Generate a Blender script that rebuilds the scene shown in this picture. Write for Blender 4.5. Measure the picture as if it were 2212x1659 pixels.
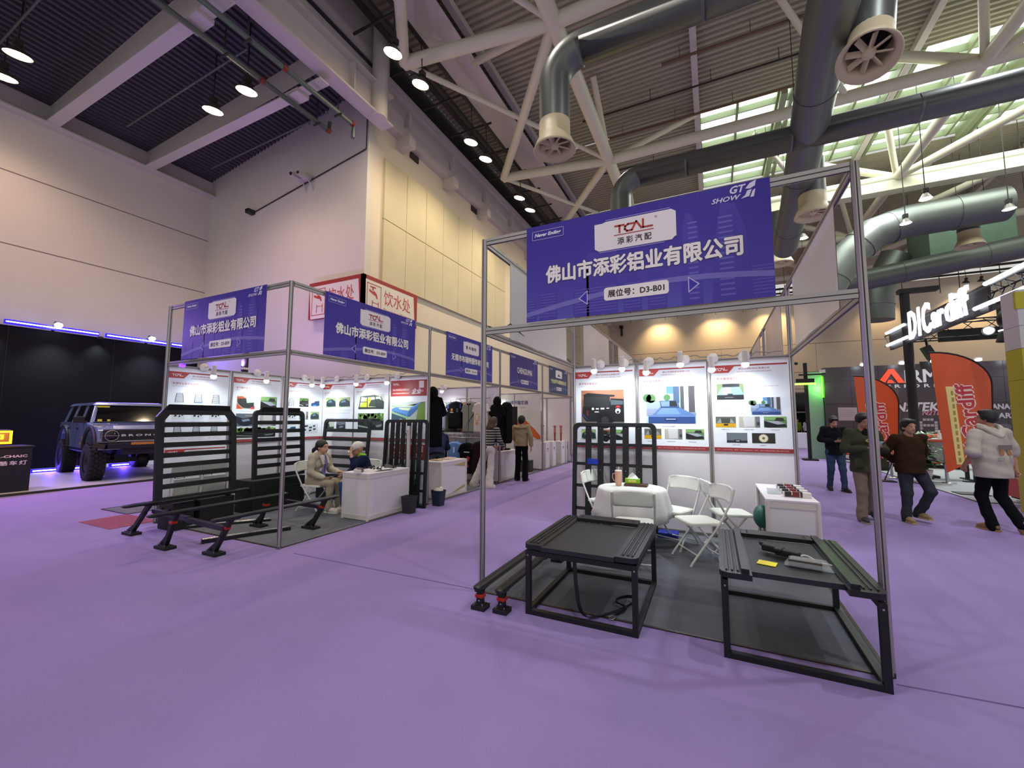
import bpy, math, random
import numpy as np
from mathutils import Vector, Matrix, Euler
for _o in list(bpy.data.objects): bpy.data.objects.remove(_o, do_unlink=True)
SC = bpy.context.scene; COL = SC.collection
PI = math.pi
# ---------------------------------------------------------------- camera
EYE = Vector((2.0386, -3.5775, 1.6244)); YAW, PIT, ROL, FPX = 0.4494, 0.0853, 0.0026, 898.75
_cy, _sy, _cp, _sp = math.cos(YAW), math.sin(YAW), math.cos(PIT), math.sin(PIT)
FWD = Vector((-_sy*_cp, _cy*_cp, _sp)); _r = Vector((_cy, _sy, 0)); _u = _r.cross(FWD)
RGT = _r*math.cos(ROL) + _u*math.sin(ROL); UP = -_r*math.sin(ROL) + _u*math.cos(ROL)
cam = bpy.data.cameras.new('camera'); camo = bpy.data.objects.new('camera', cam); COL.objects.link(camo)
cam.sensor_fit = 'HORIZONTAL'; cam.sensor_width = 36.0; cam.lens = FPX/2212*36; cam.clip_start = 0.05; cam.clip_end = 200
camo.matrix_world = Matrix(((RGT.x, UP.x, -FWD.x, EYE.x), (RGT.y, UP.y, -FWD.y, EYE.y), (RGT.z, UP.z, -FWD.z, EYE.z), (0, 0, 0, 1)))
SC.camera = camo
# ---------------------------------------------------------------- light and exposure
SC.view_settings.view_transform = 'Standard'; SC.view_settings.look = 'None'
SC.view_settings.gamma = 1.0; SC.view_settings.use_curve_mapping = False
SC.view_settings.exposure = 0.0
W = bpy.data.worlds.new('hall_ambient'); SC.world = W; W.use_nodes = True
W.node_tree.nodes['Background'].inputs[0].default_value = (0.94, 0.93, 0.88, 1); W.node_tree.nodes['Background'].inputs[1].default_value = 0.68
def light(name, kind, loc, power, color=(1, 1, 1), radius=0.15, target=None, angle=None, blend=0.6, parent=None, size=None, size_y=None):
    l = bpy.data.lights.new(name, kind); l.energy = power; l.color = color
    if kind in ('POINT', 'SPOT'): l.shadow_soft_size = radius
    if kind == 'SPOT': l.spot_size = angle or 1.4; l.spot_blend = blend
    if kind == 'AREA':
        l.shape = 'RECTANGLE'; l.size = size or 1; l.size_y = size_y or size or 1
    o = bpy.data.objects.new(name, l); COL.objects.link(o); o.location = loc
    if kind != 'POINT':
        d = (Vector(target) - Vector(loc)) if target is not None else Vector((0, 0, -1))
        o.rotation_euler = d.to_track_quat('-Z', 'Y').to_euler()
    if parent is not None:
        o.parent = parent; o.location = Vector(loc) - parent.location
    return o
# added fill spots without lamp bodies, spread above the hall and behind the camera
for _x, _y, _e in ((.5, -2.5, .8), (6.5, 2, 1.3), (-4, -5, .7), (4.5, -7, 1.2), (-10, -4, .6), (10, -3, 1.3), (-2.2, 3, .55), (4.6, 13.5, .9), (9, 9, .8), (9.5, 20, .9), (-1.5, 12, .6), (4, 32, 1.4), (-2.5, 22, 1.0)):
    light('hall_fill_light', 'SPOT', (_x, _y, 12.4), 940*_e, (1.0, .90, .84) if _x < 2 else (.93, .95, 1.0), .12, angle=2.3, blend=.8)
# lighting stand's stage light washing the side wall violet, plus a free-hanging floor spot
light('stage_wash_light', 'SPOT', (-10.4, 3.9, 3.2), 700, (.62, .32, 1.0), .15, target=(-10.2, 6.5, 6.5), angle=2.2, blend=1)
light('stage_wash_light', 'SPOT', (-13.2, -1.0, 4.4), 900, (.50, .28, 1.0), .2, target=(-9.5, 0.0, 0), angle=2.3, blend=1)
# daylight falling in through the roof glazing
light('skylight_daylight', 'AREA', (11, 18, 14.7), 1500, (.93, 1.0, .92), target=(11, 18, 0), size=11, size_y=6)

# ---------------------------------------------------------------- materials
def lin(c):
    if isinstance(c, str):
        c = c.lstrip('#'); c = tuple(int(c[i:i+2], 16)/255 for i in (0, 2, 4))
        return tuple(((x+.055)/1.055)**2.4 if x > .04045 else x/12.92 for x in c)
    return tuple(c[:3])
MATS = {}
def mat(name, color='808080', rough=.6, metal=0., noise=0., nscale=20., bump=0., bscale=60., emit=None, estr=0., attr=False, spec=.5, coat=0., trans=0., alpha=1., stretch=None):
    if name in MATS: return MATS[name]
    m = bpy.data.materials.new(name); m.use_nodes = True; nt = m.node_tree; N = nt.nodes; L = nt.links
    b = N['Principled BSDF']; c = lin(color)
    b.inputs['Base Color'].default_value = (*c, 1); b.inputs['Roughness'].default_value = rough; b.inputs['Metallic'].default_value = metal
    b.inputs['Specular IOR Level'].default_value = spec
    if coat: b.inputs['Coat Weight'].default_value = coat; b.inputs['Coat Roughness'].default_value = .08
    if trans: b.inputs['Transmission Weight'].default_value = trans
    if alpha < 1: b.inputs['Alpha'].default_value = alpha
    src = None
    if attr:
        a = N.new('ShaderNodeAttribute'); a.attribute_name = 'Col'; src = a.outputs['Color']
    tc = N.new('ShaderNodeTexCoord')
    co = tc.outputs['Object']
    if stretch:
        mp = N.new('ShaderNodeMapping'); mp.inputs['Scale'].default_value = stretch; L.new(co, mp.inputs['Vector']); co = mp.outputs['Vector']
    n = N.new('ShaderNodeTexNoise'); n.inputs['Scale'].default_value = nscale; n.inputs['Detail'].default_value = 4; L.new(co, n.inputs['Vector'])
    r = N.new('ShaderNodeMapRange'); r.inputs['To Min'].default_value = 1-noise; r.inputs['To Max'].default_value = 1+noise*.6; L.new(n.outputs['Fac'], r.inputs['Value'])
    mx = N.new('ShaderNodeMix'); mx.data_type = 'RGBA'; mx.blend_type = 'MULTIPLY'; mx.inputs['Factor'].default_value = 1
    if src is not None: L.new(src, mx.inputs['A'])
    else: mx.inputs['A'].default_value = (*c, 1)
    L.new(r.outputs['Result'], mx.inputs['B']); L.new(mx.outputs['Result'], b.inputs['Base Color'])
    if bump:
        n2 = N.new('ShaderNodeTexNoise'); n2.inputs['Scale'].default_value = bscale; n2.inputs['Detail'].default_value = 3; L.new(co, n2.inputs['Vector'])
        bp = N.new('ShaderNodeBump'); bp.inputs['Strength'].default_value = bump; bp.inputs['Distance'].default_value = .01
        L.new(n2.outputs['Fac'], bp.inputs['Height']); L.new(bp.outputs['Normal'], b.inputs['Normal'])
    if emit is not None:
        b.inputs['Emission Color'].default_value = (*lin(emit), 1); b.inputs['Emission Strength'].default_value = estr
    MATS[name] = m; return m
M_print = mat('printed_vinyl', attr=True, rough=.42, noise=.03, nscale=4)
M_matte = mat('matte_paint', attr=True, rough=.7, noise=.04, nscale=9)
M_fab = mat('cloth', attr=True, rough=.95, noise=.14, nscale=22, bump=.5, bscale=90, spec=.15)
M_alu = mat('booth_aluminium', 'a9a3a2', rough=.38, metal=.75, noise=.05)
M_white = mat('white_panel', 'd9d3d8', rough=.5, noise=.02, nscale=3)
M_blk = mat('black_powder_coat', '0e0f12', rough=.45, noise=.12, nscale=60, bump=.15, bscale=300, spec=.45)
M_blk2 = mat('black_plastic', '08080a', rough=.6, noise=.1)
M_chrome = mat('bare_steel', 'b8b8ba', rough=.25, metal=1)
M_skin = mat('skin', 'b98a70', rough=.6, noise=.05, nscale=8)
M_hair = mat('hair', '0d0b0b', rough=.6, noise=.3, nscale=40, bump=.6, bscale=60)
M_glass = mat('dark_glass', '050608', rough=.06, noise=0, spec=.6)
M_attr = mat('glossy_paint', attr=True, rough=.3, noise=.02)
def emis(name, color, s): return mat(name, '000000', rough=.5, emit=color, estr=s)

# ---------------------------------------------------------------- mesh builder
class MB:
    def __init__(s): s.v = []; s.f = []; s.c = []; s.m = []; s.sm = []; s.T = Matrix.Identity(4); s.mats = []
    def add(s, vs, fs, col='808080', mat=None, smooth=False):
        b = len(s.v); T = s.T
        s.v.extend([tuple(T @ Vector(p)) for p in vs]); c = lin(col)
        mi = 0
        if mat is not None:
            if mat not in s.mats: s.mats.append(mat)
            mi = s.mats.index(mat)+1000
        for f in fs: s.f.append(tuple(i+b for i in f)); s.c.append(c); s.m.append(mi); s.sm.append(smooth)
        return s
    def box(s, c, d, col='808080', mat=None, R=None, taper=1.0):
        x, y, z = d[0]/2, d[1]/2, d[2]/2; vs = []
        for k in (-1, 1):
            t = taper if k > 0 else 1
            for a, b in ((-1, -1), (1, -1), (1, 1), (-1, 1)):
                p = Vector((a*x*t, b*y*t, k*z))
                if R is not None: p = R @ p
                vs.append(p + Vector(c))
        return s.add(vs, [(3, 2, 1, 0), (4, 5, 6, 7), (0, 1, 5, 4), (1, 2, 6, 5), (2, 3, 7, 6), (3, 0, 4, 7)], col, mat)
    def bb(s, p, q, col='808080', mat=None):
        return s.box([(p[i]+q[i])/2 for i in range(3)], [abs(q[i]-p[i]) for i in range(3)], col, mat)
    def frame(s, p, q, up=(0, 0, 1)):
        d = (Vector(q)-Vector(p)); L = d.length; z = d.normalized(); u = Vector(up)
        if abs(z.dot(u)) > .98: u = Vector((0, 1, 0))
        x = u.cross(z).normalized(); y = z.cross(x); return x, y, z, L
    def beam(s, p, q, w, h, col='808080', mat=None, up=(0, 0, 1), n=4, off=0):
        x, y, z, L = s.frame(p, q, up); vs = []
        sg = [(-1, -1), (1, -1), (1, 1), (-1, 1)]
        if n == 8: sg = [(-1, -.42), (-.42, -1), (.42, -1), (1, -.42), (1, .42), (.42, 1), (-.42, 1), (-1, .42)]
        for e in (Vector(p), Vector(q)):
            for a, b in sg: vs.append(e + x*(a*w/2) + y*(b*h/2))
        k = len(sg)
        return s.add(vs, [tuple(range(k))[::-1], tuple(range(k, 2*k))] + [(i, (i+1) % k, (i+1) % k+k, i+k) for i in range(k)], col, mat)
    def tube(s, pts, r, n=12, col='808080', mat=None, caps=True, closed=False):
        P = [Vector(p) for p in pts]; m = len(P); rs = r if isinstance(r, (list, tuple)) else [r]*m
        vs = []; prev = None
        for i in range(m):
            a = P[(i-1) % m] if (i > 0 or closed) else P[i]; b = P[(i+1) % m] if (i < m-1 or closed) else P[i]
            z = (b-a).normalized()
            if prev is None:
                u = Vector((0, 0, 1)) if abs(z.z) < .95 else Vector((0, 1, 0)); x = u.cross(z).normalized()
            else:
                x = (prev - z*prev.dot(z)).normalized()
            prev = x; y = z.cross(x)
            for k in range(n):
                t = 2*PI*k/n; vs.append(P[i] + (x*math.cos(t)+y*math.sin(t))*rs[i])
        fs = []
        for i in range(m if closed else m-1):
            j = (i+1) % m
            for k in range(n): fs.append((i*n+k, i*n+(k+1) % n, j*n+(k+1) % n, j*n+k))
        s.add(vs, fs, col, mat, True)
        if caps and not closed: s.add(vs[:n], [tuple(range(n))[::-1]], col, mat); s.add(vs[-n:], [tuple(range(n))], col, mat)
        return s
    def lathe(s, prof, n=24, col='808080', mat=None, o=(0, 0, 0), ax=None, smooth=True, cap=False):
        R = Vector((0, 0, 1)).rotation_difference(Vector(ax)).to_matrix() if ax is not None else Matrix.Identity(3)
        vs = []
        for r, z in prof:
            for k in range(n):
                t = 2*PI*k/n; vs.append(R @ Vector((r*math.cos(t), r*math.sin(t), z)) + Vector(o))
        fs = [(i*n+k, i*n+(k+1) % n, (i+1)*n+(k+1) % n, (i+1)*n+k) for i in range(len(prof)-1) for k in range(n)]
        s.add(vs, fs, col, mat, smooth)
        if cap: s.add(vs[:n], [tuple(range(n))[::-1]], col, mat); s.add(vs[-n:], [tuple(range(n))], col, mat)
        return s
    def ball(s, c, r, col='808080', mat=None, n=12, m=8, R=None):
        rr = r if isinstance(r, (tuple, list)) else (r, r, r); vs = []
        for i in range(m+1):
            a = PI*i/m
            for k in range(n):
                t = 2*PI*k/n; p = Vector((rr[0]*math.sin(a)*math.cos(t), rr[1]*math.sin(a)*math.sin(t), -rr[2]*math.cos(a)))
                if R is not None: p = R @ p
                vs.append(p+Vector(c))
        return s.add(vs, [(i*n+k, i*n+(k+1) % n, (i+1)*n+(k+1) % n, (i+1)*n+k) for i in range(m) for k in range(n)], col, mat, True)
    def prism(s, poly, z0, z1, col='808080', mat=None, side=None, bev=0):
        # poly in local xy, extruded along z (through the current transform)
        n = len(poly)
        vs = [(x, y, z0) for x, y in poly] + [(x, y, z1) for x, y in poly]
        s.add(vs, [tuple(range(n))[::-1], tuple(range(n, 2*n))], col, mat)
        s.add(vs, [(i, (i+1) % n, (i+1) % n+n, i+n) for i in range(n)], side or col, mat)
        return s
    def rect(s, x0, y0, x1, y1, z, col, mat=None):
        return s.add([(x0, y0, z), (x1, y0, z), (x1, y1, z), (x0, y1, z)], [(0, 1, 2, 3)], col, mat)
    def poly(s, pts, z, col, mat=None):
        return s.add([(x, y, z) for x, y in pts], [tuple(range(len(pts)))], col, mat)
    def text(s, body, x, y, z, h, col='ffffff', w=None, bold=0., shear=0., align='L', mat=None, rot=0., sx=1., space=1., fat=0.):
        vs, fs, x0, x1, y0, y1 = glyphs(body, bold, shear, space)
        if not vs: return s
        k = h/(y1-y0); kx = (w/(x1-x0)) if w else k*sx; W_ = (x1-x0)*kx
        ox = {'L': 0, 'C': -W_/2, 'R': -W_}[align]; c_, s_ = math.cos(rot), math.sin(rot); out = []
        for a, b in vs:
            px = (a-x0)*kx+ox; py = (b-y0)*k; out.append((x+px*c_-py*s_, y+px*s_+py*c_, z))
        s.add(out, fs, col, mat)
        if fat:
            for i, (dx, dy) in enumerate(((1, 0), (-1, 0), (0, 1), (0, -1), (.7, .7), (-.7, -.7))): s.add([(a+dx*fat*h, e+dy*fat*h, q+.00004*(i+1)) for a, e, q in out], fs, col, mat)
        return s
    def build(s, name, mt, parent=None, label=None, cat=None, group=None, kind=None, loc=None, bevel=0, sharp=None):
        me = bpy.data.meshes.new(name); me.from_pydata(s.v, [], s.f)
        me.materials.append(mt)
        for m_ in s.mats: me.materials.append(m_)
        me.polygons.foreach_set('material_index', [0 if k == 0 else k-1000+1 for k in s.m])
        me.polygons.foreach_set('use_smooth', s.sm)
        ca = me.color_attributes.new('Col', 'FLOAT_COLOR', 'CORNER')
        tot = np.array([len(f) for f in s.f]); cc = np.array(s.c, dtype=np.float32); cc = np.concatenate([cc, np.ones((len(cc), 1), np.float32)], 1)
        ca.data.foreach_set('color', np.repeat(cc, tot, axis=0).ravel())
        me.update()
        o = bpy.data.objects.new(name, me); COL.objects.link(o)
        if loc is not None:
            me.transform(Matrix.Translation(-Vector(loc))); o.location = loc
        if parent is not None: o.parent = parent
        if bevel:
            b = o.modifiers.new('bevel', 'BEVEL'); b.width = bevel; b.segments = 2; b.limit_method = 'ANGLE'; b.angle_limit = .6
        tag(o, label, cat, group, kind); return o
_G = {}
def glyphs(body, bold, shear, space=1.):
    key = (body, bold, shear, space)
    if key in _G: return _G[key]
    cu = bpy.data.curves.new('t', 'FONT'); cu.body = body; cu.size = 1; cu.offset = bold; cu.shear = shear; cu.resolution_u = 2; cu.space_character = space
    ob = bpy.data.objects.new('t', cu); me = ob.to_mesh()
    vs = [(v.co.x, v.co.y) for v in me.vertices]; fs = [tuple(p.vertices) for p in me.polygons]
    ob.to_mesh_clear(); bpy.data.objects.remove(ob); bpy.data.curves.remove(cu)
    if vs:
        xs = [v[0] for v in vs]; ys = [v[1] for v in vs]; r = (vs, fs, min(xs), max(xs), min(ys), max(ys))
    else: r = ([], [], 0, 1, 0, 1)
    _G[key] = r; return r
def tag(o, label=None, cat=None, group=None, kind=None):
    if label: o['label'] = label
    if cat: o['category'] = cat
    if group: o['group'] = group
    if kind: o['kind'] = kind
    return o
def thing(name, label, cat, loc=(0, 0, 0), rz=0., group=None, rx=0., ry=0.):
    o = bpy.data.objects.new(name, None); COL.objects.link(o); o.location = loc; o.rotation_euler = (rx, ry, rz); o.empty_display_size = .1
    return tag(o, label, cat, group)
def dup(root, loc=None, rz=None, label=None, group=None):
    r = root.copy(); COL.objects.link(r)
    if loc is not None: r.location = loc
    if rz is not None: r.rotation_euler.z = rz
    if label: r['label'] = label
    if group: r['group'] = group
    def rec(a, b):
        for ch in a.children:
            c = ch.copy(); COL.objects.link(c); c.parent = b; rec(ch, c)
    rec(root, r); return r
def XZ(x, y, z): # local xy plane -> world xz plane facing -y, origin at x,y,z
    return Matrix(((1, 0, 0, x), (0, 0, -1, y), (0, 1, 0, z), (0, 0, 0, 1)))
def YZ(x, y, z): # local x -> +y, local y -> +z, normal +x
    return Matrix(((0, 0, 1, x), (1, 0, 0, y), (0, 1, 0, z), (0, 0, 0, 1)))
def YZn(x, y, z): # local x -> -y, local y -> +z, normal -x
    return Matrix(((0, 0, -1, x), (-1, 0, 0, y), (0, 1, 0, z), (0, 0, 0, 1)))
def rrect(w, h, r, n=5, cx=0, cy=0):
    P = []
    for (x, y, a) in ((w/2-r, h/2-r, 0), (-w/2+r, h/2-r, PI/2), (-w/2+r, -h/2+r, PI), (w/2-r, -h/2+r, 1.5*PI)):
        for i in range(n+1): t = a+PI/2*i/n; P.append((cx+x+r*math.cos(t), cy+y+r*math.sin(t)))
    return P
rnd = random.Random(7)
# ================================================================ hall
XL, XW, YW, YF, ZD = -17.6, -8.35, 6.5, 44.0, 15.0
ZB = -12.0
M_carpet = mat('violet_carpet', '9280b4', rough=1, noise=.12, nscale=1.3, bump=.5, bscale=260, spec=.1)
b = MB(); b.rect(-30, ZB, 30, 60, 0, '9a80b4'); b.build('floor', M_carpet, kind='structure')
M_gray = mat('grey_booth_carpet', '6b6e75', rough=1, noise=.16, nscale=6, bump=.5, bscale=220, spec=.1)
M_wall = mat('painted_wall', 'cec9c0', rough=.85, noise=.04, nscale=1.2, bump=.1, bscale=30)
M_wall2 = mat('painted_wall_cream', 'd6cbb8', rough=.85, noise=.04, nscale=1.2)
M_seam = mat('wall_seam', '6b6066', rough=.9)
M_steel = mat('white_steel', 'c9c2bd', rough=.5, noise=.06, nscale=2)
M_deck = mat('roof_deck', 'aba690', rough=.6, noise=.12, nscale=1.5)
M_deckd = mat('dark_roof_deck', '4c4850', rough=.6, noise=.12, nscale=1.5)
M_dark = mat('dark_steel', '2c2925', rough=.7, noise=.1)
b = MB(); b.beam((-2.6, -.04, .001), (.0, .0, .001), .012, .003, up=(0, 1, 0)); b.beam((3.0, -.1, .001), (9, .35, .001), .012, .003, up=(0, 1, 0)); b.build('trim_8', mat('carpet_seam', '83729f', rough=1), kind='structure')
# left annex wall
b = MB(); b.bb((XL-.3, ZB, 0), (XL, YW, 12.4))
for z in (9.35, 7.05): b.bb((XL, ZB, z-.015), (XL+.004, YW, z+.015), mat=M_seam)
b.build('wall_left', M_wall, kind='structure')
b = MB(); b.bb((XL-.3, YW, 0), (XW, YW+.3, 13.6)); b.build('wall_annex', M_wall, kind='structure')
# hall side wall with acoustic panels
b = MB(); b.bb((XW-.3, YW+.3, 0), (XW, YF, 13.9)); b.build('wall_hall_left', M_wall2, kind='structure')
M_pan = mat('acoustic_panel', 'c8c0a2', rough=.9, noise=.16, nscale=.7)
b = MB()
_y = 7.25; k = 0
while _y < 42:
    for z0, z1 in ((6.45, 8.72), (8.75, 11.0)):
        b.bb((XW, _y+.01, z0), (XW+.1, _y+1.19, z1))
    _y += 1.2; k += 1
    if k == 8 or k == 19: _y += 1.6
b.build('trim_1', M_pan, kind='structure')
# ledge beam, corbels and upper fascia above the panels
b = MB()
b.bb((XW-.05, YW-.6, 12.15), (XW+.32, YF, 12.55)); b.bb((XW+.22, YW-.6, 12.55), (XW+.27, YF, 12.9))
for i in range(14):
    y = 7.9+i*2.95; b.bb((XW, y, 11.75), (XW+.62, y+.34, 12.15)); b.bb((XW+.3, y+.12, 12.55), (XW+.5, y+.2, 13.2))
b.bb((XW-.1, ZB, 13.05), (XW+.1, YF, 13.9)); b.bb((XW-.15, ZB, 13.85), (XW+.3, YF, 13.95))
b.build('trim_2', M_steel, kind='structure')
# main girder between annex and hall
b = MB(); b.bb((-7.95, ZB, 11.55), (-7.45, YW+.2, 11.62)); b.bb((-7.74, ZB, 11.6), (-7.68, YW+.2, 12.6)); b.bb((-7.95, ZB, 12.58), (-7.45, YW+.2, 12.65))
for y in (-4, -1, 2, 5): b.bb((-7.95, y, 11.6), (-7.45, y+.03, 12.6))
b.bb((-7.95, ZB, 12.65), (-7.85, YW+.4, 15.2)); b.build('trim_3', M_steel, kind='structure')
# column end hanging at the corner
b = MB(); b.tube([(-7.55, 6.15, 11.5), (-7.55, 6.15, 15)], .26, 20); b.build('trim_4', M_steel, kind='structure')
# far wall with doorway
b = MB()
b.bb((XW, YF, 0), (9.0, YF+.3, 13.9)); b.bb((14.6, YF, 0), (30, YF+.3, 13.9)); b.bb((9.0, YF, 4.3), (14.6, YF+.3, 13.9))
for z in (8.9, 6.2, 4.6): b.bb((XW, YF-.004, z-.02), (30, YF, z+.02), mat=M_seam)
for x in (-5, -1, 3, 7, 11, 15, 19): b.bb((x, YF-.004, 4.6), (x+.02, YF, 8.9), mat=M_seam)
b.build('wall_far', M_wall2, kind='structure')
b = MB(); b.bb((9.0, YF+.3, 0), (14.6, YF+5, 4.3)); 
b = MB(); b.bb((8.9, YF+4, 0), (14.7, YF+4.1, 4.4)); b.bb((8.9, YF+.3, 0), (9.0, YF+4, 4.4)); b.bb((14.6, YF+.3, 0), (14.7, YF+4, 4.4)); b.bb((8.9, YF+.3, 4.3), (14.7, YF+4, 4.4))
b.build('wall_corridor', mat('corridor', '3a3d38', rough=.8), kind='structure')
b = MB()
for x in (9.05, 10.4, 11.8, 13.2, 14.5): b.bb((x-.05, YF+.1, 0), (x+.05, YF+.16, 4.3))
for z in (.05, 2.4, 4.25): b.bb((9.0, YF+.1, z-.05), (14.6, YF+.16, z+.05))
b.bb((9.1, YF+.12, .1), (14.5, YF+.14, 4.2), mat=mat('door_glass', '101512', rough=.1, alpha=.55))
b.build('door_1', M_matte, kind='structure')
# corrugated decks
def deck(name, x0, x1, y0, y1, z, per, dep, m, along='x', z2=None, parent=None):
    b = MB(); vs = []; fs = []
    a0, a1 = (y0, y1) if along == 'x' else (x0, x1)
    n = int((a1-a0)/per); prof = []
    for i in range(n):
        t = a0+i*per; prof += [(t, 0), (t+per*.4, 0), (t+per*.5, dep), (t+per*.9, dep)]
    prof.append((a0+n*per, 0)); zz = z2 if z2 is not None else z
    for t, d in prof:
        if along == 'x': vs += [(x0, t, z+d), (x1, t, zz+d)]
        else:
            f = (t-x0)/(x1-x0); zc = z+(zz-z)*f; vs += [(t, y0, zc+d), (t, y1, zc+d)]
    for i in range(len(prof)-1): fs.append((2*i, 2*i+1, 2*i+3, 2*i+2))
    b.add(vs, fs); return b.build(name, m, parent, kind='structure')
SY0, SY1, SX0, SX1 = 15.4, 22.2, 1.95, 24
deck('ceiling', -8.2, 26, ZB, SY0, ZD, .24, .08, M_deck)
deck('ceiling', -8.2, SX0, SY0, SY1, ZD, .24, .08, M_deck)
deck('ceiling', -8.2, 26, SY1, 44.2, ZD, .24, .08, M_deck)
deck('ceiling', XL, -7.6, ZB, YW, 12.05, .21, .08, M_deckd, 'y', 13.35)
b = MB()   # deck purlins
for x in (-5.2, 1.75, 8.9, 16): b.bb((x, ZB, ZD-.28), (x+.22, 44, ZD-.02))
b.bb((-6.3, ZB, ZD-.9), (-5.0, 44, ZD-.86)); 
b.build('trim_5', M_steel, kind='structure')
b = MB(); b.bb((-8.2, ZB, ZD+.1), (-5.3, 44, ZD+.2)); b.bb((-6.0, ZB, 14.2), (-5.7, 44, 14.9)); b.bb((-7.1, ZB, 13.9), (-6.9, 44, 14.1)); b.bb((-6.6, ZB, 13.55), (-6.45, 44, 13.7))
for i in range(26): b.bb((-7.6, -2+i*1.75, 13.5), (-5.6, -1.94+i*1.75, 13.56))
b.bb((-8.4, YW, 13.9), (-8.3, 44, 15.2)); b.bb((-5.88, 0, 13.44), (-5.76, 44, 13.5)); b.build('trim_6', M_dark, kind='structure')  # dark upright panel added to shut out the bright background above the wall
# skylight glazing with bars
b = MB(); b.rect(SX0, SY0, SX1, SY1, ZD+.5, 'ffffff'); b.build('window_1', emis('skylight_glazing', 'f2fff0', 3.6), kind='structure')
M_bar = mat('glazing_bar', '8f9a78', rough=.5)
b = MB()
x = SX0
while x < SX1+.1: b.bb((x-.05, SY0, ZD+.1), (x+.05, SY1, ZD+.45)); x += 1.5
for i in range(8): y = SY0+i*(SY1-SY0)/7; b.bb((SX0, y-.03, ZD+.15), (SX1, y+.03, ZD+.42))
for x in (5.1, 9.0, 12.9, 16.8): b.bb((x-.12, SY0, ZD-.2), (x+.12, SY1, ZD+.4)); b.bb((x+.28, SY0, ZD-.05), (x+.4, SY1, ZD+.4))
b.build('window_frame_bars', M_bar, kind='structure')
# annex beams
b = MB()
for y in (-7.2, -4.4, 1.5, 4.15, -1.2):
    b.bb((XL, y-.16, 11.3), (-7.7, y+.16, 11.34)); b.beam((XL, y, 11.65), (-7.7, y, 12.1), .03, .75, up=(0, 0, 1)); b.bb((-9.3, y-.2, 11.2), (-8.6, y+.2, 11.32))
b.bb((XL, ZB, 11.25), (XL+.4, YW, 11.3)); b.bb((XL, ZB, 11.3), (XL+.06, YW, 12.0))
b.build('trim_7', M_steel, kind='structure')
M_pipe = mat('grey_pipe', '5f6a66', rough=.45, metal=.3); M_red = mat('red_coupling', '7d2b22', rough=.5)
for xx, yy in ((-9.05, 5.47), (-8.1, 5.6)):
    t = thing('sprinkler_main_pipe', ('grey sprinkler main pipe below the annex roof, the one %s the side girder' % ('nearer' if xx > -9 else 'farther from')), 'pipe', (xx, 0, 11.1))
    b = MB(); b.tube([(0, ZB, 0), (0, yy, 0), (0, yy, -.45)] if xx > -9 else [(0, ZB, 0), (0, yy, 0), (.0, yy+.02, .3)], .07, 10); b.build('pipe', M_pipe, t)
    for y in (-2, .5, 3.2, yy-.03):
        b = MB(); b.tube([(0, y-.06, 0), (0, y+.06, 0)], .088, 10); b.build('coupling', M_red, t)
    for y in (-1, 2.2, 5):
        b = MB(); b.box((0, y, .5), (.03, .03, 1.0)); b.box((0, y, -.09), (.3, .05, .04)); b.build('hanger', M_dark, t)
for y in (-.2, 2.9, 5.6):
    b = MB(); b.tube([(-16, y, 11.75), (-9.3, y, 11.9)], .03, 8)
    for x in (-15, -13.4, -11.8, -10.2): b.box((x, y, 12.0), (.02, .02, .45))
    b.build('sprinkler_branch_pipe', M_pipe, label='thin dark sprinkler branch pipe under the annex deck, ' + {-.2: 'nearest the camera', 2.9: 'between the two white beams', 5.6: 'nearest the end wall'}[y], cat='pipe')
# roof trusses: one welded frame
M_truss = mat('truss_paint', 'd6d3ba', rough=.45, noise=.05, nscale=2)
NODE = [(-1.7, 6.85+7.08*i, 13) for i in range(-1, 5)]; LN = [(-6.5, 6.1+7.05*i, 13) for i in range(-1, 6)]
MN = [(10.2, 6.9+7.08*i, 13) for i in range(-1, 5)]
t = thing('roof_truss', 'cream tubular steel roof truss spanning the hall', 'roof truss', (0, 0, 0))
def tb(name, p, q, r): b = MB(); b.tube([p, q], r, 14); return b.build(name, M_truss, t)
for i in range(5): tb('bottom_chord', NODE[i], NODE[i+1], .24); tb('bottom_chord', MN[i], MN[i+1], .2)
for i in range(6):
    tb('cross_chord', NODE[i], LN[i], .2); tb('cross_chord', NODE[i], MN[i], .21); tb('cross_chord', MN[i], (24, MN[i][1], 13), .21)
    tb('diagonal_tube', NODE[i], LN[i+1], .17)
    if i < 5: tb('diagonal_tube', LN[i], NODE[i+1], .09)
    n = NODE[i]; m = MN[i]
    tb('diagonal_tube', n, (-6.3, n[1]+1.75, 14.6), .13)
    tb('diagonal_tube', n, (-1.7, n[1]-2.6, 14.9), .12)
    tb('diagonal_tube', n, (1.8, n[1]+1.2, 14.8), .12)
    tb('diagonal_tube', m, (6.2, m[1], 14.9), .17); tb('diagonal_tube', m, (15.5, m[1]-7, 13.2), .17)
    tb('diagonal_tube', m, (8.9, m[1]-3.2, 14.8), .12); tb('diagonal_tube', m, (12.5, m[1]+3.0, 14.8), .12)
    tb('diagonal_tube', (4.2, m[1]-3.5, 14.8), (m[0]-3.5, m[1], 13), .1)
b = MB(); b.bb((1.5, 20.9, 12.4), (26, 21.5, 13.15)); b.build('box_girder', M_truss, t)
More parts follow.
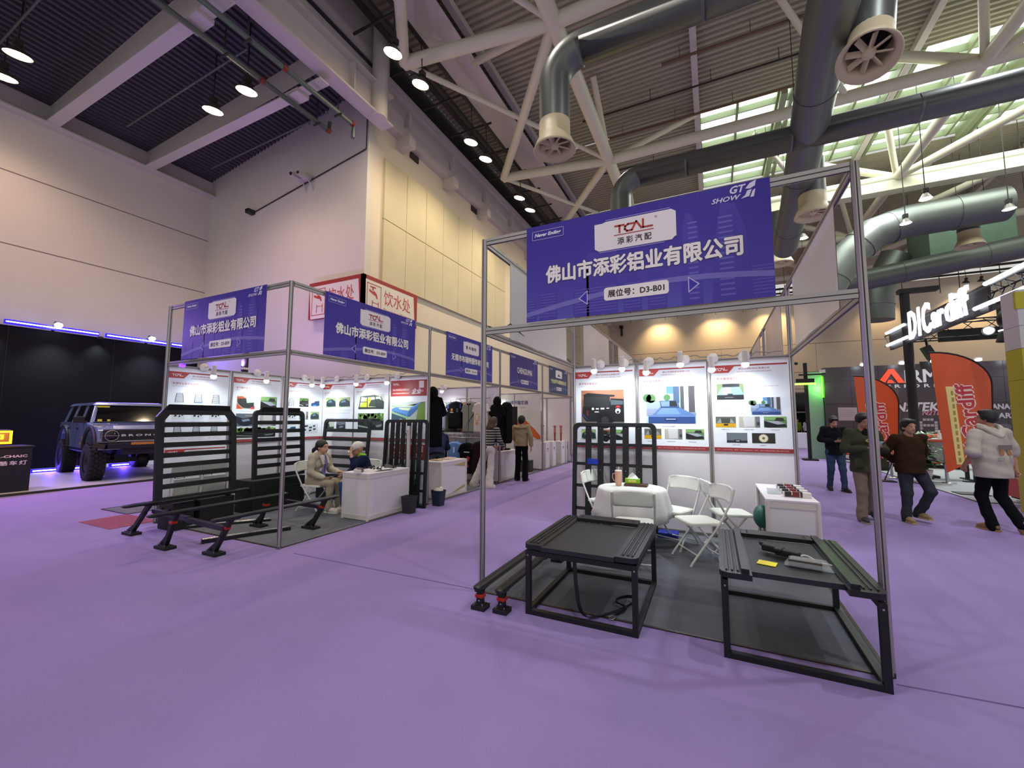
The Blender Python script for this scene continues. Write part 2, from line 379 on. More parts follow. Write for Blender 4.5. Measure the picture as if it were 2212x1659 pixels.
# sprinkler and cable lines hung below the main deck
M_brown = mat('brown_pipe', '6e5540', rough=.7)
for i, (y, x0, x1, c) in enumerate(((4.4, -4, 6, 0), (6.3, -1, 9, 1), (9.3, -3, 8, 0), (11.4, .8, 14, 1), (13.0, -2.6, 7, 0), (14.6, -1.8, 7, 1), (17.2, -3, 16, 0), (19.2, 5, 20, 0), (24, 2, 18, 1))):
    b = MB(); b.tube([(x0, y, 14.45), (x1, y, 14.45)], .05 if c else .035, 8)
    x = x0+.6
    while x < x1: b.box((x, y, 14.7), (.02, .02, .5)); x += 2.2
    b.build('ceiling_pipe', M_brown if c else M_dark, label='%s pipe under the corrugated hall roof, %s from the front' % ('brown' if c else 'thin black', ('first', 'second', 'third', 'fourth', 'fifth', 'sixth', 'seventh', 'eighth', 'last')[i]), cat='pipe')
# ventilation ducts
M_duct = mat('galvanised_duct', '6f746f', rough=.42, metal=.55, noise=.08, nscale=3)
M_noz = mat('cream_nozzle', 'cdbf9c', rough=.5)
def arc(c, r, a0, a1, ax1, ax2, n=8):
    return [Vector(c)+Vector(ax1)*(r*math.cos(a0+(a1-a0)*i/n))+Vector(ax2)*(r*math.sin(a0+(a1-a0)*i/n)) for i in range(n+1)]
def nozzle(t, p, r, d=(0, 0, -1)):
    b = MB(); b.lathe([(r*1.0, 0), (r*1.02, .5*r*2), (r*1.02, 1.0*r), (r*1.35, 1.75*r), (r*1.38, 1.85*r), (r*1.3, 1.9*r), (r*.95, 1.3*r), (r*.92, .3*r)], 28, o=p, ax=d)
    o = b.build('nozzle', M_noz, t)
    q = Vector(p)+Vector(d)*(1.45*r); ax = Vector(d); u = ax.orthogonal().normalized(); w = ax.cross(u)
    b = MB(); b.ball(q, (.32*r, .32*r, .32*r))
    for k in range(8):
        a = 2*PI*k/8; e = u*math.cos(a)+w*math.sin(a); f = ax.cross(e)
        b.beam(q+e*.25*r, q+e*.98*r, .03, .3*r, up=(ax*.8+f*.6))
    b.build('swirl_vane', M_noz, o)
    b = MB(); b.lathe([(0, 0), (r*.93, 0)], 20, o=Vector(p)+Vector(d)*(.4*r), ax=d); b.build('damper_disc', M_blk2, o)
def duct(label, pts, r, noz=None, nd=(0, 0, -1), name='ventilation_duct', cat='duct', nr=None):
    t = thing(name, label, cat, (0, 0, 0)); h0 = Vector(pts[0]); hb = MB(); [hb.tube([h0+Vector((s*r*.9, .1*s, 0)), (h0.x+s*r*.9, h0.y+.1*s, 15)], .012, 5) for s in (-1, 1)]; hb.build('hanger_rod', M_dark, t); b = MB(); b.tube(pts, r, 24); b.build('duct_run', M_duct, t)
    P = [Vector(p) for p in pts]; k = 0
    for a, c in zip(P, P[1:]):
        L = (c-a).length
        if L < 1.0: continue
        n = max(1, int(L/2.4))
        for i in range(n):
            q = a+(c-a)*((i+.5)/n); dd = (c-a).normalized()*.025; bb = MB(); bb.tube([q-dd, q+dd], r*1.03, 24); bb.build('joint_band', M_duct, t)
    if noz is not None: nozzle(t, noz, nr or r, nd)
    return t
for yb, zz, x0, nz, lab in ((3.95, 9.0, -.65, 7.6, 'grey round duct branch nearest the camera, with a cream jet nozzle'), (8.95, 9.0, -.3, 7.4, 'grey round duct branch passing behind the large booth sign')):
    pts = [(10.5 if yb > 5 else 4.3, yb, zz), (x0+.6, yb, zz)] + arc((x0+.6, yb, zz-.6), .6, PI/2, PI, (1, 0, 0), (0, 0, 1)) + [(x0, yb, nz)]
    duct(lab, pts, .31, (x0, yb, nz), nr=.31)
duct('large grey main duct running along the hall under the roof', [(4.15, -6, 9.3), (4.3, 5.6, 9.3), (4.55, 9.4, 9.1), (4.75, 12.5, 8.8), (4.9, 16, 8.6)], .43)
duct('short grey duct drop with big slatted nozzle beside the main duct', [(5.15, 6.0, 10.6), (5.0, 6.0, 8.95)], .36, (5.0, 6.0, 8.95), (-.2, -.35, -.92))
duct('grey duct drop with cream nozzle above the right end of the booth sign', [(5.0, 11.4, 9.6), (5.0, 11.4, 8.5)], .36, (5.0, 11.4, 8.5))
duct('green-grey duct drop with nozzle left of the hanging lamps', [(4.95, 17.6, 10.8), (4.95, 17.6, 9.15)], .36, (4.95, 17.6, 9.15))
duct('wide duct bending down behind the booth frame at the right, lit orange', [(14, 21.8, 11.2), (10.6, 21.6, 11.0), (9.3, 21.4, 10.6), (8.2, 21.3, 9.6), (7.0, 21.2, 7.6)], .75)
duct('horizontal grey duct at the right below the box girder, near the far wall', [(6.5, 24.5, 8.8), (16, 24.5, 10)], .55)
duct('dark wide duct plunging down in the shade at the right', [(12.2, 28, 11.4), (11.2, 28, 9.4), (11.1, 28, 7.6)], .8)
t = duct('pale green duct with a yellow-cream nozzle hanging in front of the air unit box', [(13.05, 22.5, 11.6), (13.05, 22.5, 10.4)], .38, (13.05, 22.5, 10.4))
b = MB(); b.bb((12.7, 25.3, 10.2), (16.0, 28, 13.0)); b.build('air_unit', mat('air_unit_sheet', '6f8b78', rough=.5, metal=.2, noise=.25, nscale=2), label='large green sheet metal air handling box hung under the roof at the right', cat='air unit', bevel=.03)
# high bay lamps
M_lampglow = emis('warm_lamp_glow', 'ffe2b0', 26); M_lampglow2 = emis('neutral_lamp_glow', 'fff0dc', 16); M_reflect = mat('lamp_housing', '5b5650', rough=.4, metal=.5)
def highbay(loc, label, glow, r=.25, rod=.8, tgt=None, power=0, col=(1, .79, .54), ang=2.2, grp=None):
    d = (Vector(tgt)-Vector(loc)).normalized() if tgt is not None else Vector((0, 0, -1))
    t = thing('high_bay_lamp', label, 'lamp', loc, group=grp)
    b = MB(); b.lathe([(.05, -.28), (.09, -.2), (r*.75, -.1), (r, 0)], 20, ax=d); b.build('reflector', M_reflect, t)
    b = MB(); b.lathe([(0, -.01), (r*.96, -.01)], 20, ax=d); b.build('bulb_glow', glow, t)
    b = MB(); b.tube([-d*.26, -d*.3+Vector((0, 0, .1)), (0, 0, rod)], .018, 6); b.box(-d*.33, (.16, .16, .16)); b.build('ballast_and_rod', M_dark, t)
    if power:
        light('high_bay_light', 'SPOT', Vector(loc)+d*.06, power, col, .14, target=Vector(loc)+d*5, angle=ang, blend=.9, parent=t)
    return t
LROW = [(4.85, 0), (6.09, 0), (9.09, 0), (10.22, 0), (13.46, 0), (14.73, 0), (18.1, 0), (19.4, 0)]
for i, (y, _) in enumerate(LROW):
    highbay((-5.82, y, 12.0), ('first', 'second', 'third', 'fourth', 'fifth', 'sixth', 'seventh', 'eighth')[i]+' from the front in the row of warm lamps along the panelled wall', M_lampglow, .26, 1.5, (-6.9, y+.2, 7.5), 420 if i < 6 else 260)
for i, (p, w) in enumerate((((-13.89, -.12, 11.0), 'right one of the pair of warm lamps at the left picture edge'), ((-15.3, -.02, 11.0), 'left one of the pair of warm lamps at the left picture edge'), ((-9.72, 3.19, 11.0), 'upper right lamp of the pair hanging between the white annex beams'), ((-11.42, 3.22, 11.0), 'lower left lamp of the pair hanging between the white annex beams'))):
    highbay(p, w, M_lampglow, .27, 1.05+(p[0]-XL)*.13, (p[0]-.6, p[1]+.35, p[2]-4), 330, (1, .66, .5), 2.4)
for p, w in (((9.59, 16.86, 10.0), 'white-lit hanging lamp under the pale girder, left of the air unit'), ((9.73, 19.12, 10.0), 'hanging lamp just beside the booth post below the wide duct'), ((6.05, 16.7, 10.0), 'upper lamp seen inside the open top frame of the booth'), ((6.07, 19.0, 10.0), 'lower lamp seen inside the open top frame of the booth'), ((12.92, 19.29, 10.0), 'hanging lamp at the right picture edge beside the air unit')):
    highbay(p, w, M_lampglow2, .2, 5.0, None, 160, (1, .88, .74))
for i, (u, n) in enumerate(((-3.2, 'leftmost'), (-2.35, 'second'), (2.25, 'third'), (3.3, 'fourth'), (7.0, 'fifth'), (8.2, 'sixth'), (15.9, 'seventh'), (21.1, 'eighth'), (22.0, 'last'))):
    highbay((u, 42.6, 12.9), n+' from the left of the warm lamps washing the far wall', M_lampglow2, .26, 1.4, (u, 44.2, 8), 620, (1, .68, .34), 1.7)
b = MB(); b.bb((-8, 42.3, 14.0), (28, 42.5, 14.15)); b.bb((-8, 43.2, 13.8), (28, 43.3, 13.95))
for i in range(30): b.bb((-7+i*1.2, 42.35, 12.2), (-6.96+i*1.2, 42.39, 14.0)) if i % 3 else None
b.build('lamp_rail', M_dark, label='long dark lamp rail along the top of the far wall', cat='rail')
# wall cameras, conduit, drinking water sign
M_grey = mat('grey_plastic', 'b9b4b0', rough=.5)
t = thing('wall_camera', 'double camera cluster on the conduit of the violet lit wall', 'camera', (-11.26, YW, 10.5))
b = MB(); b.box((-.0, -.22, 0), (.5, .22, .2)); b.box((-.12, -.45, -.05), (.16, .4, .16)); b.box((.22, -.45, -.08), (.14, .36, .14)); b.build('housing', M_grey, t)
b = MB(); b.ball((-.12, -.66, -.05), .06); b.ball((.22, -.64, -.08), .05); b.build('lens', M_blk2, t)
b = MB(); b.tube([(-.15, 0, -.4), (-.1, -.2, -.1)], .025, 8); b.tube([(.25, 0, -.45), (.2, -.2, -.1)], .025, 8); b.build('bracket', M_grey, t)
t = thing('wall_camera', 'small single camera at the lower left end of the wall conduit', 'camera', (-14.5, YW, 9.95))
b = MB(); b.box((0, -.14, 0), (.22, .28, .16)); b.build('housing', M_dark, t); b = MB(); b.ball((0, -.3, 0), .05); b.build('lens', M_blk2, t)
b = MB(); b.tube([(-14.5, YW-.03, 9.95), (-8.4, YW-.03, 10.9), (-8.4, YW-.03, 12.6)], .022, 6); b.build('cable_conduit', M_dark, label='thin conduit rising across the violet lit wall', cat='conduit')
for px, pz, w in ((-1.0, 8.5, 'camera pair hung on the far wall between the second lamp pair'), (-7.0, 12.1, 'small camera in the far left corner of the far wall')):
    t = thing('wall_camera', w, 'camera', (px, YF, pz)); b = MB(); b.box((0, -.3, 0), (.35, .5, .3)); b.box((0, -.2, -.6), (.2, .2, .8)); b.build('housing', M_dark, t); b = MB(); b.ball((0, -.58, 0), .1); b.build('lens', M_blk2, t)
for y in (8.9, 13.5):
    b = MB(); b.box((XW+.03, y, 12.0), (.05, .5, .25)); b.build('junction_box', M_dark, label='small dark junction box under the ledge %s' % ('near the wall corner' if y < 10 else 'farther down the panelled wall'), cat='box')
t = thing('water_point_sign', 'red and white drinking water sign wrapped round the wall corner', 'sign', (XW, YW, 5.1))
MS = mat('sign_face', attr=True, rough=.5)
for nm, T, w in (('aisle_face', YZ(.22, -.22, 0), 2.75), ('side_face', XZ(-2.35, -.22, 0), 2.57)):
    b = MB(); b.T = T; h = 1.3
    b.prism([(0, 0), (w, 0), (w, h), (0, h)], -.12, 0, '962c28', side='8c2826'); b.poly([(.12, 0), (w-.12, 0), (w-.22, h-.14), (.02 if nm == 'side_face' else .1, h-.14)], .004, 'd8d2c8')
    def ring(x0, y0, x1, y1, wd, z, c):
        for r in ((x0, y0, x1, y0+wd), (x0, y1-wd, x1, y1), (x0, y0, x0+wd, y1), (x1-wd, y0, x1, y1)): b.rect(*r, z, c)
    ring(.16, .12, .82, h-.24, .025, .008, 'b33a35')
    b.poly([(.26, .86), (.42, .8), (.5, .84), (.62, .74), (.66, .6), (.6, .6), (.56, .68), (.46, .7), (.26, .78)], .008, 'b33a35'); b.rect(.4, .84, .46, .95, .008, 'b33a35'); b.rect(.3, .93, .56, .97, .008, 'b33a35')
    b.rect(.4, .2, .43, .5, .008, 'b33a35'); b.rect(.68, .2, .71, .5, .008, 'b33a35'); b.rect(.4, .42, .71, .44, .008, 'b33a35')
    b.text('饮水处', .95, .48, .008, .52, 'b33a35', w=w-1.35)
    b.text('Drinking Water', .95, .2, .008, .16, 'b33a35', w=w-1.35)
    b.build(nm, MS, t)
# ================================================================ booths
ZT, ZM = 3.45, 2.5; XA, XB = -5.86, -2.93
def post(t, x, y, z1=ZT, z0=0, name='post', w=.052):
    b = MB(); b.beam((x, y, z0), (x, y, z1), w, w, n=8, mat=None)
    for dx, dy in ((1, 0), (-1, 0), (0, 1), (0, -1)):
        b.box((x+dx*w/2, y+dy*w/2, (z0+z1)/2), (.007 if dy else .003, .007 if dx else .003, z1-z0-.01), mat=M_dark)
    b.box((x, y, z0+.015), (w*.9, w*.9, .03), mat=M_dark)
    return b.build(name, M_alu, t)
def rail(t, p, q, h=.066, w=.03, name='beam'):
    b = MB(); b.beam(p, q, w, h); x, y, z, L = b.frame(p, q)
    for sx in (-1, 1): b.beam(Vector(p)+x*(sx*w/2), Vector(q)+x*(sx*w/2), .003, .007, mat=M_dark)
    b.beam(Vector(p)-y*(h/2), Vector(q)-y*(h/2), .008, .003, mat=M_dark)
    return b.build(name, M_alu, t)
def wall(t, p, q, n, inner=True, z1=ZM, ends=(1, 1)):
    P, Q = Vector(p), Vector(q); d = (Q-P)/n
    for i in range(n+1):
        if (i == 0 and not ends[0]) or (i == n and not ends[1]): continue
        a = P+d*i; post(t, a.x, a.y, z1, name='wall_post')
    for i in range(n):
        a, c = P+d*i, P+d*(i+1); e = d.normalized()*.024
        b = MB(); b.beam((a+e)+Vector((0, 0, z1/2)), (c-e)+Vector((0, 0, z1/2)), .012, z1-.04); b.build('wall_panel', M_white, t)
        rail(t, a+e+Vector((0, 0, z1-.02)), c-e+Vector((0, 0, z1-.02)), .04, .03, 'top_rail'); rail(t, a+e+Vector((0, 0, .03)), c-e+Vector((0, 0, .03)), .05, .03, 'bottom_rail')
def carpet(x0, y0, x1, y1, label, z=.006, m=None):
    b = MB(); b.bb((x0, y0, 0), (x1, y1, z), mat=None)
    for r in ((x0-.012, y0-.012, x1+.012, y0+.012), (x0-.012, y1-.012, x1+.012, y1+.012), (x0-.012, y0, x0+.012, y1), (x1-.012, y0, x1+.012, y1)):
        b.bb((r[0], r[1], 0), (r[2], r[3], z+.003), mat=M_tape)
    return b.build('booth_carpet', m or M_gray, label=label, cat='carpet')
M_tape = mat('carpet_tape', '3b3026', rough=.25, noise=.5, nscale=9)
carpet(0, -.02, 3, 3.0, 'grey carpet with taped edge under the booth marked D3-B01')
carpet(XA, 0.01, XB, 3.0, 'grey carpet under the corner booth marked D3-B09 with the seated pair')
carpet(XA, 3.03, XB, 6.0, 'grey carpet under the clothing booth'); carpet(XA, 6.03, XB, 9.0, 'grey carpet under the booth with the tilted stabiliser poster'); carpet(XA, 9.03, XB, 12, 'grey carpet under the booth with red shock absorbers')
carpet(-7.9, .1, -7.0, 1.0, 'pale grey carpet offcut lying left of the corner booth', m=M_gray)
b = MB(); b.bb((-7.0, -.5, 0), (-6.0, .1, .006)); b.build('carpet_offcut', mat('faded_red_carpet', '8f4a5c', rough=1, noise=.5, nscale=14, stretch=(1, 4, 1)), label='faded red carpet offcut at the corner of the left booth', cat='carpet')
# booth D3-B01
T1 = thing('exhibition_booth_frame', 'aluminium booth frame on the right carrying the largest blue sign, three panel back wall', 'booth frame', (0, 0, 0))
for x, y in ((0, 0), (3, 0)): post(T1, x, y)
wall(T1, (0, 3, 0), (3, 3, 0), 3, ends=(0, 0)); post(T1, 0, 3, ZT); post(T1, 3, 3, ZT)
for z in (ZM, ZT-.03):
    rail(T1, (0.03, 0, z), (2.97, 0, z)); rail(T1, (0, .03, z), (0, 2.97, z)); rail(T1, (3, .03, z), (3, 2.97, z))
T9 = thing('exhibition_booth_frame', 'aluminium corner booth frame on the left with two blue signs meeting at its post', 'booth frame', (XB, 0, 0))
def off(p): return (p[0]-XB, p[1], p[2])
for x in (XB, XA): post(T9, x-XB, 0)
post(T9, 0, 3)
for z in (ZM, ZT-.03): rail(T9, (XA-XB+.03, 0, z), (-.03, 0, z)); rail(T9, (0, .03, z), (0, 2.97, z))
wall(T9, (XA-XB, 0, 0), (XA-XB, 3, 0), 3, ends=(0, 1)); wall(T9, (XA-XB, 3, 0), (0, 3, 0), 3, ends=(0, 0))
for k, lab in ((3, 'aluminium booth frame of the clothing stand, second in the left row'), (6, 'aluminium booth frame third in the left row, around the stabiliser poster'), (9, 'aluminium booth frame fourth in the left row, around the white plinths'), (12, 'aluminium booth frame at the far end of the left row')):
    t = thing('exhibition_booth_frame', lab, 'booth frame', (XB, k, 0)); post(t, 0, 3)
    for z in (ZM, ZT-.03): rail(t, (0, .03, z), (0, 2.97, z))
    wall(t, (XA-XB, .03, 0), (XA-XB, 2.97, 0), 3, ends=(0, 0)); wall(t, (XA-XB, 3, 0), (-.03, 3, 0), 3, ends=(1, 0))
for k, lab in ((3, 'aluminium booth frame directly behind the right booth back wall'), (6, 'aluminium booth frame second behind the right booth'), (9, 'aluminium booth frame third behind the right booth')):
    t = thing('exhibition_booth_frame', lab, 'booth frame', (0, k, 0))
    post(t, 0, 3); post(t, 3, 3)
    for z in (ZM, ZT-.03): rail(t, (0, .03, z), (0, 2.97, z)); rail(t, (3, .03, z), (3, 2.97, z))
    rail(t, (.03, 3, ZT-.03), (2.97, 3, ZT-.03)) if k == 9 else None
# ---------------------------------------------------------------- signs
def tcal(b, x, y, w, z, col):
    S = w
    def st(pts, t=.055):
        for (ax, ay), (bx, by) in zip(pts, pts[1:]):
            d = Vector((bx-ax, by-ay)); n = Vector((-d.y, d.x)).normalized()*(t/2); e = d.normalized()*(t*.3)
            b.poly([(x+S*(p[0]), y+S*(p[1])) for p in ((ax-e.x-n.x, ay-e.y-n.y), (bx+e.x-n.x, by+e.y-n.y), (bx+e.x+n.x, by+e.y+n.y), (ax-e.x+n.x, ay-e.y+n.y))], z, col)
    st([(0, .2), (.25, .2)]); st([(.125, .2), (.125, .0)]); st([(.52, .2), (.36, .2), (.28, .15), (.27, .07), (.33, .01), (.46, .01), (.58, .24), (.72, .02)]); st([(.76, .26), (.76, .03), (1.0, .03)])
def gtshow(b, x, y, w, z, col):
    b.text('GT', x+.42*w, y+.17*w, z, .2*w, col, w=.36*w, bold=.03, shear=.3); b.text('SHOW', x, y, z, .13*w, col, w=.66*w, bold=.02, shear=.3)
    b.poly([(x+.66*w, y+.0*w), (x+.84*w, y+.03*w), (x+.9*w, y+.2*w), (x+.8*w, y+.18*w), (x+.76*w, y+.08*w)], z, col)
    b.poly([(x+.76*w, y+.24*w), (x+.86*w, y+.36*w), (x+1.0*w, y+.42*w), (x+.97*w, y+.27*w), (x+.86*w, y+.22*w)], z, col); b.poly([(x+.86*w, y+.0), (x+.94*w, y+.0), (x+.98*w, y+.2*w), (x+.92*w, y+.16*w)], z, col)
def mixc(a, c, t): a, c = [tuple(int(s[i:i+2], 16) for i in (0, 2, 4)) for s in (a, c)]; return '%02x%02x%02x' % tuple(int(a[i]+(c[i]-a[i])*t) for i in range(3))
def banner(name, label, T, company, number, kind='tcal', c0='26088c', c1='4f4aa6', w=2.0, h=.92, group=None, curl=0.):
    b = MB(); b.T = T; n = 24
    for i in range(n):
        t0, t1 = i/n, (i+1)/n; c = mixc(c1, c0, min(1, ((t0+t1)/2)**.8))
        b.rect(0, t0*h, w, t1*h, 0, c)
    b.add([(0, 0, -.004), (w, 0, -.004), (w, h, -.004), (0, h, -.004)], [(3, 2, 1, 0)], 'd8d4cf')
    for i in range(1, 12): b.rect(i*w/12, .3*h, i*w/12+.0015, h, .0006, mixc(c0, 'ffffff', .10))
    for i in range(3, 8): b.rect(0, i*h/8, w, i*h/8+.0015, .0006, mixc(c0, 'ffffff', .10))
    lo, hi = mixc(c1, c0, .45), mixc(c1, 'b0a0d8', .16)
    for x0, x1, y1, cc in ((.0, .1, .22, lo), (.13, .3, .30, lo), (.46, .6, .50, lo), (.58, .85, .62, lo), (.9, 1.05, .34, lo), (1.1, 1.25, .4, lo), (1.62, 1.8, .5, lo), (1.85, 2.0, .42, lo)):
        b.rect(x0*w/2, 0, x1*w/2, y1*h, .0009, cc)
        for j in range(9): b.rect(x0*w/2+.01, (.04+j*.028)*h, x1*w/2-.01, (.046+j*.028)*h, .0012, hi) if .05+j*.028 < y1 else None
    b.poly([(1.36, 0), (1.52, 0), (1.50, .62*h), (1.455, .80*h), (1.41, .84*h), (1.38, .7*h)], .0013, lo); b.poly([(1.58, 0), (1.86, 0), (1.83, .6*h), (1.76, .84*h), (1.66, .86*h), (1.62, .6*h)], .0013, lo)
    for j in range(16): b.rect(1.42, (.05+j*.045)*h, 1.49, (.066+j*.045)*h, .0016, hi); b.rect(1.64, (.05+j*.045)*h, 1.74, (.066+j*.045)*h, .0016, hi)
    pts = [(w*i/14, h*(.05+.17*math.sin(PI*min(1, i/9.5)/2)*(1 if i < 9 else math.cos((i-9)/6)))) for i in range(15)]
    for (xa, ya), (xb, yb) in zip(pts, pts[1:]): b.poly([(xa, ya), (xb, yb), (xb, yb+.045), (xa, ya+.045)], .0018, mixc(c1, 'c0a8d8', .28))
    Z = .003
    for r in ((.06, .865, .37, .868), (.06, .782, .37, .785), (.06, .782, .063, .868), (.367, .782, .37, .868)): b.rect(r[0]*w/2, r[1]*h/.92, r[2]*w/2, r[3]*h/.92, Z, 'cfc8e8')
    b.text('Never Ending', .085, .80*h/.92, Z, .045, 'e8e4f4', w=.26, bold=.03, shear=.25)
    gtshow(b, 1.6, .79*h/.92, .31, Z, 'd8d0ea')
    if kind != 'none':
        b.poly([(.66, .59), (.70, .565), (1.30, .565), (1.325, .59), (1.335, .59), (1.335, .80), (1.30, .825), (.76, .825), (.73, .815), (.66, .815)], Z, 'e2dada'); b.rect(.76, .835, 1.29, .839, Z, 'b8aee8'); b.rect(.7, .552, 1.24, .556, Z, 'b8aee8')
    if kind == 'tcal':
        tcal(b, .84, .705, .31, Z+.001, 'a8322c'); b.rect(.83, .682, 1.16, .690, Z+.001, 'a8322c'); b.text('®', 1.17, .775, Z+.001, .02, 'a8322c'); b.text('添彩汽配', .86, .60, Z+.001, .06, '201c22', w=.28, space=1.5, fat=.02)
    elif kind == 'cloth':
        b.poly([(.80+.035*math.cos(k*PI/3), .70+.05*math.sin(k*PI/3)) for k in range(6)], Z+.001, '3a3440'); b.text('布瑞特', .88, .66, Z+.001, .075, '3a3440', w=.32, space=1.3, fat=.03)
    elif kind == 'crown':
        b.poly([(.86, .62), (1.14, .62), (1.12, .66), (1.06, .66), (1.04, .7), (1.01, .68), (1.0, .78), (.98, .7), (.95, .7), (.93, .66), (.88, .66)], Z+.001, '2a3420')
    hh = .16 if len(company) < 12 else .14
    b.text(company, 1.0, .35 if kind != 'none' else .405, Z-.0012, hh, '2a2458', w=1.6 if kind != 'none' else 1.05, align='C', fat=.07)
    b.text(company, 1.0, .35 if kind != 'none' else .405, Z, hh, 'ebe4e0' if kind != 'crown' else 'd8d49c', w=1.6 if kind != 'none' else 1.05, align='C', fat=.035)
    b.T = T @ Matrix.Translation((1.0, .175, 0)); b.poly(rrect(.53, .115, .025), Z+.0005, 'ebe4e0'); b.T = T
    b.text('展位号：'+number, 1.0, .145, Z+.001, .062, '1c1820', w=.46, align='C', fat=.03)
    for s in (-1, 1):
        x0 = 1.0+s*.41; b.poly([(x0, .10), (x0+s*.085, .165), (x0, .235)][::s], Z, 'b8b0e0'); b.poly([(x0+s*.008, .117), (x0+s*.07, .166), (x0+s*.008, .22)][::s], Z+.001, '2a18a0')
    return b.build(name, M_print, label=label, cat='sign', group=group)
CO = '佛山市添彩铝业有限公司'
banner('hanging_sign', 'large blue hanging sign reading D3-B01 on the front of the right booth', XZ(.485, -.04, ZM+.035), CO, 'D3-B01')
banner('hanging_sign', 'blue D3-B09 sign on the left booth face turned toward the black stage wall', XZ(XA+.48, -.04, ZM+.035), CO, 'D3-B09')
banner('hanging_sign', 'blue D3-B09 sign on the aisle side of the left corner booth', YZ(XB+.04, .5, ZM+.035), CO, 'D3-B09')
banner('hanging_sign', 'blue sign of the clothing booth in the left row, second along the aisle', YZ(XB+.04, 3.5, ZM+.035), '无锡市布瑞特服饰有限公司', 'D3-B10', 'cloth', '2a1c8c', '4c48a0')
banner('hanging_sign', 'blue sign reading CHENGSUMAI above the third booth of the left row', YZ(XB+.04, 6.5, ZM+.035), 'CHENGSUMAI', 'D3-B11', 'none', '2c2478', '4a4a98')
banner('hanging_sign', 'greenish blue sign with pale yellow lettering above the fourth booth of the left row', YZ(XB+.04, 9.5, ZM+.035), '宁波金辰汽车减震器有限公司', 'D3-B12', 'crown', '26305e', '3c5a72')
# backs of banners hung on the side beams of the right row
M_back = mat('banner_back', 'd2cdca', rough=.3, noise=.02)
def back(x, y0, lab, y1=None, d=1):
    b = MB(); y1 = y1 or y0+1.98; n = 10; vs = []
    for i in range(n+1):
        t = i/n; y = y0+(y1-y0)*t; w = .012*math.sin(t*9)
        vs += [(x+w, y, ZM+.02), (x, y, ZT-.07), (x+w+.004, y, ZM+.02), (x+.004, y, ZT-.07)]
    fs = [(4*i, 4*i+4, 4*i+5, 4*i+1) for i in range(n)]+[(4*i+2, 4*i+3, 4*i+7, 4*i+6) for i in range(n)]
    b.add(vs, fs, smooth=True); b.build('side_banner', M_back, label=lab, cat='banner')
back(0.02, .55, 'plain white back of a banner on the left side beam of the right booth'); back(2.98, .5, 'glossy white banner back on the right side beam beside the post')
for k, w in ((3.5, 'nearest behind the right booth'), (6.5, 'second behind the right booth'), (9.5, 'third behind the right booth')):
    back(.02, k, 'white banner back on the aisle side beam, '+w); back(2.98, k, 'white banner back on the outer side beam, '+w)
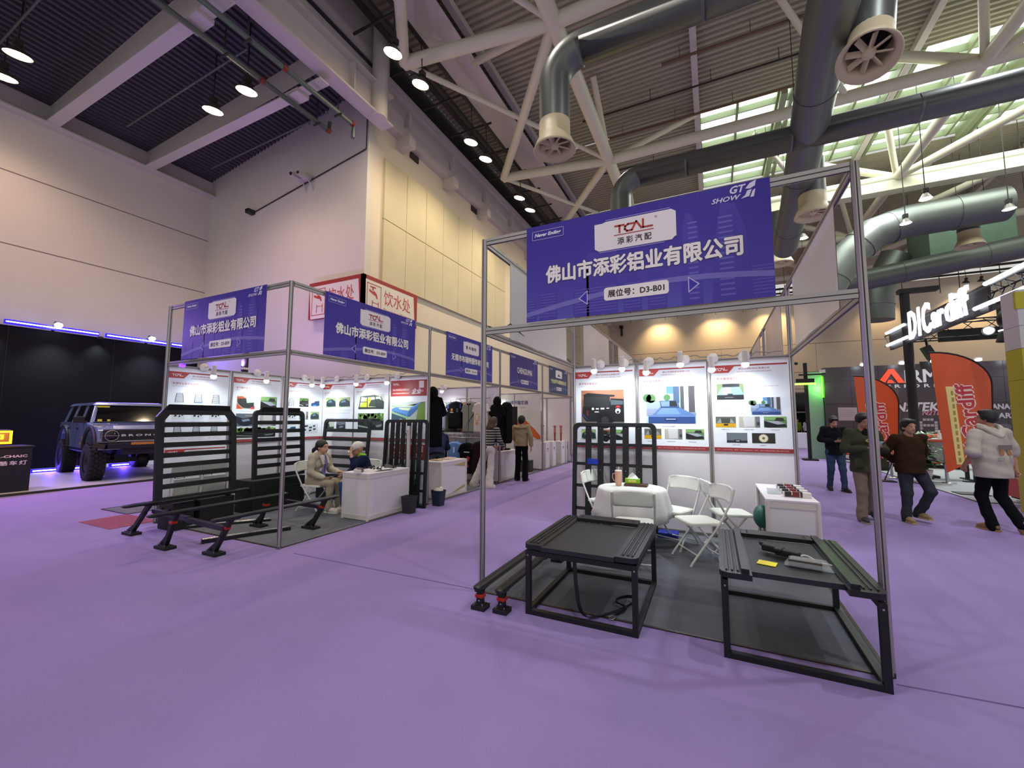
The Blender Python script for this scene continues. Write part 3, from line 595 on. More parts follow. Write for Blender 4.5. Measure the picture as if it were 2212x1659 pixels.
# ---------------------------------------------------------------- posters
def pic(b, kind, x, y, w, h, z):
    def R(x0, y0, x1, y1, c, k=1): b.rect(x+x0*w, y+y0*h, x+x1*w, y+y1*h, z+.0004*k, c)
    def P(pts, c, k=1): b.poly([(x+p[0]*w, y+p[1]*h) for p in pts], z+.0004*k, c)
    def C(cx, cy, r, c, k=1, n=16): P([(cx+r*math.cos(2*PI*i/n), cy+r*w/h*math.sin(2*PI*i/n)) for i in range(n)], c, k)
    if kind == 'canopy':
        R(0, 0, 1, 1, '8a5a48'); R(0, .72, 1, 1, 'a06a50', 2); R(0, 0, 1, .12, '6a625e', 2)
        P([(.04, .5), (.02, .2), (.12, .04), (1, .04), (1, .72), (.7, .74), (.66, .5)], '17161a', 3); P([(.06, .84), (.05, .5), (.68, .48), (.68, .8)], '25282a', 4)
        P([(.04, .86), (.16, .92), (.8, .84), (.78, .79), (.08, .8)], '1a1c1e', 5); P([(.7, .7), (.98, .66), (.98, .55), (.7, .54)], '4a5558', 6)
        for i in range(5): R(.2, .55+i*.045, .64, .557+i*.045, '34383a', 7)
        C(.56, .08, .14, '0a0a0c', 6); C(.56, .08, .09, '2a2a2e', 7); C(.56, .1, .2, '101012', 5)
        C(.28, .43, .03, 'd8d8dc', 8); R(.35, .41, .42, .45, 'c8c8cc', 8); R(.46, .41, .55, .46, 'c8c8cc', 8); R(.6, .43, .66, .46, 'c8c8cc', 8); R(.32, .32, .42, .35, 'c8c8cc', 8); C(.86, .36, .06, 'e0e0e4', 8); P([(.8, .46), (.92, .46), (.9, .52), (.83, .52)], 'b03030', 9); C(.86, .33, .03, '202024', 9)
        R(.13, .22, .17, .38, '6a2020', 8); P([(.02, .3), (.16, .12), (.16, .08), (.02, .22)], '303860', 8)
    elif kind == 'bed':
        R(0, 0, 1, 1, '9ab8d0'); R(.0, .62, .5, 1, 'c8d8e0', 2); C(.1, .68, .1, '4a7040', 3); C(.02, .7, .09, '3f6a3a', 3); C(.43, .7, .07, '4a7848', 3); R(.42, .8, .62, 1, '5a88b8', 3); R(.56, .55, .68, 1, '4a5c78', 4); R(.7, .3, 1, 1, 'b8c0c8', 3); R(.7, .35, .77, 1, '4c4a50', 4); R(.86, .3, .98, 1, '4c4a50', 4)
        R(0, .4, .35, .62, '8a98b0', 3); R(0, .2, 1, .42, '8088a0', 2)
        P([(.28, .62), (.3, .42), (.68, .42), (.65, .62)], '3a4c78', 5); P([(.3, .6), (.32, .46), (.65, .46), (.63, .6)], '7088a0', 6); P([(.48, .6), (.48, .46), (.64, .46), (.62, .6)], '20282c', 7)
        P([(.28, .43), (.68, .43), (.98, .22), (.12, .22)], '54709c', 5); P([(.33, .42), (.6, .42), (.7, .24), (.2, .24)], '6a88b4', 6); R(.04, 0, .98, .22, '2a4478', 6); R(.04, .18, .98, .215, '6480b4', 7); R(.38, .06, .62, .15, '182850', 7); R(.4, .1, .6, .13, '8a98b8', 8)
    elif kind == 'bed2':
        R(0, 0, 1, 1, '6a7a50'); P([(0, .3), (.2, .78), (.86, .78), (1, .3)], '7d9cc0', 2); P([(.2, .3), (.3, .78), (.5, .78), (.6, .3)], 'a0b8d4', 3); R(.22, .8, .85, 1, '202428', 3); R(0, 0, 1, .3, '1c1e20', 3); R(.4, .3, .6, .38, '283444', 4); R(.3, .12, .62, .16, '707478', 4)
    elif kind == 'yellow':
        R(0, 0, 1, 1, '5a5c50'); P([(.05, .4), (.25, .85), (.75, .85), (.95, .4)], '888c90', 2); P([(.25, .85), (.3, .4), (.7, .4), (.75, .85)], '3c4038', 3); R(.0, 0, 1, .36, 'c49418', 3); R(.4, .16, .62, .32, '1c1a18', 4)
    elif kind == 'hood':
        R(0, 0, 1, 1, 'a8a498'); P([(.2, .95), (.75, 1), (.72, .1), (.25, .05)], 'c0c0c0', 2); R(.78, 0, 1, 1, '6a6a6c', 2); R(.85, .2, .98, .5, '3a3032', 3)
    elif kind == 'field':
        R(0, 0, 1, 1, '5a7c48'); R(0, .7, 1, 1, '78a060', 2); P([(0, .6), (.9, .4), (1, .1), (.2, 0), (0, .1)], '16181c', 3); P([(.05, .6), (.6, .6), (.95, .36), (.6, .28)], '9aa0a8', 4); P([(.45, .62), (.55, .9), (.85, .88), (.9, .62)], '2a2c30', 5)
    elif kind == 'slats':
        R(0, 0, 1, 1, '5a6468'); [R(0, .35+i*.09, 1, .375+i*.09, '7a868a', 2) for i in range(7)]; R(0, 0, 1, .22, '20242a', 3); R(.36, .1, .68, .3, '14161a', 4); R(.45, .16, .62, .22, 'd0d0d0', 5)
    elif kind == 'gear':
        R(0, 0, 1, 1, '262620'); n = 40; P([(.5+(.17 if i % 2 else .22)*math.cos(2*PI*i/n), .5+(.17 if i % 2 else .22)*w/h*math.sin(2*PI*i/n)) for i in range(n)], 'd8d0b0', 2); C(.5, .5, .06, '3a3830', 3); C(.5, .5, .025, '8a8878', 4)
    elif kind == 'rack':
        for i in range(8): t = i/7; a = .25-.1*t; P([(a, .92-.84*t), (1-a, .92-.84*t), (1-a+.01, .885-.84*t), (a-.01, .885-.84*t)], '2a3038', 2)
        P([(.25, .92), (.29, .92), (.19, .04), (.15, .04)], '2a3038', 3); P([(.71, .92), (.75, .92), (.85, .04), (.81, .04)], '2a3038', 3)
    elif kind == 'rackb':
        pic(b, 'rack', x, y, w, h, z); P([(.15, .04), (.85, .04), (.84, .12), (.16, .12)], '4868a0', 4)
    elif kind == 'parts':
        R(0, 0, 1, 1, 'c8ccd0')
        for cx, cy, r in ((.15, .7, .08), (.4, .75, .09), (.62, .6, .08), (.8, .75, .06), (.3, .35, .1), (.6, .3, .07), (.82, .42, .07)): P([(cx-r, cy-.1), (cx+r, cy-.04), (cx+r*.6, cy+.14), (cx-r*.3, cy+.06), (cx-r, cy+.12)], '1c1e22', 2)
    elif kind == 'reddeck':
        R(0, 0, 1, 1, 'a8b8a8'); P([(0, .9), (.3, .95), (.5, .8), (.5, .5), (0, .5)], 'b84a30', 2); P([(0, .4), (.35, 0), (0, 0)], 'd04828', 3); P([(1, .25), (.7, 0), (1, 0)], 'c83038', 3); P([(.05, .75), (.5, .8), (.55, .45), (.95, .5), (.95, .2), (.7, .05), (.35, .08), (.05, .4)], '2c302e', 4)
    elif kind == 'night':
        R(0, 0, 1, 1, '5c6670'); P([(0, .8), (.4, .6), (.9, .75), (1, .2), (.6, 0), (.2, .1), (0, .4)], '20242e', 2); P([(.3, .5), (.7, .6), (.8, .45), (.4, .35)], '8090a8', 3); R(.5, .8, .9, .86, 'a89088', 3)
    elif kind == 'forest':
        R(0, 0, 1, 1, '4a6a34')
        rr = random.Random(3)
        for i in range(26): cx, cy = rr.random()*.9+.05, .72+rr.random()*.2; C(cx, cy, .035+.03*rr.random(), rr.choice(['6a9040', '385828', '88b058', '2c4420']), 2, 7)
        R(0, 0, 1, .55, '181c1a', 3); P([(.1, .66), (.85, .68), (.95, .5), (.05, .5)], '0e1210', 4); P([(.2, .5), (.9, .55), (.95, .35), (.3, .3)], '30383a', 5); P([(0, .3), (.4, .18), (.4, .1), (0, .2)], '8a948c', 5); P([(.7, .28), (.95, .36), (.92, .22), (.75, .16)], '788480', 6)
    elif kind == 'cage':
        R(0, 0, 1, 1, 'c8ccc0'); P([(0, .1), (.3, .7), (.5, .8), (.5, .1)], 'b8c83c', 2); P([(.4, .2), (.5, .62), (.8, .68), (1, .5), (1, .1)], '34403a', 3); R(0, 0, 1, .14, '2c3230', 4); P([(.06, .86), (.6, .96), (.86, .84), (.3, .78)], '4a5654', 5)
        for p in (((.08, .84), (.02, .14)), ((.34, .78), (.34, .14)), ((.62, .94), (.72, .1)), ((.86, .84), (.98, .3))): P([p[0], (p[0][0]+.03, p[0][1]), (p[1][0]+.03, p[1][1]), p[1]], '1c2624', 6)
        R(.06, .46, .34, .5, '1c2624', 6)
    elif kind == 'factory':
        R(0, 0, 1, 1, '98b890'); R(0, .8, 1, 1, 'b8c8c0', 2); P([(0, .74), (.5, .8), (.9, .96), (1, 1), (1, .55), (.7, .5), (.45, .4), (0, .6)], 'c8d0a8', 2)
        P([(.0, .62), (.12, .72), (.6, .72), (.86, .98), (.9, .9), (.52, .5), (.48, .2), (.02, .5)], '5a8cc4', 3); P([(.2, .68), (.58, .68), (.52, .52), (.26, .6)], 'd0d8a8', 4); P([(.48, .2), (.52, .5), (.9, .9), (.9, .8), (.56, .2)], '3c68a0', 5)
        for i in range(6): R(.1+i*.06, .44-.035*i, .13+i*.06, .5-.035*i, '24406c', 6)
        P([(.0, .4), (.44, .12), (.44, 0), (0, 0)], '3c5468', 4); P([(.8, .85), (1, 1), (1, 0), (.75, 0)], '6a8c38', 6); P([(.56, .2), (.8, .6), (.76, .0), (.5, 0)], 'a8b0a8', 5); P([(.2, .0), (.28, .1), (.36, .04)], 'e8e8e8', 7)
    elif kind == 'bluetruck':
        R(0, 0, 1, 1, 'd0dcdc'); P([(0, .1), (.05, .45), (.4, .55), (.45, .7), (.95, .75), (1, .2), (.7, .1)], '2c4870', 2); P([(.2, .2), (.5, .3), (.7, .15), (.4, .1)], '4888c8', 3)
    elif kind == 'darkcar':
        R(0, 0, 1, 1, '88a070'); P([(0, .2), (.1, .7), (.6, .85), (.95, .6), (1, .1), (.2, .05)], '22303a', 2); P([(.2, .65), (.55, .75), (.6, .5), (.2, .45)], '5c7888', 3); P([(0, .5), (.25, .8), (.1, .9), (0, .8)], 'b0c060', 3)
def poster(label, T, spec, w=.93, h=1.24, header='std', title='', sub='', strip=True, group=None):
    b = MB(); b.T = T; b.prism([(0, 0), (w, 0), (w, h), (0, h)], .001, .004, 'dde0e6'); z = .0045
    b.poly([(0, .3*h), (w, .62*h), (w, .5*h), (0, .15*h)], z, 'd5dae2'); z += .0004
    if header == 'std':
        b.rect(0, h*.955, w*.98, h*.972, z, '9c2c30'); b.poly([(0, h*.972), (w*.33, h*.972), (w*.23, h*.885), (0, h*.885)][::-1], z+.0002, 'b03a34')
        tcal(b, .045*w, h*.912, .17*w, z+.0008, 'f0e8e8'); b.text(CO, .36*w, h*.915, z, .026, 'a85a6a', w=.40*w, fat=.02); b.text('www.tiancairoofrack.com', .34*w, h*.885, z, .024, 'a05a68', w=.44*w)
    elif header == 'red':
        b.rect(.01*w, h*.72, .99*w, h*.98, z, '9c3430'); tcal(b, .07*w, h*.9, .18*w, z+.0006, 'f0e8e8'); b.text(CO, .07*w, h*.81, z+.0006, .04, 'e8c8c0', w=.44*w, fat=.02); b.text('www.tiancairoofrack.com', .06*w, h*.76, z+.0006, .03, 'f0d8d0', w=.46*w, bold=.01)
        b.text('企业', .6*w, h*.76, z+.0006, .1, 'f4ecec', shear=.25, fat=.04); b.text('简介', .79*w, h*.78, z+.0006, .05, 'f4ecec', fat=.02); b.rect(.78*w, h*.85, .91*w, h*.96, z+.0006, 'd8d0d0')
    if title: b.text(title, .06*w, h*.80, z, .04, 'b06068', sx=1, fat=.02)
    if sub: b.text(sub, .06*w, h*.775, z, .014, '7a7888', sx=1.1)
    for it in spec:
        if it[0] == 't': b.text(it[1], it[2]*w, it[3]*h, z, it[4], it[5], w=it[6]*w if len(it) > 6 else None)
        else: pic(b, it[0], it[1]*w, it[2]*h, it[3]*w, it[4]*h, z)
    if strip: b.rect(0, 0, w, .045*h, z, '8e2a2c'); b.text('手机：13326679833   电话：0757-86600296   地址：佛山市南海区狮山镇小塘工业区', .03*w, .014*h, z+.0006, .02, 'd0a0a0', w=.92*w)
    return b.build('wall_poster', M_print, label=label, cat='poster')
g = '6a6470'
ZP = 1.19
poster('wall poster with the big black canopy truck photo, leftmost on the right booth wall', XZ(.03, 2.985, ZP), [('canopy', .1, .31, .73, .42), ('t', 'TH-MK-6', .42, .27, .014, g), ('darkcar', .1, .1, .25, .13), ('canopy', .38, .1, .25, .13), ('field', .66, .1, .22, .13)], title='皮卡车后箱高盖', sub='ALUMINUM CANOPY')
poster('middle wall poster with the blue pickup bed photo on the right booth wall', XZ(1.04, 2.985, ZP), [('bed', .1, .31, .74, .44), ('t', '手动/自动皮卡卷帘', .34, .265, .02, g), ('yellow', .06, .125, .26, .12), ('hood', .37, .125, .26, .12), ('field', .68, .125, .26, .12), ('t', '卡槽皮卡卷帘', .1, .09, .016, g), ('t', '三横盖皮卡卷帘', .4, .09, .016, g), ('t', '内侧安装效果', .72, .09, .016, g)], title='皮卡卷帘系列', sub='PICKUP RETRACTABLE TONNEAU COVER')
poster('wall poster with a white gear photo, rightmost on the right booth wall', XZ(2.04, 2.985, ZP), [('bed2', .06, .58, .36, .18), ('bed', .5, .41, .38, .19), ('t', 'TX-027-1', .54, .74, .012, g), ('t', 'Manual Retractable Tonneau Cover', .54, .72, .013, 'a03848', .33), ('t', '手动皮卡卷帘-1', .54, .665, .016, g), ('t', '材质：铝合金', .54, .64, .016, g), ('t', 'TX-026-1', .1, .53, .012, g), ('t', 'Electric Retractable Tonneau Cover', .1, .51, .013, 'a03848', .33), ('t', '自动皮卡卷帘-1', .1, .46, .016, g), ('t', '材质：铝合金', .1, .435, .016, g), ('yellow', .03, .27, .27, .12), ('hood', .34, .27, .27, .12), ('field', .66, .27, .28, .12), ('t', '卡槽皮卡卷帘', .1, .24, .016, g), ('t', '三横盖皮卡卷帘', .4, .24, .016, g), ('t', '内侧安装效果', .74, .24, .016, g), ('slats', .17, .1, .27, .11), ('gear', .5, .1, .29, .11), ('t', '金属拉手设计', .24, .07, .016, g), ('t', '特制齿轮', .6, .07, .016, g)], title='皮卡卷帘系列', sub='PICKUP RETRACTABLE TONNEAU COVER')
rk = []
for r in range(3):
    for c_ in range(3):
        rk += [('rackb' if (r, c_) == (0, 1) else 'rack' if r != 1 else 'parts', .08+c_*.3, .56-r*.22, .2, .14), ('t', '产品型号：铝合金车顶平台', .08+c_*.3, .53-r*.22, .012, g, .22), ('t', '尺寸：1350*1250mm', .08+c_*.3, .51-r*.22, .012, 'a06a70', .22)]
poster('roof rack catalogue poster, first from the left on the left booth', YZ(XA+.015, .03, ZP), rk, title='车顶平台系列及附件', sub='ROOF PLATFORM SERIES')
poster('poster with a red pickup deck photo, second from the left on the left booth', YZ(XA+.015, 1.04, ZP), [('reddeck', .08, .5, .36, .2), ('field', .56, .5, .36, .2), ('t', 'TX-039-1 铝合金横杆', .14, .46, .014, 'a06a70', .24), ('t', 'Pickup crossbar', .62, .46, .014, g, .24), ('night', .08, .24, .36, .19), ('hood', .56, .24, .36, .19), ('forest', .08, .07, .84, .14)], title='皮卡横杆系列', sub='PICKUP CROSSBAR')
poster('poster with small black part photos, third from the left on the left booth', YZ(XA+.015, 2.05, ZP), [('rack', .08, .56, .2, .15), ('forest', .38, .56, .24, .15), ('bluetruck', .68, .56, .24, .15), ('parts', .08, .34, .24, .14), ('hood', .38, .34, .24, .14), ('darkcar', .68, .34, .24, .14), ('bluetruck', .08, .12, .24, .14), ('parts', .38, .1, .52, .17)]+[('t', '产品型号：TX-0', .08+i*.3, .51-j*.22, .013, 'a06a70', .2) for i in range(3) for j in range(2)], title='平台系列及附件', sub='ROOF PLATFORM')
poster('poster just right of the inner corner with two small green car photos', XZ(XA+.03, 2.985, ZP), [('darkcar', .12, .56, .32, .17), ('darkcar', .54, .56, .36, .17), ('t', '产品材质：6063铝合金 表面处理', .08, .5, .013, g, .38), ('t', '适用车型 皮卡通用龙门架', .08, .475, .013, g, .3), ('t', '可安装行李架 侧帐 水箱', .08, .45, .013, g, .38), ('t', '产品材质：6063铝合金 表面处理', .54, .5, .013, g, .38), ('t', '可安装行李架 侧帐 水箱', .54, .45, .013, g, .36), ('t', '高强度铝合金龙门', .12, .36, .015, 'a06a70', .28), ('t', '可调节龙门架', .6, .36, .015, 'a06a70', .24), ('reddeck', .08, .14, .34, .16), ('night', .48, .14, .3, .16)], title='皮卡龙门', sub='PICKUP BED RACK')
poster('poster with a large car cage photo above a forest photo in the left booth', XZ(XA+1.0, 2.985, ZP), [('cage', .12, .52, .76, .25), ('t', 'TX-028', .42, .495, .012, g), ('forest', .12, .17, .76, .28)], title='皮卡龙门', sub='PICKUP BED RACK')
poster('red headed company poster with an aerial photo of a blue factory', XZ(XA+1.98, 2.985, ZP), [('t', '公司概况', .12, .65, .03, 'a06a80'), ('factory', .05, .33, .9, .3)]+[('t', '佛山市添彩铝业有限公司成立于2013年，专业从事汽车铝合金行李架研发生产', .06, .29-.026*i, .015, g, .88-.1*(i % 3)) for i in range(6)]+[('rack', .08, .08, .2, .06), ('rack', .4, .08, .2, .06), ('rack', .7, .08, .2, .06)], header='red', strip=True)
poster('lower poster with a slanted red logo bar, hidden behind the first rack', YZ(XA+.015, .05, .02), [('rack', .1, .4, .3, .2), ('rackb', .55, .4, .3, .2)], h=1.14, strip=False)
poster('lower red headed poster behind the upright slatted rack', XZ(XA+1.98, 2.985, .02), [('forest', .5, .1, .3, .3), ('rack', .1, .1, .3, .3), ('bed', .1, .45, .35, .2)], h=1.14, header='red', strip=False)
# ---------------------------------------------------------------- arm spotlights
M_arm = mat('white_lamp_body', 'cfc8c4', rough=.35); M_bulb = emis('cool_bulb_glow', 'eef6ff', 30)
def armlight(base, bulb, label, nrm, power=26, r=.045):
    B, Q = Vector(base), Vector(bulb); n = Vector(nrm)
    t = thing('arm_spotlight', label, 'spotlight', base)
    b = MB(); b.lathe([(0, -.012), (.07, -.012), (.075, 0), (.07, .012), (0, .014)], 24, o=n*.03, ax=n); b.build('mounting_disc', M_arm, t)
    top = Q-B+Vector((0, 0, .2)); b = MB(); b.tube([n*.04, n*.12, top+Vector((0, 0, -.03))], .008, 8); b.build('arm', M_arm, t)
    b = MB(); b.lathe([(0, .19), (.03, .19), (.036, .17), (.036, .05), (.045, .03), (.04, .02)], 20, o=Q-B); b.build('lamp_tube', M_arm, t)
    b = MB(); b.ball(Q-B, (r, r, r*.85), n=16, m=10); b.build('bulb', M_bulb, t)
    light('arm_spotlight_light', 'SPOT', Q+Vector((0, 0, -.05)), power, (.86, .95, 1.0), .04, target=Q+Vector((0, 0, -1))-n*.42, angle=2.5, blend=.9, parent=t)
for i, (bx, qx, qz) in enumerate(((.45, .43, 2.36), (.82, .85, 2.37), (1.19, 1.19, 2.30), (1.69, 1.65, 2.39), (2.06, 2.04, 2.30), (2.45, 2.44, 2.35))):
    armlight((bx, 2.98, 2.5), (qx, 2.62, qz), ('first', 'second', 'third', 'fourth', 'fifth', 'sixth')[i]+' arm spotlight from the left above the right booth posters', (0, -1, 0))
for i, (by, qy) in enumerate(((.52, .51), (1.45, 1.43), (2.48, 2.42))):
    armlight((XA+.02, by, 2.5), (-5.5, qy, 2.33), ('first', 'second', 'third')[i]+' arm spotlight from the left over the left booth side wall', (1, 0, 0))
for i, (bx, qx) in enumerate(((-5.39, -5.43), (-4.5, -4.46), (-3.68, -3.65))):
    armlight((bx, 2.98, 2.5), (qx, 2.62, 2.33), ('first', 'second', 'third')[i]+' arm spotlight right of the inner corner over the left booth back wall', (0, -1, 0))
armlight((-4.6, 5.97, 2.5), (-4.4, 5.5, 2.36), 'arm spotlight above the hanging shirts of the clothing booth', (0, -1, 0)); armlight((-3.4, 5.97, 2.5), (-3.0, 6.35, 2.36), 'arm spotlight beside the stabiliser poster heading', (0, 1, 0)) if False else armlight((-4.5, 8.97, 2.5), (-4.45, 8.6, 2.38), 'arm spotlight beside the stabiliser poster heading', (0, -1, 0))
armlight((-5.0, 11.97, 2.5), (-4.6, 11.5, 2.38), 'arm spotlight above the red shock absorbers', (0, -1, 0))
b = MB(); pts = [(0.03, .05, 2.56), (.03, .3, 2.57), (.05, .5, 2.68), (.03, .9, 2.62), (.0, 1.3, 2.56), (.0, 1.9, 2.60), (.0, 2.2, 2.6), (.0, 2.6, 2.58), (.0, 2.97, 2.52)]
b.tube(pts, .006, 6); b.build('loose_cable', M_blk2, label='thin black cable drooping over the left side beam of the right booth', cat='cable')
for (x0, x1, y, w) in ((.9, 2.9, 3.0, 'right booth'), (-5.8, -3.1, 3.0, 'left booth')):
    rr = random.Random(5); b = MB(); pts = [(x0+(x1-x0)*i/40, y+rr.uniform(-.02, .02), 2.525+rr.random()*.04) for i in range(41)]; b.tube(pts, .008, 6, col='8a8078'); b.build('wiring', M_matte, label='tangled lamp wiring lying on the back wall top rail of the '+w, cat='cable')
# ================================================================ products and furniture
M_ral = mat('satin_black_rail', '1b1d20', rough=.32, noise=.1, nscale=40, bump=.1, bscale=200, metal=.2)
M_lou = mat('brushed_black_louver', '1d2124', rough=.42, noise=.25, nscale=30, stretch=(1, 40, 1), metal=.1, bump=.2, bscale=90)
M_redr = mat('red_anodised', 'b8281c', rough=.35, metal=.3)
M_wplas = mat('white_chair_plastic', 'd9dbd2', rough=.4); M_wtube = mat('white_chair_tube', 'cdcdc8', rough=.35)
def tonneau(x0, y0, w, d, h, label, slid):
    t = thing('tonneau_cover_display', label, 'display stand', (x0, y0, 0)); s = .042
    for x in (s/2, w-s/2):
        for y in (s/2, d-s/2): b = MB(); b.box((x, y, (h-.06)/2), (s, s, h-.06)); b.box((x, y-s/2-.001, h-.1), (.012, .002, .012), mat=M_chrome); b.build('leg', M_blk, t, bevel=.003)
    for z, nm in ((s/2, 'bottom_rail'), (h-.08, 'top_rail')):
        for y in (s/2, d-s/2):
            if slid and nm == 'top_rail' and y < .1: continue
            b = MB(); b.box((w/2, y, z), (w-2*s, s, s)); b.build(nm, M_blk, t, bevel=.003)
        for x in (s/2, w-s/2): b = MB(); b.box((x, d/2, z), (s, d-2*s, s)); b.build(nm, M_blk, t, bevel=.003)
    rw = .17 if not slid else .2
    for k, xx in enumerate((-.01, w+.01-rw)):
        b = MB(); L = d+.05; f = -.03
        if k == 0: pl = [(xx+.05, f), (xx+rw, f), (xx+rw, f+L), (xx, f+L), (xx, f+.06), (xx+.015, f+.02)]
        else: pl = [(xx, f), (xx+rw-.05, f), (xx+rw-.015, f+.02), (xx+rw, f+.06), (xx+rw, f+L), (xx, f+L)]
        b.prism(pl, h-.038, h)
        for j in range(3): b.box((xx+(.045+.035*j if k == 0 else rw-.045-.035*j), f+L/2+.02, h+.004), (.012, L-.06, .01)); b.box((xx+(.06+.035*j if k == 0 else rw-.06-.035*j), f+L/2+.02, h+.0005), (.008, L-.06, .002), mat=M_blk2)
        if slid: b.box((xx+(rw-.04 if k == 0 else .04), f+L/2+.01, h+.014), (.05, L-.04, .03))
        b.build('side_rail', M_ral, t, bevel=.004)
    yb = d-.16
    b = MB(); b.box((w/2, d-.06, h+.004), (w-2*rw+.04, .17, .035)); 
    for x in (rw+.03, w-rw-.03): b.lathe([(.008, 0), (.008, .004), (0, .004)], 10, o=(x, d-.04, h+.021), mat=M_blk2); b.lathe([(.008, 0), (.008, .004), (0, .004)], 10, o=(x, d-.09, h+.021), mat=M_blk2)
    b.build('canister_lid', M_ral, t, bevel=.005)
    y1 = .1 if slid else -.02; b = MB(); n = 44
    for i in range(n):
        ya, yc = y1+(yb-y1)*i/n, y1+(yb-y1)*(i+1)/n
        b.add([(rw-.01, ya, h-.012), (w-rw+.01, ya, h-.012), (w-rw+.01, yc-.002, h-.012), (rw-.01, yc-.002, h-.012), (rw-.01, yc, h-.0145), (w-rw+.01, yc, h-.0145)], [(0, 1, 2, 3), (3, 2, 5, 4)])
    b.box((w/2, y1-.015, h-.02), (w-2*rw+.02, .04, .035)); b.box((w/2, (y1+yb)/2, h-.03), (w-2*rw, yb-y1, .02))
    b.build('louver_panel', M_lou, t)
    return t
tonneau(.56, -.24, .92, 1.13, .58, 'closed black roller cover on a square steel stand, left of the two', False)
tonneau(2.05, -.23, .9, 1.21, .58, 'half open black roller cover on a steel stand at the right post', True)
# pull strap
def ribbon(pts, w, th=.003, side=None):
    b = MB(); P = [Vector(p) for p in pts]; vs = []
    for i, p in enumerate(P):
        d = (P[min(i+1, len(P)-1)]-P[max(i-1, 0)]).normalized(); s = Vector(side[i] if side else (1, 0, 0)); s = (s-d*s.dot(d)).normalized()*w/2; n = d.cross(s).normalized()*th/2
        vs += [p-s-n, p+s-n, p+s+n, p-s+n]
    fs = []
    for i in range(len(P)-1):
        for k in range(4): fs.append((4*i+k, 4*i+(k+1) % 4, 4*i+4+(k+1) % 4, 4*i+4+k))
    b.add(vs, fs, smooth=False); return b
def spl(P, n=8):
    out = []; P = [Vector(p) for p in P]
    for i in range(len(P)-1):
        a, b_, c, d = P[max(i-1, 0)], P[i], P[i+1], P[min(i+2, len(P)-1)]
        for k in range(n):
            t = k/n; out.append(.5*((2*b_)+(-a+c)*t+(2*a-5*b_+4*c-d)*t*t+(-a+3*b_-3*c+d)*t**3))
    out.append(P[-1]); return out
t = thing('pull_strap', 'black pull strap hanging from the closed roller cover down to the carpet', 'strap', (.95, -.23, 0))
pp = spl([(.03, .02, .525), (.03, .03, .46), (.04, .03, .30), (.06, .05, .12), (.1, .1, .03), (.16, .17, .012), (.26, .28, .02), (.36, .42, .03), (.42, .5, .06), (.38, .6, .05), (.3, .58, .04), (.26, .48, .04), (.36, .4, .03), (.33, .32, .016), (.3, .28, .012)])
sd = [(1, 0, 0) if i < 40 else (.3, -.3, .9) if 56 < i < 90 else (.7, -.7, .2) for i in range(len(pp))]
ribbon(pp, .032, side=sd).build('strap', M_blk2, t)
b = MB(); b.tube([(.28, .25, .012), (.31, .22, .012), (.30, .18, .012), (.27, .18, .012), (.26, .22, .012)], .005, 8, closed=True); b.build('snap_hook', M_chrome, t)
# things lying on the half open cover
t = thing('yellow_sticker', 'bright yellow warning card on the half open roller cover', 'card', (2.36, .1, .571))
b = MB(); b.T = Matrix.Rotation(-.25, 4, 'Z'); b.box((0, 0, .002), (.12, .1, .004), 'f0e610'); b.rect(-.04, -.005, .03, .0, .0045, 'c8b408'); b.build('card', M_print, t)
b = MB(); b.T = Matrix.Translation((2.5, .33, .6)) @ Matrix.Rotation(-.45, 4, 'Z')
b.box((-.1, .02, .012), (.12, .08, .05)); b.box((.02, 0, .004), (.16, .07, .05)); b.box((-.17, .05, .02), (.06, .06, .03), R=Euler((0, .5, .5)).to_matrix()); b.box((-.03, -.02, .025), (.05, .1, .03))
b.build('motor_unit', M_blk2, label='black motor unit with a taped cable bundle on the half open cover', cat='motor', bevel=.01)
t = thing('control_box_bag', 'clear bag holding a striped brown control box at the cover edge', 'bag', (2.6, .14, .572))
b = MB(); b.T = Matrix.Rotation(-.15, 4, 'Z'); b.box((0, 0, .025), (.2, .09, .045), '4a4238'); [b.box((0, -.03+.015*i, .049), (.15, .006, .004), '9a4a38' if i == 2 else '6e6456') for i in range(5)]; b.build('control_box', M_matte, t, bevel=.008)
b = MB(); b.T = Matrix.Rotation(-.15, 4, 'Z'); b.box((.02, 0, .028), (.3, .11, .06), taper=.7); b.build('plastic_bag', mat('clear_film', 'c8d4dc', rough=.15, alpha=.35, bump=.6, bscale=40), t, bevel=.01)
b = MB(); b.tube(spl([(2.58, .3, .59), (2.63, .33, .6), (2.68, .3, .585), (2.66, .25, .58), (2.6, .27, .585), (2.66, .22, .58), (2.74, .24, .58), (2.8, .2, .58)]), .006, 6); b.build('white_cable', M_arm, label='looped white cable beside the motor unit on the half open cover', cat='cable')
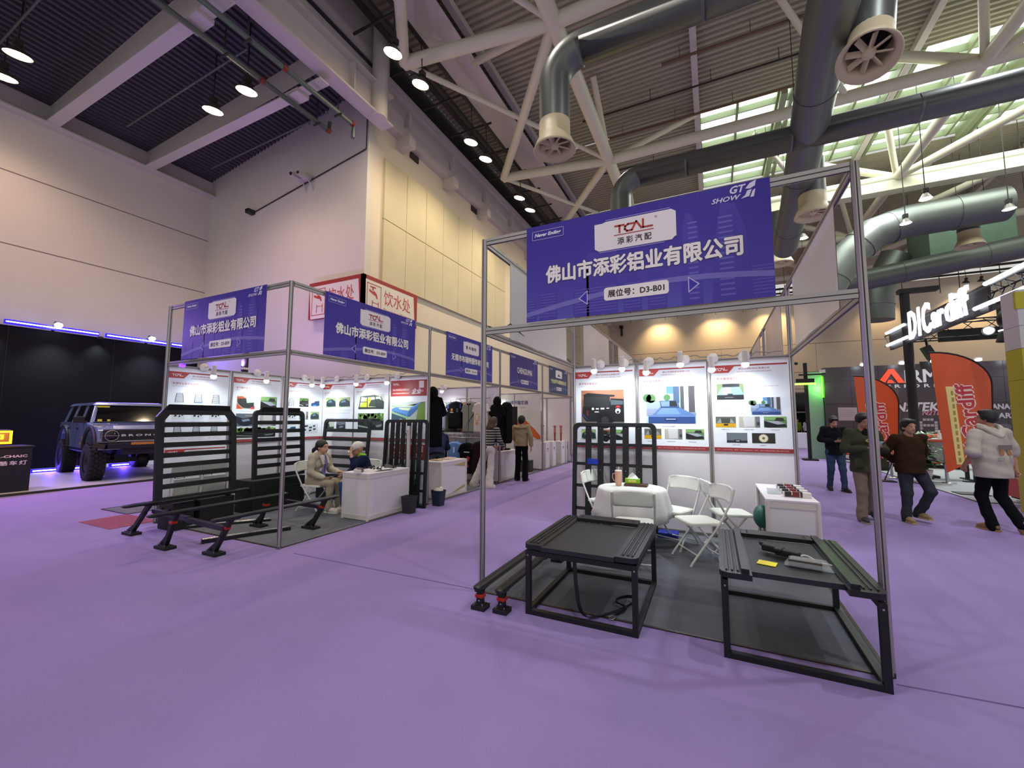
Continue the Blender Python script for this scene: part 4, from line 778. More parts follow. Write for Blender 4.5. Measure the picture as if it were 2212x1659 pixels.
# cross bars
def crossbar(label, loc, L, h, lean=0., foot=(.1, .14), rz=0., collar=1, g=None, inset=.08, ring=False, fat=1.):
    t = thing('roof_cross_bar', label, 'roof bar', loc, rz, g)
    prof = [(-.045*fat, 0), (-.036*fat, .014), (-.008, .02), (.008, .02), (.036*fat, .014), (.045*fat, 0), (.034*fat, -.022), (-.034*fat, -.022)]
    b = MB(); vs = []
    for y, s in ((-L/2, .5), (-L/2+.02, .9), (-L/2+.06, 1), (L/2-.06, 1), (L/2-.02, .9), (L/2, .5)): vs += [(x*s, y, z*s+h) for x, z in prof]
    n = 8; fs = [(i*n+k, i*n+(k+1) % n, (i+1)*n+(k+1) % n, (i+1)*n+k) for i in range(5) for k in range(n)]+[tuple(range(n))[::-1], tuple(range(5*n, 6*n))]
    b.add(vs, fs); b.box((0, 0, h+.021), (.008, L-.16, .002), mat=M_blk2); b.build('bar', M_ral, t)
    for s in (-1, 1):
        yy = s*(L/2-inset); b = MB(); b.box((lean, yy, .018), (foot[0], foot[1], .036)); b.box((lean, yy, .04), (foot[0]*.7, foot[1]*.7, .012))
        for a in (-1, 1): b.tube([(lean+a*foot[0]*.3, yy-foot[1]*.35, .036), (lean+a*foot[0]*.3, yy-foot[1]*.35, .06)], .005, 6, mat=M_chrome)
        b.build('foot', M_blk2, t, bevel=.006)
        b = MB(); b.beam((lean, yy, .03), (0.0+lean*.25, yy, h*.72), .06 if h > .3 else .055, .05 if h > .3 else .05, up=(0, 1, 0)); b.beam((lean*.3, yy, h*.7), (0, yy-s*.01, h-.012), .06, .05, up=(0, 1, 0)); b.box((0, yy-s*.02, h-.024), (.05, .16, .025))
        if h > .3: b.beam((lean-.11, yy, .03), (lean*.55, yy, h*.42), .035, .04, up=(0, 1, 0))
        for q in (.22, .4) if h < .3 else (): b.lathe([(.008, 0), (.008, .004), (0, .004)], 8, o=(lean+.0, yy-.026, h*q+.03), ax=(0, -1, 0), mat=M_chrome)
        b.build('tower', M_blk, t, bevel=.006)
        if collar:
            zc = h*.72 if h > .3 else h*.58; xc = lean*.27
            b = MB(); b.box((xc, yy, zc), (.075, .066, .028 if h < .3 else .035)); b.build('collar', M_redr, t, bevel=.004)
        if ring:
            b = MB(); b.tube([(lean*.5+.035+.02*math.cos(a), yy-.03, h*.5+.02*math.sin(a)) for a in [2*PI*i/10 for i in range(10)]], .004, 6, closed=True); b.build('tie_ring', M_blk2, t)
    return t
crossbar('low cross bar with red collars, outer one by the left post', (.17, .41, 0), 1.62, .19, foot=(.13, .11), inset=.08)
crossbar('low cross bar with red collars, inner one beside the steel stand', (.37, .40, 0), 1.56, .19, foot=(.13, .11), inset=.08)
crossbar('tall red collared cross bar nearest the aisle in front of the left booth', (-3.12, .18, 0), 1.78, .47, lean=-.30, foot=(.26, .13), inset=.22, ring=True)
crossbar('tall red collared cross bar, middle of the three before the left booth', (-4.02, -.02, 0), 1.8, .47, lean=-.2, foot=(.26, .13), inset=.3)
crossbar('tall cross bar farthest from the aisle, in front of the first leaning rack', (-4.98, .05, 0), 1.66, .47, lean=-.42, foot=(.26, .13), inset=.3, collar=0)
for x0, x1, y, w in ((-3.2, -4.05, -.5, 'near ends of the first and middle bars'), (-3.2, -4.05, .86, 'far ends of the first and middle bars'), (-4.15, -5.05, -.42, 'near ends of the middle and last bars')):
    b = MB(); b.beam((x0, y, .33), (x1, y+.03, .34), .06, .055); b.beam((x0, y-.03, .33), (x1, y, .34), .004, .02, mat=M_ral); b.build('bed_rail', mat('dark_violet_steel', '221c30', rough=.35, metal=.3), label='dark square rail joining the '+w, cat='rail', bevel=.005)
b = MB(); b.beam((-4.05, -.3, .03), (-3.62, .66, .03), .09, .045); [b.beam((-4.05+dx, -.3, .054), (-3.62+dx, .66, .054), .008, .006, mat=M_chrome) for dx in (-.025, 0, .025)]; b.build('roof_bar_blank', M_ral, label='loose black grooved bar lying on the carpet behind the nearest foot', cat='roof bar', bevel=.006)
b = MB(); b.beam((-5.2, -.1, .02), (-4.4, .9, .02), .12, .035); [b.beam((-5.2+dx, -.1, .04), (-4.4+dx, .9, .04), .008, .006, mat=M_chrome) for dx in (-.04, -.013, .013, .04)]; b.build('roof_bar_blank', M_ral, label='loose wide ribbed bar lying under the first leaning rack', cat='roof bar', bevel=.006)
# roof racks
def rack(label, w, h, horiz, n, loc, rz, tilt, chamfer='cut', spoiler=0, rail=.06, bars=(), fill=None):
    t = thing('roof_rack', label, 'roof rack', loc, rz, rx=-tilt)
    M = Matrix(((1, 0, 0, 0), (0, 0, -1, 0), (0, 1, 0, 0), (0, 0, 0, 1)))  # local xy -> xz facing -y
    c = .13 if chamfer == 'cut' else .09
    def outline(o, k): # offset inward
        W, H, C = w/2-o, h-o, c-o*.4
        if chamfer == 'cut': top = [(W, H-C), (W-C*.75, H), (-W+C*.75, H), (-W, H-C)]
        else:
            top = [(W-C+C*math.cos(a), H-C+C*math.sin(a)) for a in [PI/2*i/6 for i in range(7)]] + [(-W+C-C*math.sin(a), H-C+C*math.cos(a)) for a in [PI/2*i/6 for i in range(7)]]
        return [(W, o)] + top + [(-W, o)]
    def ringmesh(nm, o, r, dep):
        A, B_ = outline(o, 0), outline(o+r, 0); m = len(A); vs = []
        for z in (0, dep): vs += [(x, -z, y) for x, y in A]+[(x, -z, y) for x, y in B_]
        fs = []
        for i in range(m):
            j = (i+1) % m
            fs += [(2*m+i, 2*m+j, 3*m+j, 3*m+i), (j, i, m+i, m+j), (i, j, 2*m+j, 2*m+i), (m+j, m+i, 3*m+i, 3*m+j)]
        b = MB(); b.add(vs, fs); return b.build(nm, M_blk, t, bevel=.006)
    ringmesh('outer_frame', 0, rail, .055)
    if spoiler: b = MB(); b.add([(-w/2+.09, 0, h-.02), (w/2-.09, 0, h-.02), (w/2-.13, -.09, h+.05), (-w/2+.13, -.09, h+.05), (-w/2+.09, -.03, h-.09), (w/2-.09, -.03, h-.09)], [(0, 1, 2, 3), (3, 2, 5, 4), (1, 5, 2), (0, 3, 4), (0, 4, 5, 1)]); b.build('wind_deflector', M_blk, t)
    for i in range(n):
        f = (i+1)/(n+1); b = MB()
        if horiz:
            z = rail+(h-2*rail)*f; b.box((0, -.03, z), (w-2*rail+.02, .022, .07)); b.box((0, -.0425, z+.008), (w-2*rail, .003, .005), mat=M_blk2); b.box((0, -.0425, z-.012), (w-2*rail, .003, .005), mat=M_blk2)
        else:
            x = -w/2+rail+(w-2*rail)*f; b.box((x, -.035, h/2), (.09, .022, h-2*rail+.02)); b.box((x-.014, -.0475, h/2), (.004, .003, h-2*rail), mat=M_blk2); b.box((x+.014, -.0475, h/2), (.004, .003, h-2*rail), mat=M_blk2)
            for zz in (rail+.02, h-rail-.02, h*.55): b.lathe([(.006, 0), (.006, .003), (0, .003)], 8, o=(x, -.047, zz), ax=(0, -1, 0), mat=M_chrome)
        b.build('slat', M_blk, t, bevel=.003)
    for z in bars: b = MB(); b.box((0, -.012, z), (w-2*rail, .024, .045)); b.build('cross_member', M_blk, t)
    return t
rack('black roof rack with cut corners and horizontal slats, farthest left by the stage', 1.12, 1.36, True, 7, (-5.02, .12, .42), PI/2+.03, .08, 'cut', 1, .095)
rack('black roof rack with pointed top corner, second from the left, partly behind the post', 1.0, 1.2, True, 6, (-5.12, 1.5, .58), PI/2, .06, 'round', 1, .07)
rack('black roof rack with wide spaced slats leaning behind the two seated people', 1.32, 1.2, True, 5, (-4.85, 2.72, .43), 0, .09, 'round', 0, .06)
rack('upright black rack with narrow vertical slats and grey edge strip by the bin', 1.0, 1.62, False, 6, (-3.27, 2.74, .0), .06, .045, 'round', 0, .055, (.3, .62))
rack('tall black rack with vertical slats leaning on the right booth back wall', 1.25, 1.58, False, 5, (.66, 2.74, .0), 0, .075, 'round', 0, .06, (.28, .62, .95, 1.25))
b = MB(); b.bb((-3.16, 2.66, .3), (-3.10, 2.69, 1.5), 'b9b2b2'); b.box((-3.13, 2.655, 1.46), (.03, .01, .08), 'e8e4d8'); b.build('edge_strip', M_matte, label='grey trim strip taped upright to the slatted rack by the bin', cat='strip')
def case(x, y, w, d, h, lab, rz=0):
    t = thing('black_case', lab, 'case', (x, y, 0), rz); b = MB(); b.box((0, 0, h/2), (w, d, h)); b.box((0, 0, h*.72), (w+.012, d+.012, .02)); b.build('shell', M_blk2, t, bevel=.02)
    b = MB(); [b.box((s*w*.25, -d/2-.01, h*.72), (.05, .02, .05)) for s in (-1, 1)]; b.build('latch', M_blk, t)
    b = MB(); b.tube([(-.07, -d/2-.005, h*.5), (-.07, -d/2-.03, h*.5), (.07, -d/2-.03, h*.5), (.07, -d/2-.005, h*.5)], .008, 6); b.build('handle', M_blk, t)
case(-5.22, .42, .45, .5, .40, 'low black case under the first leaning rack, left side'); case(-5.25, -.12+.1, .4, .28, .40, 'small black case under the first leaning rack, outer end')
case(-5.3, 1.5, .5, 1.0, .56, 'large black case carrying the second leaning rack', 0); case(-4.85, 2.55+.2, 1.2, .35, .41, 'long black case carrying the rack behind the seated people')
# folding chairs
def chair(label, loc, rz, group='white folding chairs', first=[]):
    if first: return dup(first[0], loc, rz, label, group)
    t = thing('folding_chair', label, 'chair', loc, rz, group)   # faces -y
    b = MB(); b.T = Matrix.Translation((0, 0, .43)); P = rrect(.39, .38, .06, cx=0, cy=0); n = len(P)
    b.prism(P, -.012, .012); b.prism([(x*.94, y*.94) for x, y in P], .012, .018); b.build('seat', M_wplas, t, bevel=.006)
    b = MB(); vs = []; m = 12
    for zz, s in ((.66, .85), (.68, .98), (.72, 1.0), (.78, 1.0), (.81, .96), (.825, .8)):
        for i in range(m+1):
            u = -1+2*i/m; vs.append((u*.205*s, .235+.035*(1-u*u)+(zz-.66)*.18, zz-.01*u*u))
    k = len(vs); vs += [(x, y+.018, z) for x, y, z in vs]; W_ = m+1; fs = []
    for r in range(5):
        for i in range(m): a = r*W_+i; fs += [(a, a+1, a+W_+1, a+W_), (k+a+1, k+a, k+a+W_, k+a+W_+1)]
    bd = [i for i in range(m+1)]+[r*W_+m for r in range(1, 6)]+[5*W_+i for i in range(m-1, -1, -1)]+[r*W_ for r in range(4, 0, -1)]
    for i in range(len(bd)): a, c = bd[i], bd[(i+1) % len(bd)]; fs.append((c, a, a+k, c+k))
    b.add(vs, fs, smooth=True); b.build('backrest', M_wplas, t)
    for s in (-1, 1):
        b = MB(); b.tube([(s*.2, -.2, .02), (s*.2, .12, .44), (s*.205, .25, .68), (s*.2, .285, .8)], .0115, 10); b.ball((s*.2, -.2, .014), (.016, .016, .014), n=8, m=6); b.build('front_leg', M_wtube, t)
        b = MB(); b.tube([(s*.175, .24, .02), (s*.175, -.1, .42)], .0105, 10); b.ball((s*.175, .24, .014), (.015, .015, .014), n=8, m=6); b.build('rear_leg', M_wtube, t)
    for y, z, w_ in ((-.12, .115, .2), (.2, .065, .175), (.1, .41, .2)): b = MB(); b.tube([(-w_, y, z), (w_, y, z)], .008, 8); b.build('stretcher', M_wtube, t)
    t.scale = (1.1, 1.1, 1.05); first.append(t); return t
def face(dx, dy): return math.atan2(dy, dx)+PI/2
chair('white folding chair with its back to the camera, in front of the round table', (1.18, 1.42, 0), face(-.15, 1))
chair('white folding chair behind the left side of the round table', (.60, 2.60, 0), face(.8, -.5))
chair('white folding chair right of the table, backrest toward the wall', (1.52, 2.36, 0), face(-.45, -.9))
chair('white folding chair turned sideways in front of the pair on the right', (1.84, 1.86, 0), face(-.85, -.5))
chair('white folding chair nearest the display counter, facing it', (2.2, 2.5, 0), face(.9, .3))
chair('white folding chair under the seated woman in the left booth', (-4.42, 1.76, 0), face(1, .15))
chair('white folding chair under the seated man with the cap', (-3.85, 2.22, 0), face(-.2, -1) + .3)
def folded(x, y, lab):
    t = thing('folded_chair', lab, 'chair', (x, y, 0), -PI/2, group='folded white chairs against the wall')
    M = Matrix.Rotation(.12, 4, 'X')
    b = MB(); b.T = M; b.box((0, .02, .86), (.4, .025, .17)); b.build('backrest', M_wplas, t, bevel=.02)
    b = MB(); b.T = M; b.box((0, -.02, .5), (.36, .025, .38)); b.box((0, -.035, .5), (.01, .01, .36), mat=M_wtube); b.build('seat', M_wplas, t, bevel=.02)
    for s in (-1, 1): b = MB(); b.T = M; b.tube([(s*.2, 0, .02), (s*.2, .015, .92)], .011, 8); b.tube([(s*.17, -.03, .02), (s*.17, -.03, .6)], .01, 8); b.build('leg', M_wtube, t)
    t.rotation_euler.z = PI/2
folded(-5.66, .24, 'folded white chair behind the first rack, nearer the stage'); folded(-5.70, .68, 'folded white chair behind the first rack, nearer the inner corner')
# round table with cloth
TC = (1.03, 2.17)
t = thing('round_table', 'round table hidden under the white scalloped cloth', 'table', (TC[0], TC[1], 0))
b = MB(); b.lathe([(0, .705), (.42, .705), (.425, .715), (.42, .728), (0, .728)], 40); b.build('table_top', M_wplas, t)
b = MB(); b.tube([(0, 0, .03), (0, 0, .7)], .035, 14); b.build('pedestal', M_wtube, t); b = MB(); [b.tube([(0, 0, .05), (.28*math.cos(a), .28*math.sin(a), .02)], .016, 8) for a in (0.4, 1.97, 3.54, 5.11)]; b.build('foot', M_wtube, t)
b = MB(); n = 144; vs = [(TC[0], TC[1], .735)]; rings = []
def fold(a): return .5*math.sin(a*9+.5)+.3*math.sin(a*14+2)+.2*math.sin(a*5)
prof = [(.2, .735, 0), (.38, .735, 0), (.425, .732, .02), (.44, .715, .1), (.455, .65, .45), (.475, .56, .8), (.495, .47, 1), (.52, .38, 1.1)]
for r, z, k in prof:
    for i in range(n):
        a = 2*PI*i/n; rr_ = r+.028*k*fold(a); zz = z
        if z < .4: zz = z+.035*math.sin(a*2+1)-.010*abs(math.sin(a*24))
        vs.append((TC[0]+rr_*math.cos(a), TC[1]+rr_*math.sin(a), zz))
fs = [(0, 1+i, 1+(i+1) % n) for i in range(n)]
for j in range(len(prof)-1):
    for i in range(n): a = 1+j*n; fs.append((a+i, a+n+i, a+n+(i+1) % n, a+(i+1) % n))
b.add(vs, fs, smooth=True)
o = b.build('tablecloth', mat('white_tablecloth', 'd8d8d6', rough=.8, noise=.05, nscale=25, bump=.35, bscale=70), label='white scalloped damask cloth draped over the round table', cat='tablecloth')
m_ = o.modifiers.new('thick', 'SOLIDIFY'); m_.thickness = .003
t = thing('insulated_tumbler', 'pink tumbler with handle and straw on the round table', 'tumbler', (.85, 2.22, .737))
b = MB(); b.lathe([(0, 0), (.036, 0), (.04, .02), (.045, .11), (.045, .185), (.043, .19), (0, .19)], 24, 'd8a48c'); b.build('cup_body', M_matte, t)
b = MB(); b.lathe([(.046, .19), (.046, .205), (0, .207)], 24, 'e8d8c8'); b.build('cup_lid', M_matte, t); b = MB(); b.tube([(.0, .015, .19), (.005, .02, .25)], .005, 8, 'e8e0d8'); b.build('straw', M_matte, t)
b = MB(); b.tube([(-.043, 0, .16), (-.075, 0, .155), (-.078, 0, .1), (-.06, 0, .06), (-.042, 0, .06)], .007, 8, 'c89880'); b.build('cup_handle', M_matte, t)
t = thing('tissue_pack', 'green tissue pack with a tissue pulled up on the round table', 'tissues', (1.02, 2.32, .737), .1)
b = MB(); b.box((0, 0, .062), (.19, .1, .06), '8cc818'); b.box((0, -.051, .062), (.1, .004, .03), 'e8e070'); b.build('packet', mat('tissue_wrap', attr=True, rough=.3, bump=.5, bscale=30), t, bevel=.02)
b = MB(); b.add([(-.07, -.02, .09), (.07, -.03, .09), (.08, .03, .09), (-.06, .03, .09), (.0, 0, .175), (.04, .01, .14), (-.045, 0, .13)], [(0, 1, 5, 4), (4, 5, 2), (4, 2, 3), (0, 4, 6), (6, 4, 3), (1, 2, 5)], 'e8ecec'); b.build('tissue', M_matte, t)
b = MB(); b.box((1.07, 2.3, .752), (.3, .16, .028), '4a2c1c'); b.build('wooden_tray', mat('dark_wood', attr=True, rough=.4, noise=.4, nscale=20, stretch=(1, 8, 8)), label='dark brown tray under the tissue pack on the round table', cat='tray', bevel=.004)
t = thing('floor_tray', 'blue plastic crate on the carpet behind the round table', 'crate', (1.42, 2.72, 0)); b = MB(); b.box((0, 0, .04), (.26, .2, .08), '1c2c9c'); b.build('crate_body', M_matte, t, bevel=.01)
b = MB(); b.box((.38, 2.66, 1.0-.0), (.16, .01, .08), '1838b0'); b.build('blue_tape', M_matte, label='blue tape patch between the slats of the rack behind the table', cat='tape')
# counters
def counter(label, x0, y0, x1, y1, h, open_side=None, mark=None):
    t = thing('display_counter', label, 'counter', (x0, y0, 0)); w, d = x1-x0, y1-y0
    for x in (0, w):
        for y in (0, d): b = MB(); b.beam((x, y, 0), (x, y, h-.02), .042, .042, n=8); b.build('corner_post', M_arm, t)
    b = MB(); b.box((w/2, d/2, h-.01), (w+.03, d+.03, .022)); b.build('counter_top', M_white, t, bevel=.003)
    for nm, p, q in (('front', (0, 0), (w, 0)), ('back', (0, d), (w, d)), ('left', (0, 0), (0, d)), ('right', (w, 0), (w, d))):
        if nm == open_side: 
            b = MB(); b.beam((p[0], p[1], h*.45), (q[0], q[1], h*.45), .02, .03); b.build('shelf_rail', M_arm, t); continue
        b = MB(); b.beam((*p, h/2), (*q, h/2), .008, h-.06); b.build('side_panel', M_white, t)
        for z in (h-.05, .05): b = MB(); b.beam((*p, z), (*q, z), .024, .07); b.build('panel_rail', M_arm, t)
    if mark:
        b = MB(); b.T = YZ(w+.014, 0, 0); b.poly([(.05, .02), (d-.06, .14), (d-.06, .2), (.3, .06)], 0, 'b49c50'); b.poly([(.45, h-.1), (d-.05, h-.06), (d-.06, h-.15)], 0, 'b49c50'); b.build('tape_residue', M_print, t)
    if open_side: b = MB(); b.box((w/2, d/2, h*.45), (w-.05, d-.05, .015)); b.build('shelf', M_white, t)
    return t
counter('white counter with four brochure boxes in the right booth', 2.52, 1.62, 3.0-.04, 2.78, .8, 'left')
counter('white counter beside the seated pair in the left booth', -3.52, 1.53, -2.98, 2.5, .75)
counter('white counter with yellowed tape marks in the clothing booth', -3.5, 3.55, -3.0, 4.5, .75, mark=1)
counter('white counter facing the woman in beige', -3.62, 6.28, -3.02, 7.3, .78)
# brochure boxes
def cardbox(loc, rz, label, first=[]):
    if first: return dup(first[0], loc, rz, label, 'business card boxes on the counter')
    t = thing('card_box', label, 'card box', loc, rz, 'business card boxes on the counter')
    b = MB(); b.box((0, 0, .025), (.25, .07, .05), 'd8d4d0'); b.build('box_body', M_print, t)
    b = MB(); b.box((-.085, 0, .028), (.06, .075, .05), '241c20'); b.box((-.02, 0, .03), (.075, .076, .052), '6e1e22'); b.box((.035, 0, .03), (.02, .077, .053), '2c2024'); b.box((-.05, -.0005, .04), (.008, .076, .034), 'd8d4d0'); b.build('printed_card', M_print, t)
    first.append(t); return t
for i, y in enumerate((1.86, 2.05, 2.24, 2.43)): cardbox((2.82-.0*i, y, .803), .02, ('nearest', 'second', 'third', 'farthest')[i]+' of the four card boxes on the right booth counter')
for i, (x, y) in enumerate(((-3.35, 1.66), (-3.22, 1.58))): cardbox((x, y, .753), -1.0, ('left', 'right')[i]+' card box on the corner of the left booth counter')
t = thing('acrylic_holder', 'clear acrylic card holder left of the card boxes on the right counter', 'holder', (2.62, 2.0, .803)); b = MB(); b.box((0, 0, .004), (.12, .1, .008)); b.box((0, .03, .03), (.12, .005, .05)); b.box((0, -.03, .02), (.12, .005, .03)); b.build('holder_body', mat('acrylic', 'dfe6ea', rough=.1, alpha=.5), t)
t = thing('leaflet_pile', 'pile of white leaflets on the left booth counter', 'leaflets', (-3.2, 1.86, .753)); rr = random.Random(2)
for i in range(5): b = MB(); b.T = Matrix.Rotation(rr.uniform(-.3, .3), 4, 'Z'); b.box((.02*i, .05*i, .004+.006*i), (.2, .28, .006), 'e0dcd8'); b.build('leaflet', M_print, t)
t = thing('mounting_parts', 'tangle of small black mounting parts on the left booth counter', 'parts', (-3.25, 2.25, .753))
for i in range(26):
    b = MB(); x, y, z = rr.uniform(-.2, .2), rr.uniform(-.42, .22), rr.uniform(.012, .05); a = rr.uniform(0, 3.1)
    d = Vector((math.cos(a), math.sin(a), rr.uniform(-.1, .35)))*.06; b.beam(Vector((x, y, z))-d*.6, Vector((x, y, z))+d*.8, .022, .016); b.ball(Vector((x, y, z))+d*.8, .016, n=8, m=6); b.build('clamp', M_blk2, t, bevel=.003)
b = MB(); b.box((-3.1, 2.12, .80), (.14, .1, .012), R=Euler((.5, .3, .2)).to_matrix()); b.build('smartphone', M_blk2, label='dark phone leaning on the black parts of the left counter', cat='phone', bevel=.004)
# goods inside the right counter
b = MB(); b.ball((2.5, 2.05, .53), (.09, .14, .13), '1c5a50'); b.ball((2.52, 2.2, .47), (.07, .1, .08), '286858'); b.build('green_bag', mat('crumpled_plastic', attr=True, rough=.35, bump=.9, bscale=18), label='dark green plastic bag bulging from the open side of the counter', cat='bag')
t = thing('water_bottle', 'plastic water bottle on the lower level inside the right counter', 'bottle', (2.58, 1.86, .37)); b = MB(); b.lathe([(0, 0), (.03, 0), (.033, .02), (.03, .12), (.033, .16), (.012, .2), (.012, .22)], 16, 'b8c4c0'); b.build('bottle_body', mat('clear_plastic', attr=True, rough=.1, alpha=.6), t); b = MB(); b.lathe([(.014, .215), (.014, .235), (0, .235)], 12, 'e0e0e0'); b.build('cap', M_matte, t)
b = MB(); b.box((2.66, 2.0, .06), (.2, .3, .12), '2a2420'); b.box((2.62, 2.3, .1), (.16, .2, .2), 'a89878'); b.box((2.6, 1.8, .08), (.14, .2, .16), '6a5c44'); b.build('stored_boxes', M_matte, label='small brown and black boxes stored inside the right counter', cat='boxes', bevel=.008)
# bins
def bin_(x, y, lab, c, bag=False):
    t = thing('waste_bin', lab, 'bin', (x, y, 0)); b = MB(); P0, P1 = rrect(.19, .15, .03), rrect(.24, .2, .035); n = len(P0)
    vs = [(a, e, 0) for a, e in P0]+[(a, e, .28) for a, e in P1]+[(a*.94, e*.94, .28) for a, e in P1]+[(a*.9, e*.9, .02) for a, e in P0]
    fs = [tuple(range(n))[::-1]]+[(r*n+i, r*n+(i+1) % n, (r+1)*n+(i+1) % n, (r+1)*n+i) for r in range(3) for i in range(n)]+[tuple(range(3*n, 4*n))]
    b.add(vs, fs, c); b.prism(rrect(.25, .21, .035), .265, .28, c) if False else None; b.build('bin_body', M_matte, t)
    b = MB(); b.tube([(a*1.01, e*1.01, .28) for a, e in P1], .006, 6, c, closed=True); b.build('rim', M_matte, t)
    if bag: b = MB(); b.ball((0, 0, .27), (.1, .08, .06), 'd8d0c4'); b.ball((.04, .02, .3), (.04, .05, .05), 'e0dcd0'); b.build('bin_liner', M_fab, t)
bin_(-2.80, 2.33, 'dark grey waste bin at the aisle corner of the left counter', '26262c'); bin_(-2.72, 3.08, 'dark blue waste bin with a white bag behind the slatted rack', '20263c', True)
# ---------------------------------------------------------------- clothing booth
t = thing('clothes_rail', 'upper clothes rail on the partition of the clothing booth', 'rail', (0, 0, 0))
b = MB(); b.tube([(-5.6, 5.78, 2.17), (-3.1, 5.78, 2.17)], .012, 8); b.build('rail_tube', M_alu, t)
for x in (-5.5, -4.2, -3.2): b = MB(); b.tube([(x, 5.78, 2.17), (x, 5.97, 2.2)], .01, 6); b.build('rail_bracket', M_alu, t)
t = thing('clothes_rail', 'lower clothes rail under the white ledge of the clothing booth', 'rail', (0, 0, 0))
b = MB(); b.tube([(-5.6, 5.62, 1.16), (-3.1, 5.62, 1.16)], .012, 8); b.build('rail_tube', M_alu, t)
b = MB(); b.box((-4.35, 5.8, 1.26), (2.5, .2, .05)); b.build('ledge', M_white, t)
def garment(name, label, cat, loc, rz, W_, H, col, sleeve=.5, th=.07, neck='d0d0d0', mats=None, collar=False, spread=.16, prints=(), hood=False, group=None, hang=True, sl2=None):
    t = thing(name, label, cat, loc, rz, group)   # hangs down from z=0, faces -y
    w = W_/2; s = sleeve; P = [(-.07, -.02), (.07, -.02), (w*.95, -.07), (w+spread*s, -.07-.42*s), (w+spread*s-.1, -.12-.44*s), (w*.98, -.22), (w, -H), (-w, -H), (-w*.98, -.22), (-w-spread*s+.1, -.12-.44*s), (-w-spread*s, -.07-.42*s), (-w*.95, -.07)]
    b = MB(); b.T = XZ(0, -th/2, 0); n = len(P); c = .93
    vs = [(x, y, -th/2) for x, y in P]+[(x, y, th/2) for x, y in P]
    cx, cy = 0, -H*.45; In = [(cx+(x-cx)*.86, cy+(y-cy)*.9) for x, y in P]
    vs += [(x, y, th*1.0) for x, y in In]+[(x, y, -th*1.0) for x, y in In]
    fs = [(i, (i+1) % n, n+(i+1) % n, n+i) for i in range(n)]+[(n+i, n+(i+1) % n, 2*n+(i+1) % n, 2*n+i) for i in range(n)]+[((i+1) % n, i, 3*n+i, 3*n+(i+1) % n) for i in range(n)]+[tuple(range(2*n, 3*n)), tuple(range(3*n, 4*n))[::-1]]
    b.add(vs, fs, col); b.build('fabric_body', M_fab, t, bevel=.012)
    if collar: b = MB(); b.T = XZ(0, -th*1.5, 0); b.poly([(-.08, .0), (-.03, .02), (0, -.12), (-.05, -.1)], 0, neck); b.poly([(.08, .0), (.05, -.1), (0, -.12), (.03, .02)], .0, neck); b.rect(-.008, -H+.03, .008, -.12, 0, neck); b.build('collar', M_fab, t)
    if hood: b = MB(); b.ball((0, -.05, .03), (.105, .11, .14), col); b.build('hood', M_fab, t)
    if prints:
        b = MB(); b.T = XZ(0, -th*1.5-.004, 0)
        for k_, pr in enumerate(prints): b.poly(pr[1], .001*k_, pr[0])
        b.build('print', M_print, t)
    if hang: b = MB(); b.tube([(0, -.02, -.03), (0, -.02, .03), (.012, -.02, .06), (0, -.02, .08), (-.012, -.02, .065)], .004, 6); b.tube([(-W_*.4, -.03, -.05), (0, -.03, -.01), (W_*.4, -.03, -.05)], .008, 6); b.build('hanger', M_blk2, t)
    return t
R4 = lambda x0, y0, x1, y1: [(x0, y0), (x1, y0), (x1, y1), (x0, y1)]
G1 = 'shirts on the upper clothes rail'
garment('hanging_shirt', 'lilac polo shirt on the upper rail beside the black hooded top', 'shirt', (-4.55, 5.72, 2.11), 0, .36, .76, 'b4a8d0', .5, group=G1)
garment('hanging_shirt', 'olive shirt edge just right of the lilac polo', 'shirt', (-4.33, 5.82, 2.1), .9, .34, .8, '586050', .3, group=G1)
garment('hanging_shirt', 'black team shirt with orange badge and blue shoulders on the upper rail', 'shirt', (-4.06, 5.70, 2.11), 0, .42, .72, '0e0f14', .35, group=G1, prints=(('d8702c', R4(-.11, -.27, -.05, -.2)), ('d0d0d0', R4(-.13, -.31, -.03, -.29)), ('384838', R4(.06, -.3, .12, -.2)), ('2c4ca8', R4(-.2, -.2, -.17, -.08)), ('2c4ca8', R4(.17, -.2, .2, -.08))))
garment('hanging_shirt', 'orange and green shirts edge-on right of the black team shirt', 'shirt', (-3.82, 5.84, 2.1), 1.1, .34, .8, 'c8582c', .3, group=G1)
garment('hanging_shirt', 'grey collared shirt with white cuff on the upper rail', 'shirt', (-3.62, 5.70, 2.1), 0, .4, .82, '84867c', .45, collar=True, neck='a8aaa0', group=G1)
garment('hanging_shirt', 'white tee with an orange line drawing on the upper rail', 'shirt', (-3.28, 5.68, 2.08), 0, .4, .8, 'd0c6bc', .4, group=G1, prints=(('d88860', [(-.08+.07*math.cos(a), -.4+.1*math.sin(a)) for a in [i*PI/5 for i in range(10)]]), ('d0c6bc', [(-.08+.055*math.cos(a), -.4+.082*math.sin(a)) for a in [i*PI/5 for i in range(10)]]), ('d88860', R4(-.12, -.58, -.04, -.52))))
G2 = 'shirts on the lower clothes rail'
garment('hanging_shirt', 'black shirt at the left end of the lower rail', 'shirt', (-4.45, 5.6, 1.1), 0, .36, .72, '14141a', .3, group=G2)
garment('hanging_shirt', 'light blue tee with a white tag on the lower rail', 'shirt', (-3.95, 5.52, 1.08), .15, .38, .72, '6c90cc', .45, group=G2, prints=(('e8e8ec', R4(-.02, -.3, .015, -.16)),))
garment('hanging_shirt', 'black tee with a red crossed print on the lower rail', 'shirt', (-3.55, 5.48, 1.06), 0, .42, .78, '0c0c10', .4, group=G2, prints=(('b83048', [(-.12, -.6), (-.04, -.66), (.12, -.38), (.05, -.34)]), ('a02840', [(-.1, -.36), (-.02, -.4), (.1, -.62), (.04, -.62)]), ('c8c8d0', R4(-.06, -.26, .1, -.235))))
